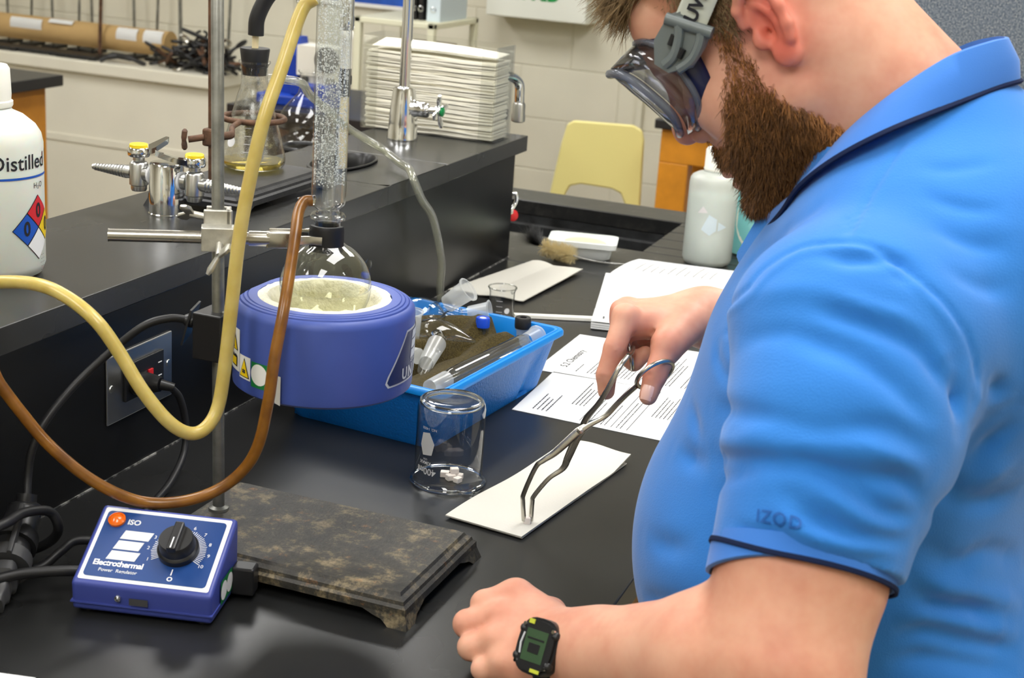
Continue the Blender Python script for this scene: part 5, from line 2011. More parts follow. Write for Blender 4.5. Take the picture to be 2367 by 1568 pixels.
MB().tube(L_lens, 0.0042, n=10, closed=True).build('lens_rim', 'goggle_frame', gg)
MB().tube(L_mid, 0.0032, n=10, closed=True).build('frame_bead', 'goggle_frame', gg)
loft([L_mid, [(a * 0.4 + b * 0.6) * 1.0 for a, b in zip(L_mid, L_skt)], L_skt], 'goggle_skirt', 'face_skirt', gg, 0.002)
for s_ in (1, -1):
    ck = MB()
    poly = [(70, 62), (56, 58), (47, 28), (58, 20), (78, 12), (98, 20), (104, 34), (92, 52)]
    for (a_, b_) in ((0.0, 0.0),):
        Vc = [Vector(hp(f, s_ * 79, u)) for f, u in poly] + [Vector(hp(f * 0.97 + 2.4, s_ * 84.5, u * 0.94 + 2.2)) for f, u in poly]
        m_ = len(poly)
        Fc = [tuple(range(m_ - 1, -1, -1)), tuple(range(m_, 2 * m_))] + [(k, (k + 1) % m_, m_ + (k + 1) % m_, m_ + k) for k in range(m_)]
        ck.add(Vc, Fc)
    ck.tube(catmull([hp(64, s_ * 85, 54), hp(70, s_ * 86, 42), hp(84, s_ * 86, 30), hp(96, s_ * 84, 28)], 5), 0.0045, n=8)
    ck.tube(catmull([hp(52, s_ * 85, 34), hp(60, s_ * 86, 25), hp(74, s_ * 86, 18), hp(88, s_ * 85, 18)], 5), 0.0045, n=8)
    ck.tube([hp(72, s_ * 85, 60), hp(46, s_ * 85, 26)], 0.0055, n=10)
    clip = ck.build('strap_clip', 'clip_grey', gg)
    MB().tube([hp(82, s_ * 86.5, 26), hp(74, s_ * 86.5, 30)], 0.0032, n=8).tube([hp(74, s_ * 86.5, 44), hp(82, s_ * 86.5, 39)], 0.0028, n=8).build('clip_slot', 'black_plastic', clip)
# elastic strap round the back of the head
sp = [(60, 83, 43), (45, 84, 52), (20, 86.5, 66), (-20, 84, 84), (-60, 66, 98), (-92, 34, 106), (-101, 0, 108), (-92, -34, 106), (-60, -66, 98), (-20, -84, 84), (20, -86.5, 66), (45, -84, 52), (60, -83, 43)]
spt = catmull([hp(*p) for p in sp], 8)
w_ = [Vector(hp(*p)) for p in sp]
strap = MB().tube(spt, 1.0, n=12, flat=(0.0145, 0.0012, tuple(Vector(HF) * 0.55 + Vector(HU) * 0.83)))
so2 = strap.build('strap', 'strap_grey', gg)
sd = (Vector(hp(20, 88, 66)) - Vector(hp(60, 84.5, 43))).normalized()
su = (Vector(HU) * 0.83 + Vector(HF) * 0.55)
su = (su - sd * su.dot(sd)).normalized()
base_s = Vector(hp(38, 88.2, 55.5))
text_mesh('lettering', 'UVEX', 0.0165, lambda a, b: base_s - sd * 0.0 + sd * a * -1.0 * -1.0 + su * b + Vector(HL) * 0.0006, 'ink', so2, bold=0.0006)

# ------------------------------------------------------------------ wristwatch
wc = Vector((0.6215, -0.4135, 0.9690))
wa = Vector((-0.92, 0.36, -0.12)).normalized()          # along the arm
wn = Vector((-0.25, -0.86, 0.45))
wn = (wn - wa * wn.dot(wa)).normalized()                 # out of the dial
wb = wa.cross(wn)
wt = thing('wristwatch', tuple(wc), 'chunky black digital sports watch on the left wrist', 'watch')
rp = [wc + wn * (0.0315 * math.cos(a)) + wb * (0.0335 * math.sin(a)) for a in np.linspace(0, 2 * math.pi, 41)[:-1]]
MB().tube(rp, 1.0, n=12, closed=True, flat=(0.0105, 0.0022, tuple(wa))).build('strap', 'black_rubber', wt)
Mw = Matrix((wa, wb, wn)).transposed().to_4x4()
Mw.translation = wc + wn * 0.0335
cs = MB(Mw)
oc = [(0.021 * math.copysign(abs(math.cos(a)) ** 0.7, math.cos(a)), 0.024 * math.copysign(abs(math.sin(a)) ** 0.7, math.sin(a))) for a in np.linspace(0, 2 * math.pi, 29)[:-1]]
cs.prism(oc, -0.003, 0.007)
cs.prism([(x * 0.9, y * 0.9) for x, y in oc], 0.007, 0.0095)
for a in (0.6, 2.5, 3.8, 5.7):
    cs.sphere((0.021 * math.cos(a), 0.021 * math.sin(a), 0.006), 0.0045, n=10, m=6)
case = cs.build('case', 'black_plastic', wt)
mat('lcd', srgb(62, 84, 60), 0.15)
mat('lime', srgb(190, 196, 60), 0.5)
MB(Mw).box((-0.0115, -0.0135, 0.0094), (0.0115, 0.0135, 0.0099), bevel=0.0001).build('display', 'lcd', wt)
MB(Mw).box((-0.006, -0.006, 0.0099), (0.006, 0.002, 0.0102)).box((-0.009, 0.005, 0.0099), (0.009, 0.0065, 0.0102)).build('display_mask', 'black_plastic', wt)
for (x, y) in ((0.0155, 0.016), (-0.0155, 0.016), (0.0155, -0.016), (-0.0155, -0.016)):
    MB(Mw).cyl((x, y, 0.008), (x, y, 0.0105), 0.0017, n=10).build('screw', 'chrome', wt)
MB(Mw).box((0.006, 0.0175, 0.0095), (0.012, 0.0215, 0.0101)).build('accent', 'lime', wt)
MB(Mw).box((-0.012, -0.0215, 0.0095), (-0.002, -0.0185, 0.0101)).build('accent', 'lime', wt)
MB(Mw).tube([(0.0135, -0.009, 0.0097), (0.015, 0.0, 0.0097), (0.0135, 0.009, 0.0097)], 0.0009, n=6).build('bezel_print', 'silver_print', wt)
# ------------------------------------------------------------------ things on the raised shelf
# gas turret
mat('yellow_cap', srgb(244, 214, 40), 0.35)
TX, TY = -0.141, 0.138
gt = thing('gas_turret', (TX, TY, ZS), 'chrome gas turret with two yellow-capped valves on the shelf', 'gas tap')
MB().lathe([(0.0235, 0), (0.0235, 0.002), (0.0225, 0.003), (0.0225, 0.066), (0.0205, 0.069), (0.0001, 0.0695)], (TX, TY, ZS), n=36).build('post', 'chrome', gt)


def gas_valve(sgn, lever, dz):
    c = Vector((TX + sgn * 0.0425, TY, ZS + 0.049 + dz))
    v = MB()
    v.lathe([(0.0001, -0.026), (0.0095, -0.026), (0.0105, -0.0235), (0.0105, -0.019), (0.0125, -0.0175), (0.0125, 0.010), (0.0105, 0.013), (0.0075, 0.014), (0.0075, 0.021), (0.0001, 0.021)], c, n=24)
    v.cyl(c + Vector((-sgn * 0.010, 0, -0.002)), (TX + sgn * 0.024, TY, c.z - 0.002), 0.0105, n=20)
    vo = v.build('valve_body', 'satin_steel', gt)
    MB().cyl((TX + sgn * 0.0215, TY, c.z - 0.002), (TX + sgn * 0.0245, TY, c.z - 0.002), 0.0125, n=20).build('washer', 'white_print', vo)
    pr = [(0.0085, 0.010), (0.0085, 0.018)]
    x = 0.018
    r = 0.0090
    while x < 0.066:
        pr += [(r, x), (r, x + 0.0022), (r - 0.0018, x + 0.0040)]
        x += 0.0048
        r -= 0.00042
    pr += [(r - 0.001, x), (0.0035, x + 0.001), (0.003, x - 0.003)]
    MB().lathe(pr, c + Vector((0, 0, -0.003)), axis=(sgn, 0, 0), n=20).build('hose_barb', 'satin_steel', vo)
    cap = MB()
    cap.lathe([(0.0135, 0.020), (0.0145, 0.022), (0.0145, 0.030), (0.0128, 0.032), (0.0001, 0.032)], c, n=24)
    lv = Vector((*lever, 0)).normalized()
    pl = Vector((-lv.y, lv.x, 0))
    P = [(0.008, 0.0095, 0.021), (0.020, 0.0085, 0.0225), (0.046, 0.0050, 0.031), (0.050, 0.003, 0.033)]
    Vv = []
    for s, w, h in P:
        for a, b in ((-w, -0.0035), (w, -0.0035), (w, 0.0035), (-w, 0.0035)):
            Vv.append(c + lv * s + pl * a + Vector((0, 0, h + 0.0045 + b)))
    Ff = [(0, 1, 2, 3), (15, 14, 13, 12)]
    for i in range(3):
        for k in range(4):
            k2 = (k + 1) % 4
            Ff.append((i * 4 + k2, i * 4 + k, (i + 1) * 4 + k, (i + 1) * 4 + k2))
    cap.add(Vv, Ff)
    co = cap.build('lever_handle', 'chrome', vo)
    MB().lathe([(0.0122, 0.0315), (0.0122, 0.0355), (0.0112, 0.0365), (0.0001, 0.0368)], c, n=24).build('index_cap', 'yellow_cap', vo)


gas_valve(-1, (0.25, 1.0), 0.003)
gas_valve(1, (-0.75, -0.65), 0.0)

# water faucet with gooseneck feeding the cup sink
FX, FY = -0.151, 0.898
fa = thing('water_faucet', (FX, FY, ZS), 'chrome gooseneck water faucet with green-dotted handle on the shelf', 'faucet')
MB().lathe([(0.027, 0), (0.0275, 0.003), (0.0262, 0.006), (0.0255, 0.03), (0.0235, 0.06), (0.0205, 0.085), (0.0185, 0.092), (0.0150, 0.094), (0.0001, 0.0945)], (FX, FY, ZS), n=36).build('base', 'chrome', fa)
gp = [(FX, FY, ZS + 0.09), (FX, FY, ZS + 0.36)] + [(FX + 0.012 * (1 - math.cos(a)) / 2, FY - 0.14 + 0.14 * math.cos(a), ZS + 0.36 + 0.15 * math.sin(a)) for a in np.linspace(0.2, math.pi, 12)] + [(FX + 0.024, FY - 0.28, ZS + 0.245)]
gp = [Vector(p) for p in gp]
MB().tube(gp, 0.0098, n=18).build('gooseneck', 'chrome', fa)
ex_, ey_ = FX + 0.024, FY - 0.28
MB().lathe([(0.0098, 0.26), (0.0105, 0.255), (0.0105, 0.235), (0.0115, 0.232), (0.0115, 0.215), (0.0105, 0.212), (0.0060, 0.210)], (ex_, ey_, ZS), n=20).build('aerator', 'chrome', fa)
hubz = ZS + 0.057
hb_ = MB()
hb_.lathe([(0.0150, 0.012), (0.0155, 0.022), (0.0130, 0.032), (0.0135, 0.034), (0.0135, 0.047), (0.0115, 0.050), (0.006, 0.052), (0.006, 0.062), (0.0085, 0.064), (0.0085, 0.074), (0.0001, 0.075)], (FX, FY, hubz), axis=(1, -0.05, 0.01), n=24)
hb_.build('valve_hub', 'chrome', fa)
hx = Vector((FX, FY, hubz)) + Vector((1, -0.05, 0.01)).normalized() * 0.069
for k in range(4):
    a = math.radians(15 + 90 * k)
    d = Vector((0.06, math.cos(a), math.sin(a))).normalized()
    path = [hx + d * s + Vector((0.002 * (s / 0.03), 0, 0)) for s in (0.004, 0.012, 0.022, 0.030)]
    MB().tube(path, [0.0042, 0.0050, 0.0066, 0.0040], n=12, flat=(1.0, 0.55, (0, -math.sin(a), math.cos(a)))).build('handle_arm', 'chrome', fa)
mat('green_dot', srgb(12, 128, 70), 0.3)
MB().lathe([(0.0082, 0.0), (0.0082, 0.002), (0.006, 0.0035), (0.0001, 0.004)], hx + Vector((0.006, 0, 0)), axis=(1, -0.05, 0.01), n=20).build('index_dot', 'green_dot', fa)

# aspirator tube hanging from the faucet into the cup sink
asp = thing('aspirator_tube', (ex_, ey_, ZS), 'white and black aspirator tube running down into the cup sink', 'tube')
mat('nylon_white', srgb(240, 238, 228), 0.4)
mat('cream_tube', srgb(228, 214, 172), 0.4, sss=0.2)
MB().lathe([(0.0085, 0.212), (0.0105, 0.209), (0.0105, 0.200), (0.0088, 0.197), (0.0088, 0.150)], (ex_, ey_, ZS), n=18, cap_lo=True, cap_hi=True).build('white_fitting', 'nylon_white', asp)
MB().lathe([(0.0092, 0.152), (0.0092, 0.142), (0.0105, 0.140), (0.0105, 0.128), (0.0090, 0.126), (0.0088, 0.108)], (ex_, ey_, ZS), n=18, cap_lo=True, cap_hi=True).build('black_sleeve', 'black_rubber', asp)
MB().tube([(ex_, ey_, ZS + 0.110), (ex_ + 0.001, ey_ - 0.002, ZS + 0.03), (ex_ + 0.002, ey_ - 0.004, ZS - 0.05)], 0.0075, n=16).build('tube', 'cream_tube', asp)
MB().lathe([(0.022, 0.008), (0.025, 0.012), (0.027, 0.0), (0.025, -0.012), (0.022, -0.008)], (ex_ - 0.035, ey_ + 0.02, ZS + 0.175), axis=(0.35, -0.93, 0), n=28).build('rubber_disc', 'black_rubber', asp) if False else None

# acrylic box of folded paper towels
BX0, BX1, BY0, BY1, BH = -0.268, -0.004, 0.965, 1.050, 0.170
bx = thing('towel_dispenser', (-0.13, 1.0, ZS), 'clear acrylic box holding a stack of white folded towels', 'box')
th_ = 0.003
MB().box((BX0, BY0, ZS), (BX1, BY1, ZS + th_)).build('floor_panel', 'acrylic', bx)
MB().box((BX0, BY0, ZS + th_), (BX0 + th_, BY1, ZS + BH)).build('side_panel', 'acrylic', bx)
MB().box((BX1 - th_, BY0, ZS + th_), (BX1, BY1, ZS + BH)).build('side_panel', 'acrylic', bx)
MB().box((BX0 + th_, BY1 - th_, ZS + th_), (BX1 - th_, BY1, ZS + BH)).build('back_panel', 'acrylic', bx)
MB().box((BX1 - 0.030, BY0, ZS + th_), (BX1 - th_, BY0 + th_, ZS + BH - 0.004)).build('front_flange', 'acrylic', bx)
MB().box((BX0 + th_, BY0, ZS + th_), (BX0 + 0.030, BY0 + th_, ZS + BH - 0.004)).build('front_flange', 'acrylic', bx)
mat('towel_paper', srgb(238, 234, 218), 0.9, spec=0.15, var=0.03, vscale=60, bump=0.3, bscale=260, bdist=0.0008)
g = np.random.default_rng(21)
zt = ZS + th_ + 0.0006
tw_n = 0
TOWM = []
for i in range(4):
    amp = g.uniform(0.0004, 0.0009)
    ph = g.uniform(0, 6)
    wd = BX1 - BX0 - 0.012

    def sheet(u, v, amp=amp, ph=ph):
        return Vector((u * wd, v * 0.070, 0.0036 + amp * math.sin(u * 5 + ph) + amp * 0.6 * math.sin(u * 13 + 2 * ph) - 0.0007 * (1 - v)))
    m = MB().slab(sheet, 24, 3, 0.0032)
    me = bpy.data.meshes.new('paper_towel')
    me.from_pydata([tuple(p) for p in m.v], [], m.f)
    me.materials.append(MATS['towel_paper'])
    TOWM.append(me)
while zt < ZS + 0.142:
    o = link('paper_towel', TOWM[tw_n % 4])
    o.location = (BX0 + 0.006 + g.uniform(-0.0015, 0.0015), BY0 + 0.0045 + g.uniform(0, 0.005), zt)
    tag(o, 'white folded paper towel in the stack inside the acrylic box', 'paper towel', 'towels in the acrylic box')
    zt += 0.0041
    tw_n += 1
o['label'] = 'topmost white paper towel of the stack in the acrylic box'
sm = MB().slab(lambda u, v: Vector((BX0 + 0.012 + u * 0.246, BY0 + 0.012 + v * 0.060, zt + 0.007 + 0.003 * math.sin(u * 3.1) + 0.010 * v * (1 - u * 0.6))), 20, 4, 0.0015)
tag(sm.build('paper_towel', 'towel_paper'), 'loose paper towel curling up on top of the boxed stack', 'paper towel', 'towels in the acrylic box')

# sink faucet spout behind the towel box
sp = thing('sink_faucet', (-0.10, 1.085, ZS), 'small chrome faucet spout behind the towel box over the sink', 'faucet')
pth = catmull([(-0.10, 1.083, ZS), (-0.10, 1.083, ZS + 0.07), (-0.088, 1.095, ZS + 0.092), (-0.062, 1.16, ZS + 0.098), (-0.048, 1.196, ZS + 0.085), (-0.046, 1.202, ZS + 0.055), (-0.046, 1.203, ZS + 0.040)], 6)
MB().tube(pth, 0.0095, n=16).build('spout', 'chrome', sp)
MB().lathe([(0.0105, 0.0), (0.0125, -0.004), (0.0125, -0.020), (0.0135, -0.024), (0.0135, -0.036), (0.010, -0.038)], (-0.046, 1.203, ZS + 0.045), n=18).build('aerator', 'satin_steel', sp)
MB().lathe([(0.02, 0), (0.018, 0.006), (0.012, 0.01)], (-0.10, 1.083, ZS), n=20).build('flange', 'chrome', sp)
# red-dotted tap on the end of the riser
rt = thing('sink_tap', (-0.012, 1.08, 0.99), 'small chrome tap with a red button on the end of the shelf', 'tap')
MB().tube([(-0.03, 1.076, 1.0), (-0.015, 1.11, 1.0)], 0.010, n=14).build('stem', 'chrome', rt)
MB().tube(catmull([(-0.014, 1.10, 1.0), (-0.006, 1.113, 1.018), (-0.006, 1.113, 1.034), (-0.014, 1.11, 1.036)], 4), 0.004, n=10).build('handle_arm', 'chrome', rt)
mat('red_dot', srgb(206, 40, 44), 0.35)
MB().lathe([(0.011, 0), (0.011, 0.004), (0.008, 0.006), (0.0001, 0.0065)], (-0.010, 1.109, 0.994), axis=(0.75, -0.62, 0.1), n=20).build('index_button', 'red_dot', rt)

# rear ring stand with iron ring and filter flask
RSX, RSY = -0.112, 0.205
rs = thing('ring_stand', (RSX, RSY, ZS), 'ring stand with black iron base standing on the shelf', 'lab stand')
stand_base(rs, 'base', -0.190, -0.052, 0.168, 0.425, ZS, 0.029, 'cast_iron_black')
MB().lathe([(0.0062, 0.0), (0.0062, 0.60), (0.0001, 0.602)], (RSX, RSY, ZS + 0.027), axis=(-0.012, 0.0, 1), n=18).build('rod', 'rust', rs)
FLX, FLY = -0.141, 0.360
rz = ZS + 0.1015
rc = thing('iron_ring', (RSX, RSY, rz), 'rusty iron support ring around the conical flask', 'ring clamp')
MB().torus((FLX, FLY, rz), (0, 0, 1), 0.044, 0.0042, n=44, m=10).build('ring', 'rust', rc)
MB().tube(catmull([(FLX + 0.004, FLY - 0.043, rz), (FLX + 0.010, FLY - 0.075, rz - 0.003), (RSX + 0.003, RSY + 0.04, rz - 0.006), (RSX + 0.001, RSY + 0.008, rz - 0.004)], 5), [0.004] * 10 + [0.0055] * 6, n=10).build('arm', 'rust', rc)
MB().box((RSX - 0.011, RSY - 0.012, rz - 0.016), (RSX + 0.010, RSY + 0.012, rz + 0.008), bevel=0.003).build('boss', 'rust', rc)
MB().cyl((RSX - 0.008, RSY - 0.010, rz - 0.004), (RSX - 0.026, RSY - 0.020, rz - 0.008), 0.0045, n=12).tube(catmull([(RSX - 0.030, RSY - 0.022, rz + 0.006), (RSX - 0.031, RSY - 0.023, rz - 0.008), (RSX - 0.030, RSY - 0.022, rz - 0.022)], 5), [0.003] + [0.0075] * 4 + [0.006] * 2 + [0.0075] * 3 + [0.003], n=10, flat=(1.0, 0.5, (0.5, -0.85, 0))).build('thumb_screw', 'rust', rc)

ZF = ZS + 0.029
ff = thing('filter_flask', (FLX, FLY, ZF), 'conical side-arm flask with pale yellow liquid inside the iron ring', 'flask')
prof = [(0.0001, 0.0015), (0.038, 0.0015), (0.0425, 0.003), (0.0458, 0.008), (0.0465, 0.015), (0.045, 0.024), (0.040, 0.045), (0.0325, 0.074), (0.0245, 0.103), (0.0205, 0.115), (0.0190, 0.122), (0.0187, 0.145), (0.0200, 0.149), (0.0225, 0.151), (0.0225, 0.154), (0.0205, 0.154)]
MB().lathe(prof, (FLX, FLY, ZF), n=48).build('flask_body', 'clear_glass', ff)
fog = NT('condensation')
fog.t.nodes.remove(fog.b)
_n = fog.noise(900, 3, 0.7)
_n2 = fog.noise(60, 2, 0.5)
_m = fog.n('ShaderNodeMath', operation='MULTIPLY')
fog.l(_n, _m.inputs[0])
fog.l(_n2, _m.inputs[1])
_mr = fog.n('ShaderNodeMapRange')
_mr.inputs['From Min'].default_value = 0.22
_mr.inputs['From Max'].default_value = 0.38
_mr.inputs['To Max'].default_value = 0.55
fog.l(_m.outputs[0], _mr.inputs['Value'])
_tr = fog.n('ShaderNodeBsdfTransparent')
_gl = fog.n('ShaderNodeBsdfGlossy')
_gl.inputs['Roughness'].default_value = 0.3
_gl.inputs['Color'].default_value = (0.8, 0.82, 0.8, 1)
_mx = fog.n('ShaderNodeMixShader')
fog.l(_mr.outputs[0], _mx.inputs[0])
fog.l(_tr.outputs[0], _mx.inputs[1])
fog.l(_gl.outputs[0], _mx.inputs[2])
fog.l(_mx.outputs[0], fog.out.inputs['Surface'])
MB().lathe([(0.0440, 0.022), (0.0390, 0.045), (0.0315, 0.074), (0.0235, 0.103), (0.0195, 0.115), (0.0178, 0.122), (0.0178, 0.135)], (FLX, FLY, ZF), n=48).build('condensation', 'condensation', ff)
yl = glass_mat('yellow_liquid', tint=(0.90, 0.84, 0.45), edge=(0.75, 0.62, 0.15), edge_pos=0.4)
MB().lathe([(0.0001, 0.0025), (0.037, 0.0025), (0.0445, 0.0085), (0.045, 0.0125), (0.0001, 0.0125)], (FLX, FLY, ZF), n=40).build('liquid', 'yellow_liquid', ff)
d = Vector((0.85, 0.5, 0.0)).normalized()
p0 = Vector((FLX, FLY, ZF + 0.130)) + d * 0.017
MB().tube([p0, p0 + d * 0.014 + Vector((0, 0, 0.002)), p0 + d * 0.030 + Vector((0, 0, 0.001))], [0.0058, 0.0048, 0.0048], n=14).build('side_arm', 'clear_glass', ff)
patch('marking_spot', [(0.0075 * math.cos(2 * math.pi * k / 18), 0.0075 * math.sin(2 * math.pi * k / 18)) for k in range(18)], lambda u, v: Vector((FLX, FLY, ZF + 0.042 + v)) + (Vector((math.cos(-1.9 + u / 0.041), math.sin(-1.9 + u / 0.041), 0)) * (0.0414 - v * 0.27)), 'white_print', ff)
for k in range(5):
    hh = 0.030 + 0.011 * k
    patch('graduation', [(-0.005, -0.0004), (0.005, -0.0004), (0.005, 0.0004), (-0.005, 0.0004)], lambda u, v, hh=hh: Vector((FLX, FLY, ZF + hh + v)) + (Vector((math.cos(-1.25 + u / 0.04), math.sin(-1.25 + u / 0.04), 0)) * (np.interp(hh, [0.024, 0.045, 0.074, 0.103], [0.0455, 0.0405, 0.033, 0.025]))), 'white_print', ff)
stp = thing('rubber_stopper', (FLX, FLY, ZF + 0.14), 'black rubber stopper with a tube in the conical flask', 'stopper')
MB().lathe([(0.0001, 0.134), (0.0170, 0.134), (0.0185, 0.150), (0.0212, 0.170), (0.0205, 0.172), (0.0001, 0.172)], (FLX, FLY, ZF), n=32).build('stopper_body', 'black_rubber', stp)
MB().tube([(FLX, FLY, ZF + 0.165), (FLX + 0.001, FLY, ZF + 0.215)], 0.0047, n=14).build('tube', 'cream_tube', stp)
bh_ = catmull([(FLX + 0.001, FLY, ZF + 0.190), (FLX + 0.003, FLY, ZF + 0.215), (FLX + 0.016, FLY + 0.006, ZF + 0.245), (FLX + 0.035, FLY + 0.012, ZF + 0.262), (FLX + 0.06, FLY + 0.02, ZF + 0.275), (FLX + 0.09, FLY + 0.03, ZF + 0.30)], 6)
tag(MB().tube(bh_, 0.0112, n=18).build('vacuum_hose', 'black_rubber'), 'thick black rubber hose above the conical flask', 'hose')
ct = glass_mat('clear_tubing', tint=(0.94, 0.94, 0.86), edge=(0.50, 0.50, 0.42), edge_pos=0.35, gloss_rough=0.12, haze=0.13)
tube_p = [tuple(p0 + d * 0.016), (-0.088, 0.40, 1.304), (-0.110, 0.47, 1.277), (-0.120, 0.55, 1.243), (-0.119, 0.625, 1.205), (-0.082, 0.665, 1.174), (-0.028, 0.622, 1.163), (0.004, 0.588, 1.162), (0.0215, 0.572, 1.147), (0.0275, 0.590, 1.117), (0.031, 0.632, 1.078), (0.035, 0.664, 1.006), (0.032, 0.673, 0.96), (0.032, 0.68, 0.932)]
tp_ = catmull(tube_p, 8)
tub = thing('vacuum_tubing', (0.032, 0.68, ZB), 'clear plastic tubing arching from the flask over the shelf edge', 'hose')
MB().tube(tp_, 0.0064, n=16).build('tube_wall', 'clear_tubing', tub)
MB().tube(tp_, 0.0034, n=12).build('bore', 'clear_tubing', tub)

# distilled water bottle
mat('poly_bottle', srgb(222, 226, 218), 0.32, sss=0.6, trans=0.0)
mat('blue_print', srgb(24, 84, 186), 0.4)
mat('red_print', srgb(206, 36, 48), 0.4)
DX, DY = -0.128, -0.222
DR = 0.0565
db = thing('water_bottle', (DX, DY, ZS), 'large white plastic bottle with Distilled lettering at the left', 'bottle')
MB().lathe([(0.0001, 0.001), (0.046, 0.0), (0.053, 0.004), (DR, 0.014), (DR, 0.146), (0.0545, 0.156), (0.049, 0.165), (0.037, 0.175), (0.026, 0.180), (0.0235, 0.184), (0.0235, 0.188)], (DX, DY, ZS), n=56).build('bottle_body', 'poly_bottle', db)
cp = MB().lathe([(0.0255, 0.184), (0.0265, 0.186), (0.0265, 0.190), (0.0245, 0.191), (0.0250, 0.198), (0.0240, 0.224), (0.0215, 0.228), (0.0001, 0.228)], (DX, DY, ZS), n=40).build('cap', 'nylon_white', db)


def on_bottle(a0, zc, r=DR, lift=0.0004):
    return lambda u, v: Vector((DX + (r + lift) * math.cos(a0 + u / r), DY + (r + lift) * math.sin(a0 + u / r), ZS + zc + v))


ac = math.radians(-51)        # towards the camera
text_mesh('lettering', 'Distilled', 0.0225, on_bottle(ac + 0.66, 0.130), 'ink', db, bold=0.0002)
text_mesh('lettering', 'Water', 0.0225, on_bottle(ac + 1.96, 0.130), 'ink', db, bold=0.0002)
text_mesh('lettering', 'H₂O', 0.0085, on_bottle(ac + 1.05, 0.104), 'ink_grey', db)
patch('label_band', [(-0.07, -0.0012), (0.09, -0.0012), (0.09, 0.0012), (-0.07, 0.0012)], on_bottle(ac, 0.114), 'blue_print', db)
ND = 0.036
na, nz = ac + 1.02, 0.058
nf = patch('hazard_diamond', [(-ND, 0), (0, -ND), (ND, 0), (0, ND)], on_bottle(na, nz, lift=0.0004), 'ink', db)
h_ = ND * 0.5 - 0.001
for (cx_, cz_), m_, txt in (((0, ND * 0.5), 'red_print', '0'), ((-ND * 0.5, 0), 'blue_print', '0'), ((ND * 0.5, 0), 'yellow_print', '0'), ((0, -ND * 0.5), 'white_print', '')):
    patch('hazard_field', [(cx_ - h_, cz_), (cx_, cz_ - h_), (cx_ + h_, cz_), (cx_, cz_ + h_)], on_bottle(na, nz, lift=0.0007), m_, nf)
    if txt:
        text_mesh('lettering', txt, 0.022, lambda u, v, cx_=cx_, cz_=cz_: on_bottle(na, nz, lift=0.0010)(u + cx_, v + cz_), 'ink', nf, bold=0.0006, xs=0.8)
for k in range(5):
    text_mesh('lettering', ['NALGENE', 'Right-to-Know', 'Safety Wash', 'Cat. No. 2425', 'Cat. No. 2402'][k] if False else '--- -- ----'[: 7 + k % 3], 0.004, on_bottle(ac + 1.18, 0.026 - 0.0042 * k), 'ink_grey', db)
# ------------------------------------------------------------------ wall outlet, cords and plugs
ol = thing('power_outlet', (0.0, -0.133, 1.026), 'steel outlet plate with black socket on the riser front', 'outlet')
mat('plate_steel', (0.50, 0.50, 0.49), 0.32, metal=1.0, rvar=0.1)
MB().box((0.0, -0.198, 0.986), (0.003, -0.069, 1.066), bevel=0.0012).build('cover_plate', 'plate_steel', ol)
MB().box((0.003, -0.168, 1.006), (0.007, -0.092, 1.050), bevel=0.001).build('socket_face', 'black_plastic', ol)
MB().box((0.007, -0.126, 1.024), (0.0095, -0.117, 1.034), bevel=0.0005).build('reset_button', 'red_dot', ol)
MB().box((0.007, -0.137, 1.024), (0.009, -0.129, 1.034), bevel=0.0005).build('test_button', 'black_rubber', ol)
for y_ in (-0.190, -0.077):
    MB().lathe([(0.0045, 0), (0.004, 0.0012), (0.0001, 0.0014)], (0.003, y_, 1.028), axis=(1, 0, 0), n=14).build('screw', 'satin_steel', ol)
for z_ in (1.020, 1.036):
    MB().box((0.0069, -0.104, z_), (0.0073, -0.097, z_ + 0.0012)).build('slot', 'white_print', ol)
cord_m = 'black_rubber'
pc = thing('plug_cable', (0.045, -0.154, 1.028), 'black power cord plugged into the wall outlet behind the hoses', 'power cord')
plug = MB()
plug.tube([(0.008, -0.150, 1.024), (0.020, -0.151, 1.026), (0.034, -0.153, 1.030), (0.042, -0.152, 1.030)], [0.013, 0.0145, 0.0105, 0.0085], n=12)
plug.tube([(0.042, -0.152, 1.030), (0.056, -0.146, 1.027)], [0.0065, 0.005], n=12)
plug.build('plug', 'black_plastic', pc)
MB().tube(catmull([(0.052, -0.148, 1.028), (0.056, -0.134, 1.010), (0.060, -0.128, 0.976), (0.065, -0.140, 0.946), (0.075, -0.182, 0.929), (0.085, -0.227, 0.925), (0.098, -0.281, 0.925), (0.12, -0.36, 0.925)], 7), 0.0042, n=12).build('cable', cord_m, pc)
mc = thing('mantle_cord', (0.14, -0.247, 1.148), 'black cord arching from the mantle block down to the left', 'power cord')
gl_ = MB()
gl_.lathe([(0.0055, 0), (0.0075, 0.001), (0.0078, 0.006), (0.0062, 0.007), (0.0074, 0.008), (0.0074, 0.013), (0.006, 0.014), (0.0072, 0.015), (0.0068, 0.021), (0.0050, 0.024)], (0.163, -0.250, 1.147), axis=(-0.9, -0.40, 0.12), n=16)
gl_.build('strain_relief', 'black_plastic', mc)
MB().tube(catmull([(0.166, -0.248, 1.146), (0.145, -0.259, 1.150), (0.130, -0.271, 1.152), (0.110, -0.287, 1.144), (0.080, -0.304, 1.114), (0.060, -0.335, 1.084), (0.050, -0.367, 1.055), (0.045, -0.382, 1.029), (0.045, -0.389, 1.004), (0.050, -0.398, 0.985)], 7), 0.0042, n=12).build('cable', cord_m, mc)
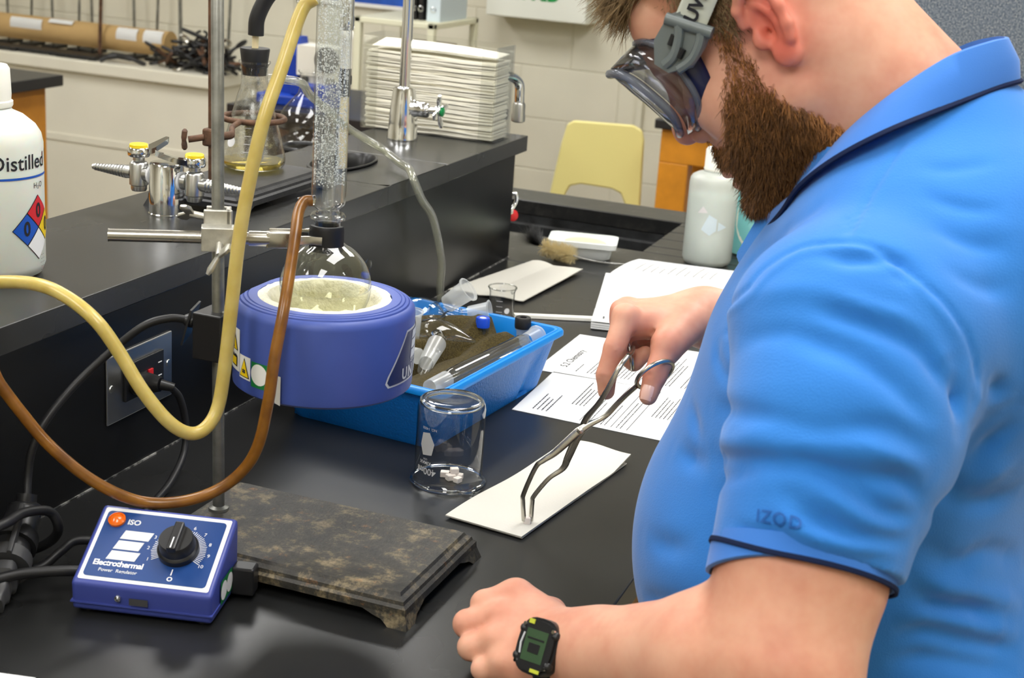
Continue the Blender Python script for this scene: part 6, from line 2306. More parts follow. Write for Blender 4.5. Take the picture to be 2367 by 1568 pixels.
# the coupled plug and socket at the left edge
cn = thing('cord_connector', (0.06, -0.43, ZB), 'black coupled plug and socket with clips at the left edge', 'plug')
mat('grey_plastic', (0.05, 0.05, 0.052), 0.4)
cb_ = MB()
cb_.tube(catmull([(0.050, -0.398, 0.988), (0.054, -0.408, 0.972), (0.066, -0.440, 0.958), (0.082, -0.470, 0.948)], 5), [0.010] * 3 + [0.017] * 5 + [0.019] * 5 + [0.018] * 3, n=18)
cb_.build('plug_body', 'black_plastic', cn)
MB().tube([(0.064, -0.436, 0.960), (0.070, -0.448, 0.955)], 0.0235, n=24).build('collar', 'black_plastic', cn)
MB().tube([(0.078, -0.462, 0.952), (0.084, -0.474, 0.947)], 0.0225, n=24).build('collar', 'grey_plastic', cn)
MB().tube(catmull([(0.086, -0.476, 0.944), (0.094, -0.492, 0.938), (0.104, -0.512, 0.930)], 5), [0.018] * 4 + [0.013] * 4 + [0.009] * 3, n=14, flat=(1.0, 0.62, (0, 0, 1))).build('tail', 'grey_plastic', cn)
MB().tube([(0.060, -0.418, 0.985), (0.074, -0.440, 0.982), (0.092, -0.478, 0.966)], [0.004, 0.006, 0.005], n=8, flat=(1.0, 0.5, (0, 0, 1))).build('clip', 'grey_plastic', cn)
for q_ in ((0.045, -0.402, 0.978), (0.068, -0.404, 0.972)):
    MB().sphere(q_, 0.0042, n=10, m=6).build('screw', 'chrome', cn)
rcord = thing('regulator_cord', (0.14, -0.455, ZB), 'black cord running left from the power regulator box', 'power cord')
MB().tube(catmull([(0.16, -0.435, 0.945), (0.139, -0.455, 0.950), (0.112, -0.478, 0.951), (0.095, -0.50, 0.950), (0.07, -0.54, 0.945)], 7), 0.0052, n=12).build('cable', cord_m, rcord)
lcord = thing('looped_cord', (0.09, -0.41, ZB), 'black cord looped over the coupled plug at the left edge', 'power cord')
MB().tube(catmull([(0.05, -0.56, 0.985), (0.084, -0.482, 0.994), (0.084, -0.447, 0.994), (0.088, -0.414, 0.984), (0.093, -0.406, 0.966), (0.080, -0.400, 0.946), (0.060, -0.41, 0.934), (0.03, -0.44, 0.930)], 7), 0.0050, n=12).build('cable', cord_m, lcord)
scord = thing('short_cord', (0.1, -0.41, ZB), 'short black cord curving behind the power regulator', 'power cord')
MB().tube(catmull([(0.125, -0.375, 0.945), (0.104, -0.393, 0.948), (0.098, -0.410, 0.942), (0.085, -0.43, 0.929), (0.05, -0.46, 0.9255)], 7), 0.0045, n=12).build('cable', cord_m, scord)

# ------------------------------------------------------------------ blue tray with glassware on olive cloth
ta = math.radians(84.26)
TMx = TR((0.1907, 0.2485, ZB), ta)
tray = thing('storage_tray', (0.1907, 0.2485, ZB), 'bright blue plastic tray lined with olive cloth under glassware', 'tray')
mat('tray_blue', srgb(10, 112, 200), 0.4, bump=0.7, bscale=300, bdist=0.002)
mat('tray_rim_blue', srgb(10, 128, 214), 0.35)


def rloop(hx, hy, r, z, n=6, dent=0.0):
    out = []
    for x, y in rrect(-hx, -hy, hx, hy, r, n):
        if dent and y < -hy + 0.004 and 0.085 < x < 0.125:
            y += dent * math.sin((x - 0.085) / 0.04 * math.pi)
        out.append(TMx @ Vector((x, y, z)))
    return out


def ring_pts(hx, hy, r, z, dent=0.0):
    base = rrect(-hx, -hy, hx, hy, r, 5)
    out = []
    m = len(base)
    for i in range(m):
        a, b = base[i], base[(i + 1) % m]
        L_ = math.hypot(b[0] - a[0], b[1] - a[1])
        k = 24 if L_ > 0.05 else 1
        for j in range(k):
            x, y = a[0] + (b[0] - a[0]) * j / k, a[1] + (b[1] - a[1]) * j / k
            if dent and abs(y + hy) < 0.003 and 0.075 < x < 0.125:
                y += dent * math.sin((x - 0.075) / 0.05 * math.pi) ** 2
            out.append(TMx @ Vector((x, y, z)))
    return out


loft([ring_pts(0.150, 0.100, 0.016, 0.003), ring_pts(0.155, 0.105, 0.018, 0.0), ring_pts(0.157, 0.107, 0.018, 0.004, 0.010), ring_pts(0.171, 0.121, 0.016, 0.070, 0.002), ring_pts(0.1715, 0.1215, 0.016, 0.0725)], 'tray_blue', 'tray_wall', tray)
loft([ring_pts(0.1715, 0.1215, 0.016, 0.072), ring_pts(0.1765, 0.1265, 0.016, 0.0735), ring_pts(0.180, 0.130, 0.015, 0.076), ring_pts(0.180, 0.130, 0.015, 0.081), ring_pts(0.178, 0.128, 0.014, 0.084), ring_pts(0.1745, 0.1245, 0.013, 0.0845), ring_pts(0.1735, 0.1235, 0.013, 0.0830), ring_pts(0.1725, 0.1225, 0.013, 0.0845), ring_pts(0.1695, 0.1195, 0.012, 0.084), ring_pts(0.168, 0.118, 0.012, 0.080), ring_pts(0.150, 0.100, 0.012, 0.006)], 'tray_rim_blue', 'tray_rim', tray)
MB(TMx).box((-0.152, -0.102, 0.001), (0.152, 0.102, 0.004)).build('tray_floor', 'tray_blue', tray)
oc_ = NT('olive_cloth')
_n = oc_.noise(420, 3, 0.7)
oc_.l(oc_.ramp(_n, [(0.3, srgb(44, 37, 14)), (0.7, srgb(86, 74, 38))]), oc_.b.inputs['Base Color'])
oc_.b.inputs['Roughness'].default_value = 0.95
oc_.b.inputs['Specular IOR Level'].default_value = 0.1
oc_.b.inputs['Sheen Weight'].default_value = 0.08
oc_.bump(_n, 0.8, 0.003)


def cloth(u, v):
    x, y = -0.156 + 0.312 * u, -0.107 + 0.214 * v
    z = 0.053 + 0.018 * math.exp(-((x - 0.150) / 0.05) ** 2)
    z += 0.011 * math.sin(9.0 * (x + 1.4 * y) + 1.0) * math.sin(14 * y + 0.5)
    z += 0.020 * math.exp(-((y - 0.018 + 0.25 * x + 0.02 * math.sin(20 * x)) / 0.016) ** 2)
    z += 0.012 * math.exp(-((y + 0.045 - 0.10 * x) / 0.020) ** 2) * (0.5 + 0.5 * math.tanh((0.03 - x) * 30) * 0.4 + 0.2)
    z -= 0.022 * math.exp(-((y + 0.012 + 0.18 * x) / 0.010) ** 2)
    z += 0.010 * math.exp(-(((x - 0.13) / 0.03) ** 2 + ((y - 0.0) / 0.06) ** 2))
    z += 0.0018 * math.sin(60 * x + 30 * y) * math.sin(70 * y)
    e = min(1.0, (0.107 - abs(y)) / 0.014, (0.156 - abs(x)) / 0.014)
    lim = 0.090
    z = min(z, lim)
    return TMx @ Vector((x, y, z * (0.75 + 0.25 * max(0, e)) if e < 1 else z))


tag(MB().slab(cloth, 84, 60, 0.006).build('lining_cloth', 'olive_cloth'), 'olive green fleece cloth lining the blue tray', 'cloth')
GLG = 'glassware in the blue tray'


def joint(root, a, b, r1, r2, name='ground_joint', flare=False):
    a, b = Vector(a), Vector(b)
    L_ = (b - a).length
    pr = [(r1, 0), (r2, L_)]
    if flare:
        pr = [(r1, 0), (r2, L_ * 0.92), (r2 * 1.18, L_ * 0.95), (r2 * 1.22, L_), (r2 * 1.05, L_ * 1.01)]
    return MB().lathe(pr, a, axis=b - a, n=24).build(name, 'ground_glass', root)


g1 = thing('distilling_head', (0.150, 0.385, 0.99), 'clear rounded distilling flask with frosted necks leaning out of the tray', 'glassware', GLG)
MB().sphere((0.128, 0.372, 0.992), 0.036, n=28, m=18, sc=(1.1, 1.0, 0.9)).build('bulb', 'clear_glass_dark', g1)
MB().tube(catmull([(0.158, 0.360, 1.012), (0.172, 0.350, 1.022), (0.183, 0.342, 1.031)], 5), [0.012] * 4 + [0.0095] * 4 + [0.0105] * 3, n=18, caps=False).build('neck', 'clear_glass_dark', g1)
joint(g1, (0.183, 0.342, 1.031), (0.213, 0.343, 1.057), 0.0125, 0.0150, flare=True)
MB().tube(catmull([(0.158, 0.380, 1.012), (0.166, 0.386, 1.008), (0.176, 0.394, 1.004)], 5), 0.0085, n=16, caps=False).build('side_neck', 'clear_glass_dark', g1)
g2 = thing('adapter_joint', (0.20, 0.405, 1.0), 'small glass adapter with a frosted flared socket beside the blue tray rim', 'glassware', GLG)
MB().sphere((0.172, 0.398, 1.004), 0.012, n=18, m=12).build('bulb', 'clear_glass_dark', g2)
MB().tube([(0.180, 0.400, 1.003), (0.194, 0.404, 1.004)], [0.0065, 0.0095], n=16, caps=False).build('neck', 'clear_glass_dark', g2)
joint(g2, (0.192, 0.4035, 1.004), (0.222, 0.409, 1.012), 0.0105, 0.0128, flare=True)
g3 = thing('pear_flask', (0.19, 0.31, 0.985), 'clear pear-shaped flask lying on the olive cloth', 'glassware', GLG)
MB().lathe([(0.0001, -0.030), (0.010, -0.028), (0.019, -0.020), (0.0235, -0.008), (0.0240, 0.004), (0.021, 0.018), (0.0145, 0.034), (0.007, 0.047), (0.0028, 0.056), (0.0001, 0.058)], (0.180, 0.312, 0.992), axis=(0.96, 0.22, -0.05), n=28).build('flask_body', 'clear_glass_dark', g3)
joint(g3, (0.215, 0.203, 0.988), (0.2055, 0.258, 0.999), 0.0105, 0.0130, flare=False)
MB().tube([(0.2185, 0.186, 0.983), (0.215, 0.203, 0.988)], [0.008, 0.0098], n=16, caps=False).build('drip_tip', 'clear_glass_dark', g3)
MB().tube(catmull([(0.2055, 0.258, 0.999), (0.200, 0.275, 0.999), (0.190, 0.295, 0.997)], 4), [0.013] + [0.010] * 8, n=16, caps=False).build('neck', 'clear_glass_dark', g3)
g4 = thing('stoppered_neck', (0.146, 0.29, 0.99), 'upright frosted glass stopper neck beside the heating mantle', 'glassware', GLG)
joint(g4, (0.150, 0.302, 0.985), (0.152, 0.295, 1.026), 0.0095, 0.0125, flare=True)
MB().sphere((0.158, 0.262, 0.992), 0.013, n=18, m=12).build('bulb', 'clear_glass_dark', g4)
MB().tube([(0.165, 0.232, 0.988), (0.195, 0.222, 0.989)], [0.009, 0.011], n=16).build('tail', 'ground_glass', g4)
g5 = thing('condenser_tube', (0.295, 0.24, 0.99), 'long straight glass condenser tube along the tray edge', 'glassware', GLG)
ca, cb2 = Vector((0.2775, 0.135, 0.9985)), Vector((0.303, 0.335, 0.9985))
MB().lathe([(0.0075, -0.010), (0.0108, 0.0), (0.0120, 0.006), (0.0120, 0.190), (0.0108, 0.198), (0.0085, 0.204)], ca, axis=cb2 - ca, n=24).build('jacket', 'clear_glass_dark', g5)
MB().lathe([(0.0042, -0.010), (0.0042, 0.205)], ca, axis=cb2 - ca, n=14).build('inner_tube', 'clear_glass', g5)
dd = (cb2 - ca).normalized()
joint(g5, ca - dd * 0.010, ca - dd * 0.050 + Vector((0, 0, 0.001)), 0.0115, 0.0095)
joint(g5, cb2 + dd * 0.004, cb2 + dd * 0.038, 0.0105, 0.0120, flare=True)
mat('cap_blue', srgb(24, 74, 200), 0.35)
v1_ = thing('sample_vial', (0.228, 0.366, 0.97), 'small vial with bright blue screw cap in the tray', 'vial')
MB().lathe([(0.0085, -0.022), (0.0085, 0.0), (0.0080, 0.004)], (0.230, 0.362, 1.004), n=18).build('vial_body', 'clear_glass', v1_)
MB().lathe([(0.0098, -0.003), (0.0100, 0.009), (0.0092, 0.0105), (0.0055, 0.0105), (0.0050, 0.0095)], (0.230, 0.362, 1.004), n=24).lathe([(0.0001, 0.0094), (0.0052, 0.0094)], (0.230, 0.362, 1.004), n=16).build('screw_cap', 'cap_blue', v1_)
MB().lathe([(0.0001, 0.0098), (0.0049, 0.0098)], (0.230, 0.362, 1.004), n=16).build('septum', 'nylon_white', v1_)
v2_ = thing('thermometer_adapter', (0.277, 0.398, 0.97), 'black ridged screw cap on white glass adapter in the tray', 'adapter')
MB().lathe([(0.0075, -0.022), (0.0085, -0.006), (0.0105, -0.005), (0.0105, -0.002)], (0.277, 0.398, 1.001), n=20).build('adapter_body', 'ground_glass', v2_)
cpv = MB()
cpv.lathe([(0.0112, -0.003), (0.0118, 0.000), (0.0118, 0.011), (0.0108, 0.0128), (0.0050, 0.0128), (0.0045, 0.006), (0.0001, 0.006)], (0.277, 0.398, 1.001), n=28)
cpv.build('screw_cap', 'black_rubber', v2_)
# tap key standing behind the mantle
tk_ = thing('stopcock_plug', (0.06, 0.33, 1.0), 'small clear stopcock with a blue ring rising behind the mantle', 'stopcock', None)
MB().lathe([(0.004, -0.05), (0.005, 0.0), (0.006, 0.004)], (0.060, 0.331, 1.052), n=12, cap_lo=True).build('barrel', 'clear_glass_dark', tk_)
MB().lathe([(0.0055, 0.0), (0.0065, 0.002), (0.0065, 0.006), (0.0055, 0.008)], (0.060, 0.331, 1.052), n=14).build('ring', 'cap_blue', tk_)
MB().tube([(0.060, 0.331, 1.060), (0.062, 0.333, 1.070), (0.064, 0.334, 1.078)], [0.003, 0.0065, 0.003], n=10, flat=(1.0, 0.45, (1, 0, 0))).build('wing', 'clear_glass', tk_)

# ------------------------------------------------------------------ beakers
BKX, BKY = 0.337, 0.0
bk = thing('beaker', (BKX, BKY, ZB), 'upside-down 400 ml glass beaker covering white chips', 'beaker')
pr = [(0.0445, 0.0015), (0.0450, 0.0035), (0.0435, 0.0055), (0.0408, 0.0085), (0.0400, 0.013), (0.0400, 0.092), (0.0390, 0.098), (0.0360, 0.1025), (0.031, 0.1045), (0.020, 0.1035), (0.0001, 0.1030)]
MB().lathe(pr, (BKX, BKY, ZB), n=56).build('beaker_body', 'clear_glass_dark', bk)
MB().lathe([(0.0430, 0.0006), (0.0452, 0.0024), (0.0440, 0.0050), (0.0415, 0.0046), (0.0412, 0.0020), (0.0430, 0.0006)], (BKX, BKY, ZB), n=56).build('rim', 'solid_glass', bk)
MB().torus((BKX, BKY, ZB + 0.0995), (0, 0, 1), 0.0345, 0.0034, n=48, m=10).build('thick_base', 'solid_glass', bk)
sd_ = Vector((0.80, -0.55, 0)).normalized()
MB().tube(catmull([Vector((BKX, BKY, ZB + 0.004)) + Vector((sd_.x * math.cos(a) - sd_.y * math.sin(a), sd_.x * math.sin(a) + sd_.y * math.cos(a), 0)) * (0.043 + 0.006 * math.cos(a * 5) if abs(a) < 0.31 else 0.0435) for a in np.linspace(-0.6, 0.6, 13)], 3), 0.0018, n=8).build('spout', 'solid_glass', bk)


def on_beaker(a0, z0):
    return lambda u, v: Vector((BKX + 0.0403 * math.cos(a0 - u / 0.0403), BKY + 0.0403 * math.sin(a0 - u / 0.0403), ZB + z0 - v))


ab = math.radians(-66 - 42)
patch('marking_spot', [(-0.010, -0.002), (-0.003, -0.015), (0.0075, -0.013), (0.0105, 0.002), (0.006, 0.014), (-0.007, 0.012)], on_beaker(ab, 0.056), 'white_print', bk)
text_mesh('lettering', '400ml', 0.0115, on_beaker(ab - 0.02, 0.0235), 'white_print', bk, bold=0.0002)
text_mesh('lettering', 'KIMAX', 0.0055, on_beaker(ab - 0.05, 0.0335), 'white_print', bk, bold=0.0001)
text_mesh('lettering', 'USA', 0.0035, on_beaker(ab - 0.05, 0.0378), 'white_print', bk)
text_mesh('lettering', 'NO. 14000', 0.0045, on_beaker(ab + 0.05, 0.0755), 'white_print', bk)
mat('chip_white', srgb(236, 226, 218), 0.7, bump=0.4, bscale=200)
for i, (dx, dy, dz, s, rot) in enumerate(((-0.008, 0.010, 0, 0.0085, 0.3), (0.002, 0.004, 0, 0.0085, 0.9), (0.009, 0.012, 0, 0.0080, 0.1), (0.012, 0.002, 0, 0.0075, 1.3), (0.004, 0.010, 0.0070, 0.0080, 0.6))):
    Mc = TR((BKX + dx, BKY + dy, ZB + dz), rot)
    ch_ = MB(Mc).box((-s * 0.62, -s * 0.5, 0), (s * 0.62, s * 0.5, s * 0.85), bevel=0.001).build('boiling_chip', 'chip_white')
    tag(ch_, ['leftmost white chip under the upturned beaker', 'front middle white chip under the upturned beaker', 'back white chip under the upturned beaker', 'rightmost white chip under the upturned beaker', 'white chip lying on top of the others under the beaker'][i], 'chip', 'white chips under the beaker')
SBX, SBY = 0.142, 0.672
sb = thing('beaker', (SBX, SBY, ZB), 'small upright 50 ml glass beaker behind the blue tray', 'beaker')
MB().lathe([(0.0001, 0.002), (0.018, 0.001), (0.0200, 0.004), (0.0205, 0.010), (0.0205, 0.046), (0.0215, 0.050), (0.0232, 0.0535), (0.0232, 0.055), (0.0210, 0.0545)], (SBX, SBY, ZB), n=40).build('beaker_body', 'clear_glass_dark', sb)
MB().torus((SBX, SBY, ZB + 0.0545), (0, 0, 1), 0.0228, 0.0011, n=40, m=8).build('rim', 'solid_glass', sb)
MB().tube([(SBX + 0.020, SBY - 0.012, ZB + 0.052), (SBX + 0.026, SBY - 0.012, ZB + 0.0545)], [0.004, 0.001], n=8).build('spout', 'clear_glass_dark', sb)
patch('marking_spot', [(0.0048 * math.cos(2 * math.pi * k / 16), 0.0048 * math.sin(2 * math.pi * k / 16)) for k in range(16)], lambda u, v: Vector((SBX + 0.0207 * math.cos(-0.75 + u / 0.0207), SBY + 0.0207 * math.sin(-0.75 + u / 0.0207), ZB + 0.020 + v)), 'white_print', sb)
for k in range(3):
    patch('graduation', [(-0.006, -0.0003), (0.004, -0.0003), (0.004, 0.0003), (-0.006, 0.0003)], lambda u, v, k=k: Vector((SBX + 0.0207 * math.cos(-1.35 + u / 0.0207), SBY + 0.0207 * math.sin(-1.35 + u / 0.0207), ZB + 0.018 + 0.009 * k + v)), 'white_print', sb)

# ------------------------------------------------------------------ paper
def quad_fn(p00, p10, p11, p01, z=ZB, hfn=None):
    p00, p10, p11, p01 = [Vector((*p, 0)) for p in (p00, p10, p11, p01)]

    def fn(u, v):
        p = (p00 * (1 - u) + p10 * u) * (1 - v) + (p01 * (1 - u) + p11 * u) * v
        p.z = z + (hfn(u, v) if hfn else 0.0)
        return p
    return fn


mat('towel_sheet', srgb(208, 205, 195), 0.9, spec=0.15, bump=0.35, bscale=420, bdist=0.0006)
tf1 = quad_fn((0.378, -0.102), (0.473, -0.114), (0.512, 0.168), (0.424, 0.190), hfn=lambda u, v: 0.0045 + 0.0016 * math.sin(9 * v) * (1 - u) + 0.010 * max(0, v - 0.82) * (0.4 + 2.4 * u) * 2 + 0.006 * max(0, v - 0.6) * math.sin(u * 5))
pt1 = tag(MB().slab(tf1, 16, 24, 0.0014).build('paper_towel', 'towel_sheet'), 'folded white paper towel under the tong tips beside the beaker', 'paper towel')
tf1b = quad_fn((0.384, -0.100), (0.473, -0.112), (0.510, 0.160), (0.428, 0.180), hfn=lambda u, v: 0.0022 + 0.0006 * math.sin(7 * v))
MB().slab(tf1b, 10, 16, 0.0012).build('under_fold', 'towel_sheet', pt1)
tf2 = quad_fn((0.004, 0.776), (0.139, 0.785), (0.159, 1.045), (0.055, 1.060), hfn=lambda u, v: 0.004 + 0.003 * abs(math.sin(u * 6.0 + 0.6)) + 0.004 * max(0, v - 0.7) * math.sin(u * 8) + 0.010 * max(0, u - 0.7) * v)
tag(MB().slab(tf2, 24, 18, 0.0014).build('paper_towel', 'towel_sheet'), 'creased white paper towel lying flat by the riser behind the tray', 'paper towel')

paper_lines = MB


def page(name, label, p00, p10, p11, p01, z, lines_fn, lift=0.0):
    f = quad_fn(p00, p10, p11, p01, z, lambda u, v: 0.0008 + lift * (1 - u) ** 2 * (1 - v))
    o = tag(MB().slab(f, 8, 8, 0.0005).build(name, 'white_paper'), label, 'paper')
    return o, lambda u, v: f(u, v) + Vector((0, 0, 0.0004))


def text_block(par, fn, u0, u1, v0, v1, rows, seed, hgt, wmin=0.55, name='printed_lines', material='ink_grey'):
    """rows of tiny illegible print: v runs along the line, u from line to line"""
    r = random.Random(seed)
    b = MB()
    rows = rows if rows < 3 else int(rows * 1.5)
    for i in range(rows):
        u = u0 + (u1 - u0) * i / max(1, rows - 1)
        v = v0
        end = v0 + (v1 - v0) * r.uniform(wmin, 1.0)
        while v < end:
            w = r.uniform(0.010, 0.034)
            b.add([fn(u, v), fn(u, min(v + w, end)), fn(u - hgt * 0.5, min(v + w, end)), fn(u - hgt * 0.5, v)], [(3, 2, 1, 0)])
            v += w + 0.008
    o = b.build(name, material, par)
    o['kind'] = 'stuff'
    return o


# two printed hand-outs side by side, turned towards the man (their top edge lies towards the riser)
pg1, f1 = page('handout_sheet', 'printed hand-out headed Chemistry beyond the tongs', (0.281, 0.455), (0.560, 0.470), (0.560, 0.686), (0.281, 0.664), ZB, None)
text_mesh('lettering', '5.2 Chemistry', 0.0165, lambda a, b: f1(0.115 - b / 0.28, 0.38 + a / 0.21), 'ink', pg1, shear=0.2)
text_block(pg1, f1, 0.20, 0.22, 0.10, 0.40, 1, 1, 0.012)
text_block(pg1, f1, 0.26, 0.48, 0.10, 0.92, 8, 2, 0.011)
text_block(pg1, f1, 0.54, 0.70, 0.10, 0.80, 6, 3, 0.011)
text_block(pg1, f1, 0.76, 0.95, 0.10, 0.90, 7, 4, 0.011)
pg2, f2 = page('handout_sheet', 'printed hand-out with a table nearest the tongs', (0.314, 0.274), (0.590, 0.262), (0.590, 0.470), (0.308, 0.460), ZB, None)
text_block(pg2, f2, 0.09, 0.16, 0.10, 0.55, 3, 5, 0.013)
for uu in (0.34, 0.42, 0.50, 0.58):
    patch('table_rule', [(uu, 0.05), (uu + 0.003, 0.05), (uu + 0.003, 0.95), (uu, 0.95)], f2, 'ink_grey', pg2, step=2)
text_block(pg2, f2, 0.24, 0.30, 0.35, 0.95, 3, 6, 0.011)
text_block(pg2, f2, 0.37, 0.39, 0.06, 0.85, 2, 7, 0.010)
text_block(pg2, f2, 0.45, 0.47, 0.06, 0.75, 2, 8, 0.010)
text_block(pg2, f2, 0.53, 0.55, 0.06, 0.80, 2, 9, 0.010)
text_block(pg2, f2, 0.64, 0.86, 0.40, 0.96, 8, 10, 0.010)

# open lab notebook
nb2 = thing('lab_notebook', (0.36, 0.93, ZB), 'open white ruled lab notebook with handwritten pages', 'notebook')
mat('rule_blue', srgb(176, 190, 214), 0.8)
qa = ((0.286, 0.702), (0.560, 0.760), (0.500, 1.035), (0.219, 0.992))
qb = ((0.226, 0.998), (0.500, 1.035), (0.490, 1.210), (0.232, 1.165))
for k in range(3):
    fa_ = quad_fn(*qa, z=ZB, hfn=lambda u, v, k=k: 0.0045 + 0.0035 * k + (0.003 * k) * v * v)
    MB().slab(fa_, 8, 10, 0.0026).build('page_block', 'white_paper', nb2)
fa_ = quad_fn(*qa, z=ZB, hfn=lambda u, v: 0.0148 + 0.007 * v * v)
fb_ = quad_fn(*qb, z=ZB, hfn=lambda u, v: 0.0216 - 0.012 * v + 0.004 * math.sin(v * 3.1) + 0.004 * (1 - u) * v)
MB().slab(fa_, 10, 14, 0.0008).build('page', 'white_paper', nb2)
MB().slab(fb_, 10, 14, 0.0008).build('page', 'white_paper', nb2)
MB().slab(quad_fn(*qb, z=ZB, hfn=lambda u, v: 0.012 - 0.005 * v), 8, 10, 0.009).build('page_block', 'white_paper', nb2)
la = MB()
for fn_ in (fa_, fb_):
    for i in range(22):
        u = 0.10 + 0.04 * i
        la.add([fn_(u, 0.02) + Vector((0, 0, 0.0009)), fn_(u, 0.98) + Vector((0, 0, 0.0009)), fn_(u + 0.0035, 0.98) + Vector((0, 0, 0.0009)), fn_(u + 0.0035, 0.02) + Vector((0, 0, 0.0009))], [(0, 1, 2, 3)])
lo2 = la.build('ruled_lines', 'rule_blue', nb2)
lo2['kind'] = 'stuff'
text_block(nb2, lambda u, v: fb_(u, v) + Vector((0, 0, 0.0011)), 0.12, 0.62, 0.20, 0.9, 7, 30, 0.010, 0.2, 'handwriting', 'ink_grey')
text_block(nb2, lambda u, v: fa_(u, v) + Vector((0, 0, 0.0011)), 0.07, 0.10, 0.06, 0.11, 1, 31, 0.018, 0.9, 'page_mark', 'ink_grey')
wst = quad_fn((0.153, 0.703), (0.158, 0.693), (0.290, 0.752), (0.285, 0.766), hfn=lambda u, v: 0.006)
tag(MB().slab(wst, 2, 6, 0.005).build('white_ruler', 'nylon_white'), 'thin white ruler lying between the blue tray and the notebook', 'ruler')

# ------------------------------------------------------------------ crucible tongs
tg = thing('crucible_tongs', (0.465, -0.077, ZB + 0.006), 'steel crucible tongs held in the right hand over the towel', 'tongs')
lowL = [(0.4628, -0.0781, 0.9277), (0.4609, -0.0804, 0.9504), (0.4613, -0.0810, 0.9610), (0.4719, -0.0793, 0.9932), (0.4794, -0.0771, 1.0026), (0.4908, -0.0735, 1.0128), (0.5094, -0.0680, 1.0348), (0.5156, -0.0662, 1.0414)]
lowR = [(0.4687, -0.0758, 0.9265), (0.4690, -0.0771, 0.9484), (0.4708, -0.0771, 0.9575), (0.4849, -0.0732, 0.9796), (0.4984, -0.0690, 0.9926), (0.5030, -0.0682, 1.0059), (0.5106, -0.0672, 1.0297), (0.5156, -0.0662, 1.0414)]
upL = [(0.5210, -0.0690, 1.0565), (0.5325, -0.0725, 1.0745), (0.5412, -0.0740, 1.0917), (0.5512, -0.0700, 1.1180), (0.5568, -0.0560, 1.1300)]
upR = [(0.5245, -0.0637, 1.0490), (0.5400, -0.0600, 1.0605), (0.5510, -0.0590, 1.0755), (0.5610, -0.0600, 1.0885), (0.5712, -0.0630, 1.1005)]
off_ = Vector((0.0, -0.0022, 0.0))
for nm, low, up, sgn in (('jaw_arm', lowL, upR, 1), ('jaw_arm', lowR, upL, -1)):
    pth = catmull([Vector(p) + off_ * sgn for p in low + up], 6)
    m_ = len(pth)
    tt = np.linspace(0, 1, m_)
    rad = np.interp(tt, [0, 0.25, 0.45, 0.55, 0.72, 1.0], [0.0024, 0.0025, 0.0042, 0.0046, 0.0028, 0.0025])
    MB().tube(pth, list(rad), n=12, flat=(1.0, 0.72, (-0.6, 0.1, 0.5))).build(nm, 'brushed_nickel', tg)
ringp = [(0.6027, -0.0454, 1.1253), (0.6017, -0.0399, 1.1191), (0.5985, -0.0366, 1.1121), (0.5936, -0.0361, 1.1053), (0.5877, -0.0384, 1.0998), (0.5817, -0.0432, 1.0965), (0.5765, -0.0497, 1.0958), (0.5729, -0.0571, 1.0978), (0.5716, -0.0640, 1.1022), (0.5725, -0.0696, 1.1084), (0.5757, -0.0729, 1.1155), (0.5807, -0.0734, 1.1222), (0.5866, -0.0711, 1.1277), (0.5926, -0.0663, 1.1310), (0.5978, -0.0597, 1.1318), (0.6013, -0.0524, 1.1297)]
MB().tube(catmull(ringp, 3, closed=True), 0.0025, n=10, closed=True).build('finger_ring', 'brushed_nickel', tg)
c2 = Vector((0.5440, -0.0140, 1.1220))
MB().tube([c2 + Vector((0.0, math.cos(a) * 0.018, math.sin(a) * 0.019)) + Vector((0.011 * math.cos(a + 2.6), 0, 0)) for a in np.linspace(0, 2 * math.pi, 33)[:-1]], 0.0025, n=10, closed=True).build('finger_ring', 'brushed_nickel', tg)
MB().tube(catmull([upL[-1], (0.5575, -0.044, 1.131), (0.5545, -0.032, 1.132)], 4), 0.0025, n=10).build('ring_link', 'brushed_nickel', tg)
MB().lathe([(0.0042, 0), (0.0038, 0.0015), (0.0001, 0.0026)], (0.5156, -0.0708, 1.0414), axis=(0.1, -1, 0.3), n=14).build('rivet', 'brushed_nickel', tg)
tag(MB(TR((0.4660, -0.0775, ZB + 0.0042), 0.4)).box((-0.0042, -0.0036, 0), (0.0036, 0.0036, 0.0072), bevel=0.0009).build('boiling_chip', 'chip_white'), 'white chip gripped in the tips of the tongs', 'chip')

# ------------------------------------------------------------------ around the sink
mat('dish_white', srgb(236, 240, 238), 0.3)
mat('soap_green', srgb(206, 226, 178), 0.4, sss=0.3)
sd0 = TR((0.118, 1.166, ZB), math.radians(14))
sdish = thing('soap_dish', (0.118, 1.166, ZB), 'white rectangular soap dish by the sink edge', 'soap dish')


def rr_ring(M, hx, hy, r, z):
    return [M @ Vector((x, y, z)) for x, y in rrect(-hx, -hy, hx, hy, r, 5)]


loft([rr_ring(sd0, 0.001, 0.001, 0.0005, 0.0), rr_ring(sd0, 0.046, 0.026, 0.012, 0.0), rr_ring(sd0, 0.054, 0.032, 0.012, 0.006), rr_ring(sd0, 0.058, 0.036, 0.012, 0.026), rr_ring(sd0, 0.065, 0.042, 0.012, 0.027), rr_ring(sd0, 0.066, 0.043, 0.012, 0.037), rr_ring(sd0, 0.062, 0.040, 0.011, 0.038), rr_ring(sd0, 0.058, 0.036, 0.010, 0.031), rr_ring(sd0, 0.050, 0.029, 0.010, 0.012), rr_ring(sd0, 0.001, 0.001, 0.0005, 0.011)], 'dish_white', 'dish', sdish)
tag(MB(sd0).sphere((0.004, 0.004, 0.027), 0.02, n=24, m=12, sc=(2.1, 1.35, 0.45)).build('soap_bar', 'soap_green'), 'pale green oval soap bar in the white dish', 'soap')
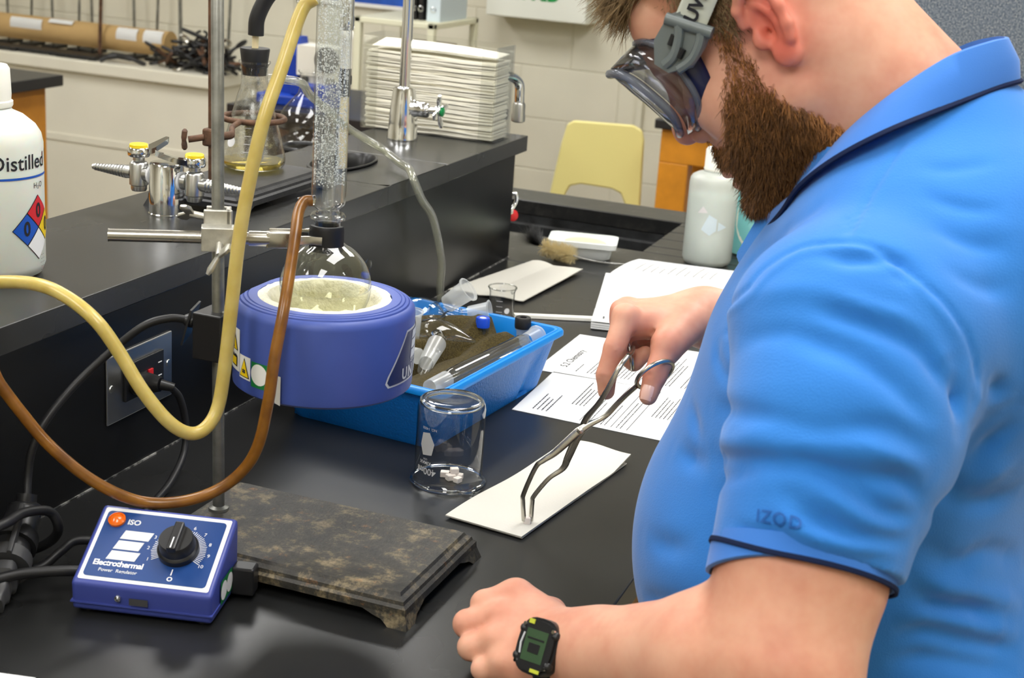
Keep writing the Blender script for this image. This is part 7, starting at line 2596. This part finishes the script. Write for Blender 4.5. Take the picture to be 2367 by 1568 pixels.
# test-tube brush: tan bristles, black tip, twisted wire
br = thing('tube_brush', (0.10, 1.112, ZB), 'tan and black bristled tube brush with twisted wire handle', 'brush')
mat('bristle_tan', srgb(226, 208, 156), 0.8)
mat('bristle_black', (0.012, 0.012, 0.012), 0.6)
a_, b_ = Vector((0.056, 1.112, ZB + 0.021)), Vector((0.124, 1.094, ZB + 0.018))
bm_, bb_ = MB(), MB()
rr = random.Random(4)
ax_ = (b_ - a_).normalized()
u_, v_, _ = frame_from(ax_)
for k in range(1500):
    t = rr.random()
    c = a_ + (b_ - a_) * t
    an = rr.uniform(0, 6.283)
    dv = (u_ * math.cos(an) + v_ * math.sin(an)) + ax_ * rr.uniform(-0.2, 0.2)
    L_ = 0.019 * rr.uniform(0.85, 1.05)
    e = c + dv * L_
    e.z = max(e.z, ZB + 0.0008)
    w = dv.cross(ax_).normalized() * 0.00035
    bm_.add([c - w, c + w, e + w * 0.7, e - w * 0.7], [(0, 1, 2, 3)])
for k in range(700):
    t = rr.random()
    c = a_ - ax_ * (0.002 + 0.022 * t)
    dv = Vector((rr.gauss(0, 1), rr.gauss(0, 1), abs(rr.gauss(0, 0.9)))).normalized() * 0.8 - ax_ * 0.9
    e = c + dv.normalized() * 0.050 * rr.uniform(0.6, 1.0)
    e.z = max(e.z, ZB + 0.0008)
    w = dv.cross(Vector((0.1, 0.2, 1))).normalized() * 0.0004
    bb_.add([c - w, c + w, e + w * 0.5, e - w * 0.5], [(0, 1, 2, 3)])
o = bm_.build('bristles', 'bristle_tan', br)
o['kind'] = 'stuff'
o = bb_.build('tip_bristles', 'bristle_black', br)
o['kind'] = 'stuff'
for s in (0, math.pi):
    pth = []
    P0, P1, P2 = a_, Vector((0.20, 1.135, ZB + 0.004)), Vector((0.292, 1.195, ZB + 0.0035))
    for k in range(181):
        t = k / 180
        c = (a_ * (1 - t) ** 2 + P1 * 2 * t * (1 - t) + P2 * t ** 2) if t > 0 else a_
        if t < 0.28:
            c = a_ + (b_ - a_) * (t / 0.28)
        else:
            tt_ = (t - 0.28) / 0.72
            c = b_ * (1 - tt_) ** 2 + Vector((0.18, 1.100, ZB + 0.004)) * 2 * tt_ * (1 - tt_) + P2 * tt_ ** 2
        pth.append(c + Vector((0, math.cos(t * 220 + s), math.sin(t * 220 + s))) * 0.0011)
    MB().tube(pth, 0.0010, n=6).build('wire', 'satin_steel', br)
MB().torus((0.300, 1.200, ZB + 0.0035), (0.1, 0.1, 1), 0.010, 0.0010, n=20, m=6).build('wire_loop', 'satin_steel', br)

# big natural plastic bottle and dish soap on the drainboard
WX, WYb = 0.338, 1.268
wb2 = thing('water_bottle', (WX, WYb, ZB), 'tall translucent white plastic bottle on the drainboard', 'bottle')
mb_ = NT('milky_plastic')
mb_.b.inputs['Base Color'].default_value = (*srgb(224, 228, 222), 1)
mb_.b.inputs['Roughness'].default_value = 0.3
mb_.b.inputs['Subsurface Weight'].default_value = 0.5
mb_.b.inputs['Subsurface Radius'].default_value = (0.02, 0.02, 0.018)
_tr = mb_.n('ShaderNodeBsdfTransparent')
_tr.inputs[0].default_value = (0.92, 0.95, 0.93, 1)
_mx = mb_.n('ShaderNodeMixShader')
_mx.inputs[0].default_value = 0.62
mb_.l(_tr.outputs[0], _mx.inputs[1])
mb_.l(mb_.b.outputs[0], _mx.inputs[2])
mb_.l(_mx.outputs[0], mb_.out.inputs['Surface'])
MB().lathe([(0.0001, 0.001), (0.038, 0.0), (0.044, 0.004), (0.0475, 0.012), (0.0475, 0.158), (0.0465, 0.166), (0.043, 0.172), (0.034, 0.177), (0.0225, 0.180), (0.0215, 0.188)], (WX, WYb, ZB), n=48).build('bottle_body', 'milky_plastic', wb2)
mat('murky_water', srgb(196, 212, 206), 0.4, sss=0.3)
MB().lathe([(0.0001, 0.003), (0.0365, 0.003), (0.0445, 0.011), (0.0455, 0.016), (0.0455, 0.133), (0.0001, 0.133)], (WX, WYb, ZB), n=40).build('water', 'murky_water', wb2)
MB().lathe([(0.0225, 0.183), (0.0235, 0.186), (0.0225, 0.188), (0.0225, 0.222), (0.0195, 0.226), (0.0001, 0.226)], (WX, WYb, ZB), n=32).build('cap', 'nylon_white', wb2)


def on_wb(a0, zc):
    return lambda u, v: Vector((WX + 0.0478 * math.cos(a0 + u / 0.0478), WYb + 0.0478 * math.sin(a0 + u / 0.0478), ZB + zc + v))


mat('faded_blue', srgb(196, 209, 216), 0.5)
mat('faded_rose', srgb(213, 208, 209), 0.5)
patch('faded_print', [(-0.013, -0.010), (0.004, -0.020), (0.016, -0.010), (0.016, 0.012), (0.0, 0.020)], on_wb(math.radians(-82), 0.085), 'faded_blue', wb2)
patch('faded_print', [(-0.012, 0.0), (0.008, 0.002), (-0.002, 0.014)], on_wb(math.radians(-95), 0.106), 'faded_rose', wb2)
patch('faded_print', [(-0.006, -0.009), (0.012, -0.001), (-0.006, 0.009)], on_wb(math.radians(-52), 0.083), 'faded_blue', wb2)
ds = thing('dish_soap', (0.392, 1.385, ZB), 'teal dish soap bottle with pale label behind the white bottle', 'bottle')
mat('teal_soap', srgb(132, 206, 206), 0.15, sss=0.4, coat=0.5)
mat('label_cream', srgb(226, 230, 214), 0.5)
pro = [(0.026, 0.0), (0.034, 0.004), (0.038, 0.02), (0.041, 0.06), (0.041, 0.10), (0.036, 0.14), (0.026, 0.168), (0.014, 0.186), (0.012, 0.2)]
MB().lathe(pro, (0.392, 1.385, ZB), n=36, squash=(1.0, 0.62), cap_lo=True).build('bottle_body', 'teal_soap', ds)
MB().lathe([(0.014, 0.2), (0.014, 0.222), (0.006, 0.226), (0.005, 0.24), (0.0001, 0.24)], (0.392, 1.385, ZB), n=20).build('cap', 'nylon_white', ds)


def on_ds(u, v):
    zz = 0.078 + v
    r = np.interp(zz, [p[1] for p in pro], [p[0] for p in pro]) + 0.0006
    a = -1.25 + u / 0.034
    return Vector((0.392 + r * math.cos(a), 1.385 + 0.62 * r * math.sin(a), ZB + zz))


lb = patch('label', [(0.032 * math.cos(2 * math.pi * k / 24), 0.060 * math.sin(2 * math.pi * k / 24)) for k in range(24)], on_ds, 'label_cream', ds)
patch('label_band', [(0.0, 0.022), (0.027, 0.022), (0.027, 0.028), (0.0, 0.028)], lambda u, v: on_ds(u, v) + Vector((0.0003, -0.0006, 0)), 'green_print', lb)
patch('label_mark', [(0.014 + 0.006 * math.cos(2 * math.pi * k / 14), -0.010 + 0.008 * math.sin(2 * math.pi * k / 14)) for k in range(14)], lambda u, v: on_ds(u, v) + Vector((0.0003, -0.0006, 0)), 'green_print', lb)
# ------------------------------------------------------------------ back of the room
mat('bench_top_far', (0.018, 0.018, 0.02), 0.35)
lbn = thing('side_bench', (-2.5, 0.6, 0), 'wooden side bench with black top at the left edge', 'bench')
MB().box((-2.95, -1.2, 0.885), (-2.045, 2.46, 0.92), bevel=0.003).build('worktop', 'bench_top_far', lbn)
MB().box((-2.90, -1.15, 0.0), (-2.085, 2.42, 0.885)).build('cabinet', 'wood_cabinet', lbn)
mat('box_dark', (0.03, 0.022, 0.016), 0.6)
bbn = thing('side_bench', (-1.0, 2.6, 0), 'black-topped side bench behind the conical flask', 'bench')
MB().box((-1.38, 2.34, 0.885), (-0.70, 2.90, 0.92), bevel=0.003).build('worktop', 'bench_top_far', bbn)
MB().box((-1.34, 2.38, 0.0), (-0.75, 2.86, 0.885)).build('cabinet', 'box_dark', bbn)

# paper-wrapped roll on the ledge
LZ = 0.785
mat('kraft', srgb(190, 158, 106), 0.8, var=0.06, vscale=12)
rl = thing('cardboard_roll', (-3.1, 3.83, LZ + 0.045), 'long brown paper-wrapped roll with white labels on the ledge', 'paper roll')
RZ = LZ + 0.082
MB().cyl((-4.0, 3.84, RZ), (-2.55, 3.84, RZ), 0.052, n=28).build('roll', 'kraft', rl)
for x0, x1, a0, a1 in ((-3.31, -3.15, -2.5, -1.2), (-3.12, -3.0, -1.4, -0.8), (-2.78, -2.68, -2.7, -1.0), (-2.65, -2.56, -2.8, -0.9)):
    MB().grid(lambda u, v: Vector((x0 + (x1 - x0) * u, 3.84 + 0.0535 * math.cos(a0 + (a1 - a0) * v + 0.0) * 1.0, RZ - 0.0535 * math.sin(a0 + (a1 - a0) * v))) if False else Vector((x0 + (x1 - x0) * u, 3.84 - 0.0535 * math.cos((a0 + (a1 - a0) * v) + 1.9), RZ + 0.0535 * math.sin((a0 + (a1 - a0) * v) + 2.2))), 2, 8).build('label', 'white_paper', rl)
# ring stands stored on the ledge (bases and rods)
rgx = random.Random(8)
SL = ['leftmost', 'second', 'third', 'fourth', 'fifth', 'sixth', 'seventh', 'eighth', 'ninth', 'tenth']
SX = (-3.408, -3.29, -3.176, -3.047, -2.975, -2.84, -2.765, -2.66, -2.45, -2.318)
for k, x in enumerate(SX):
    yb = 3.90 if k not in (5, 8) else 3.76
    s = thing('ring_stand', (x, yb, LZ), '%s thin stand rod from the left on the window ledge' % SL[k], 'lab stand', 'stands stored on the ledge')
    MB().cyl((x, yb, LZ + 0.012), (x + (0.02 if k % 2 else -0.01), yb, LZ + 0.56), 0.006 if k not in (5, 8) else 0.008, n=10).build('rod', 'rod_steel' if k not in (5,) else 'rust', s)
    MB().box((x - 0.030, yb - 0.045, LZ), (x + 0.030, yb + 0.06, LZ + 0.014), bevel=0.004).build('base', 'cast_iron_black', s)
for k, (x, y, w) in enumerate(((-3.30, 3.72, 0.11), (-3.10, 3.73, 0.10), (-2.90, 3.72, 0.10))):
    s = thing('stand_base', (x, y, LZ), ['left', 'middle', 'right'][k] + ' flat black iron stand base lying before the paper roll', 'stand base', 'loose bases on the ledge')
    MB().box((x - w, y - 0.05, LZ + 0.004), (x + w, y + 0.05, LZ + 0.018), bevel=0.004).build('plate', 'cast_iron_black', s)
    for fx in (-1, 1):
        MB().box((x + fx * (w - 0.02) - 0.015, y - 0.045, LZ), (x + fx * (w - 0.02) + 0.015, y + 0.045, LZ + 0.005)).build('foot', 'cast_iron_black', s)
tp = thing('tripod_base', (-2.72, 3.70, LZ), 'black three-footed iron base at the front of the ledge', 'stand base')
for a in (0.1, 2.3, 4.3):
    MB().tube(catmull([(-2.72, 3.71, LZ + 0.028), (-2.72 + 0.06 * math.cos(a), 3.71 + 0.028 * math.sin(a), LZ + 0.024), (-2.72 + 0.13 * math.cos(a), 3.71 + 0.05 * math.sin(a), LZ + 0.006)], 5), [0.013] * 6 + [0.009] * 5, n=8).build('leg', 'cast_iron_black', tp)
# heap of clamps
pile = []
for k in range(46):
    a = rgx.uniform(0, 6.28)
    rr_ = rgx.random() ** 0.7 * 0.15
    cx, cy = -2.36 + rr_ * math.cos(a) * 1.1, 3.76 + rr_ * math.sin(a) * 0.5
    top_ = 0.16 * (1 - rr_ / 0.19)
    cz = LZ + 0.014 + rgx.random() * max(0.01, top_)
    dx, dy, dz = rgx.uniform(-1, 1), rgx.uniform(-0.6, 0.6), rgx.uniform(-0.5, 0.5)
    d = Vector((dx, dy, dz)).normalized()
    c = Vector((cx, cy, cz))
    L_ = rgx.uniform(0.045, 0.075)
    e0, e1 = c - d * L_, c + d * L_
    for e in (e0, e1):
        e.z = max(e.z, LZ + 0.010)
        e.y = min(e.y, 3.97)
    cl_ = thing('lab_clamp', tuple(c), 'dark metal clamp tangled in the heap on the ledge', 'clamp', 'heap of clamps on the ledge')
    MB().tube([e0, c, e1], [0.007, 0.0085, 0.006], n=8).build('shank', 'rust' if k % 3 == 0 else 'cast_iron_black', cl_)
    u_, v_, _ = frame_from(d)
    jaw = [e1, e1 + u_ * 0.018 + d * 0.012, e1 + u_ * 0.020 + d * 0.034, e1 + u_ * 0.006 + d * 0.046]
    for s_ in (1, -1):
        J = catmull([e1, e1 + u_ * 0.018 * s_ + d * 0.012, e1 + u_ * 0.020 * s_ + d * 0.034, e1 + u_ * 0.006 * s_ + d * 0.046], 3)
        J = [Vector((p.x, min(p.y, 3.97), max(p.z, LZ + 0.007))) for p in J]
        MB().tube(J, 0.0055, n=6).build('jaw', 'cast_iron_black' if k % 4 else 'brushed_nickel', cl_)

# rotary evaporator on the far bench
mat('device_blue', srgb(18, 58, 158), 0.4)
mat('device_white', srgb(226, 224, 212), 0.4)
EX, EYY, EZ = 0.0, 0.0, 0.0
MEV = Matrix.Translation((-1.235, 2.50, 0.92)) @ Matrix.Scale(0.70, 4)
ev = thing('rotary_evaporator', (-1.235, 2.50, 0.92), 'blue and white rotary evaporator on the far bench', 'lab device')
MB(MEV).box((EX - 0.13, EYY - 0.12, EZ), (EX + 0.20, EYY + 0.12, EZ + 0.045), bevel=0.008).build('base', 'device_blue', ev)
MB(MEV).box((EX + 0.02, EYY - 0.10, EZ + 0.045), (EX + 0.20, EYY + 0.06, EZ + 0.10), bevel=0.01).build('bath', 'device_blue', ev)
tw = MB(MEV)
tw.prism([(EX - 0.055, EYY - 0.05), (EX + 0.03, EYY - 0.05), (EX + 0.03, EYY + 0.05), (EX - 0.055, EYY + 0.05)], EZ + 0.045, EZ + 0.21)
tw.add([(EX - 0.055, EYY - 0.05, EZ + 0.21), (EX + 0.03, EYY - 0.05, EZ + 0.21), (EX + 0.03, EYY + 0.05, EZ + 0.21), (EX - 0.055, EYY + 0.05, EZ + 0.21), (EX - 0.03, EYY - 0.03, EZ + 0.285), (EX + 0.03, EYY - 0.03, EZ + 0.285), (EX + 0.03, EYY + 0.03, EZ + 0.285), (EX - 0.03, EYY + 0.03, EZ + 0.285)], [(0, 1, 5, 4), (1, 2, 6, 5), (2, 3, 7, 6), (3, 0, 4, 7), (4, 5, 6, 7)])
tw.build('tower', 'device_blue', ev)
MB(MEV).cyl((EX + 0.01, EYY, EZ + 0.285), (EX + 0.01, EYY, EZ + 0.50), 0.006, n=10).build('rod', 'brushed_nickel', ev)
MB(MEV).sphere((EX + 0.01, EYY, EZ + 0.41), 0.014, n=12, m=8).build('rod_clip', 'yellow_cap', ev)
MB(MEV).prism([(EX + 0.03, EYY - 0.06), (EX + 0.22, EYY - 0.06), (EX + 0.22, EYY + 0.06), (EX + 0.03, EYY + 0.06)], EZ + 0.13, EZ + 0.255).box((EX + 0.04, EYY - 0.05, EZ + 0.08), (EX + 0.16, EYY + 0.05, EZ + 0.13), bevel=0.01).build('motor_housing', 'device_white', ev)
MB(MEV).lathe([(0.055, 0.0), (0.055, 0.01), (0.03, 0.014), (0.0001, 0.014)], (EX + 0.175, EYY - 0.06, EZ + 0.205), axis=(0.1, -1, 0), n=28).build('drive_disc', 'grey_plastic', ev)
MB(MEV).lathe([(0.014, 0), (0.014, 0.02), (0.0001, 0.022)], (EX + 0.075, EYY - 0.06, EZ + 0.115), axis=(0.1, -1, 0), n=16).build('knob', 'black_plastic', ev)
# large round flask behind the shelf, standing on the far half of the island top
ef = thing('round_flask', (-0.372, 0.95, ZB), 'clear pear-shaped flask on a stand ring behind the shelf', 'flask')
fxx, fyy, fzz = -0.372, 0.950, 1.140
MB().lathe([(0.0001, -0.056), (0.020, -0.052), (0.038, -0.041), (0.050, -0.024), (0.054, -0.004), (0.051, 0.016), (0.041, 0.034), (0.027, 0.050), (0.016, 0.062), (0.013, 0.075), (0.013, 0.098), (0.0165, 0.101), (0.0165, 0.104)], (fxx, fyy, fzz), n=40).build('flask_body', 'clear_glass_dark', ef)
MB().torus((fxx, fyy, fzz - 0.040), (0, 0, 1), 0.043, 0.005, n=32, m=8).build('cork_ring', 'black_plastic', ef)
MB().lathe([(0.05, 0), (0.05, 0.01), (0.012, 0.02), (0.010, 0.14), (0.043, 0.16), (0.043, 0.176)], (fxx, fyy, ZB), n=24).build('stand', 'black_plastic', ef)

# chair
mat('chair_yellow', srgb(226, 214, 140), 0.4)
ch2 = thing('plastic_chair', (-0.42, 3.35, 0), 'pale yellow moulded plastic chair by the back wall', 'chair')
CHM = TR((-0.46, 3.10, 0), math.radians(6))
poly = [(-0.155, 0.32), (-0.150, 0.60), (-0.120, 0.80), (-0.105, 0.865), (-0.085, 0.880), (0.110, 0.885), (0.140, 0.872), (0.150, 0.84), (0.158, 0.60), (0.160, 0.32), (0.115, 0.32), (0.110, 0.62), (0.090, 0.660), (0.060, 0.672), (-0.045, 0.676), (-0.080, 0.665), (-0.100, 0.62), (-0.112, 0.32)]
bk_ = MB(CHM @ Matrix.Rotation(math.radians(90), 4, 'X'))
bk_.prism(poly, -0.008, 0.008)
bo = bk_.build('backrest', 'chair_yellow', ch2)
bo.modifiers.new('round', 'BEVEL').width = 0.005
MB(CHM).slab(lambda u, v: Vector((-0.19 + 0.38 * u, -0.01 + 0.40 * v, 0.45 - 0.02 * math.sin(v * 3.1) - 0.01 * math.sin(u * 3.1))), 8, 8, 0.012).build('seat', 'chair_yellow', ch2)
for sx in (-0.15, 0.15):
    for sy in (0.02, 0.34):
        MB(CHM).tube([(sx, sy, 0.44), (sx * 1.15, sy, 0.0)], 0.011, n=10).build('leg', 'chrome', ch2)

# wooden frame of a table / stool by the wall
mat('oak', srgb(206, 136, 36), 0.45, var=0.14, vscale=14)
tb = thing('wooden_stool', (-0.05, 3.05, 0), 'orange oak stool frame beside the yellow chair', 'stool')
X0, X1, Y0_, Y1_, HT = -0.232, 0.12, 3.02, 3.30, 0.90
for sx in (X0, X1 - 0.095):
    for sy in (Y0_, Y1_ - 0.06):
        MB().box((sx, sy, 0), (sx + 0.095, sy + 0.06, HT - 0.105), bevel=0.003).build('leg', 'oak', tb)
MB().box((X0, Y0_, HT - 0.105), (X1, Y0_ + 0.055, HT), bevel=0.003).build('rail', 'oak', tb)
MB().box((X0, Y1_ - 0.055, HT - 0.105), (X1, Y1_, HT), bevel=0.003).build('rail', 'oak', tb)
MB().box((X0 - 0.02, Y0_ - 0.02, HT), (X1 + 0.02, Y1_ + 0.02, HT + 0.03), bevel=0.004).build('top', 'bench_top_far', tb)
# conduit on the wall
structure(MB().box((-0.585, WY - 0.03, 0.0), (-0.565, WY - 0.001, 1.05)).build('trim_1', 'wall_paint'))

# first aid cabinet
fk = thing('first_aid_box', (-0.98, 3.95, 1.12), 'white first aid cabinet with green lettering on the back wall', 'cabinet')
mat('enamel_white', srgb(230, 232, 222), 0.35)
AX0, AX1, AZ0, AZ1 = -1.175, -0.775, 1.115, 1.46
MB().box((AX0, 3.86, AZ0), (AX1, 3.998, AZ1), bevel=0.004).build('box_body', 'enamel_white', fk)
MB().box((AX0 + 0.002, 3.850, AZ0 + 0.003), (AX1 - 0.002, 3.8615, AZ1 - 0.002), bevel=0.002).build('door', 'enamel_white', fk)
mat('aid_green', srgb(16, 150, 70), 0.5)
text_mesh('lettering', 'FIRST AID', 0.062, plane_fn((AX0 + 0.155, 3.8495, AZ0 + 0.092), (1, 0, 0), (0, 0, 1)), 'aid_green', fk, bold=0.003, spacing=1.0)
MB().tube(catmull([(AX1, 3.90, AZ0 + 0.10), (AX1 + 0.02, 3.90, AZ0 + 0.11), (AX1 + 0.02, 3.90, AZ0 + 0.16), (AX1, 3.90, AZ0 + 0.17)], 4), 0.004, n=8).build('latch', 'chrome', fk)

# cream utility cart and the things on and behind it
mat('cart_cream', srgb(222, 220, 194), 0.45)
kt = thing('utility_cart', (-1.25, 3.4, 0), 'cream plastic utility cart by the back wall', 'cart')
KX0, KX1, KY0, KY1, KZ = -1.40, -1.10, 3.20, 3.60, 1.125
for sx in (KX0, KX1 - 0.025):
    for sy in (KY0, KY1 - 0.025):
        MB().box((sx, sy, 0.0), (sx + 0.025, sy + 0.025, KZ), bevel=0.003).build('post', 'cart_cream', kt)
for z_ in (0.30, 0.70, KZ - 0.02):
    MB().box((KX0, KY0, z_), (KX1, KY1, z_ + 0.02), bevel=0.003).build('shelf', 'cart_cream', kt)
mat('box_brown', srgb(132, 110, 78), 0.7)
tag(MB().box((-1.33, 3.30, 0.722), (-1.16, 3.56, 1.03), bevel=0.004).build('cardboard_box', 'box_brown'), 'brown cardboard box on the cream cart', 'box')
mat('poster_blue', srgb(36, 84, 178), 0.5, var=0.35, vscale=9)
ps = thing('wall_poster', (-1.75, 3.99, 1.1), 'blue printed poster on the back wall behind the faucet', 'poster')
MB().box((-2.05, 3.985, 1.10), (-1.42, 3.997, 1.6)).build('sheet', 'poster_blue', ps)
MB().box((-2.06, 3.980, 1.085), (-1.41, 3.998, 1.10)).build('bottom_rail', 'lamp_frame', ps)
for k, (x0, x1, m_, lab) in enumerate(((-1.225, -1.205, 'black_plastic', 'thin black binder standing on the cream cart'), (-1.195, -1.180, 'black_plastic', 'slim black folder standing on the cream cart'), (-1.165, -1.115, 'faded_blue', 'pale purple binder standing on the cream cart'))):
    b = thing('binder', (x0, 3.4, KZ), lab, 'binder', 'binders on the cart')
    MB().box((x0, 3.28, KZ), (x1, 3.52, KZ + 0.28), bevel=0.002).build('cover', m_, b)
    MB().lathe([(0.008, 0), (0.010, 0.001), (0.008, 0.002)], ((x0 + x1) / 2, 3.279, KZ + 0.04), axis=(0, -1, 0), n=14).build('finger_ring', 'chrome', b)

# fabric partition behind the man
pf_ = NT('speckled_fabric')
_n = pf_.noise(300, 2, 0.9)
pf_.l(pf_.ramp(_n, [(0.36, srgb(34, 44, 66)), (0.50, srgb(96, 108, 126)), (0.64, srgb(184, 188, 184))]), pf_.b.inputs['Base Color'])
pf_.b.inputs['Roughness'].default_value = 0.95
pt = thing('fabric_partition', (1.2, 2.3, 0), 'blue grey speckled fabric partition behind the man', 'partition')
MB().box((0.42, 2.28, 0.10), (2.2, 2.33, 1.95), bevel=0.006).build('fabric_panel', 'speckled_fabric', pt)
for x_ in (0.6, 2.0):
    MB().box((x_ - 0.03, 2.12, 0.0), (x_ + 0.03, 2.50, 0.03), bevel=0.004).build('foot', 'satin_steel', pt)
    MB().box((x_ - 0.02, 2.29, 0.03), (x_ + 0.02, 2.32, 0.11)).build('post', 'satin_steel', pt)
# white sheet at the near left corner of the worktop
ws = quad_fn((0.120, -0.606), (0.205, -0.587), (0.250, -0.680), (0.140, -0.700), hfn=lambda u, v: 0.001)
tag(MB().slab(ws, 3, 3, 0.0006).build('paper_sheet', 'white_paper'), 'white paper sheet just entering the lower left corner', 'paper')
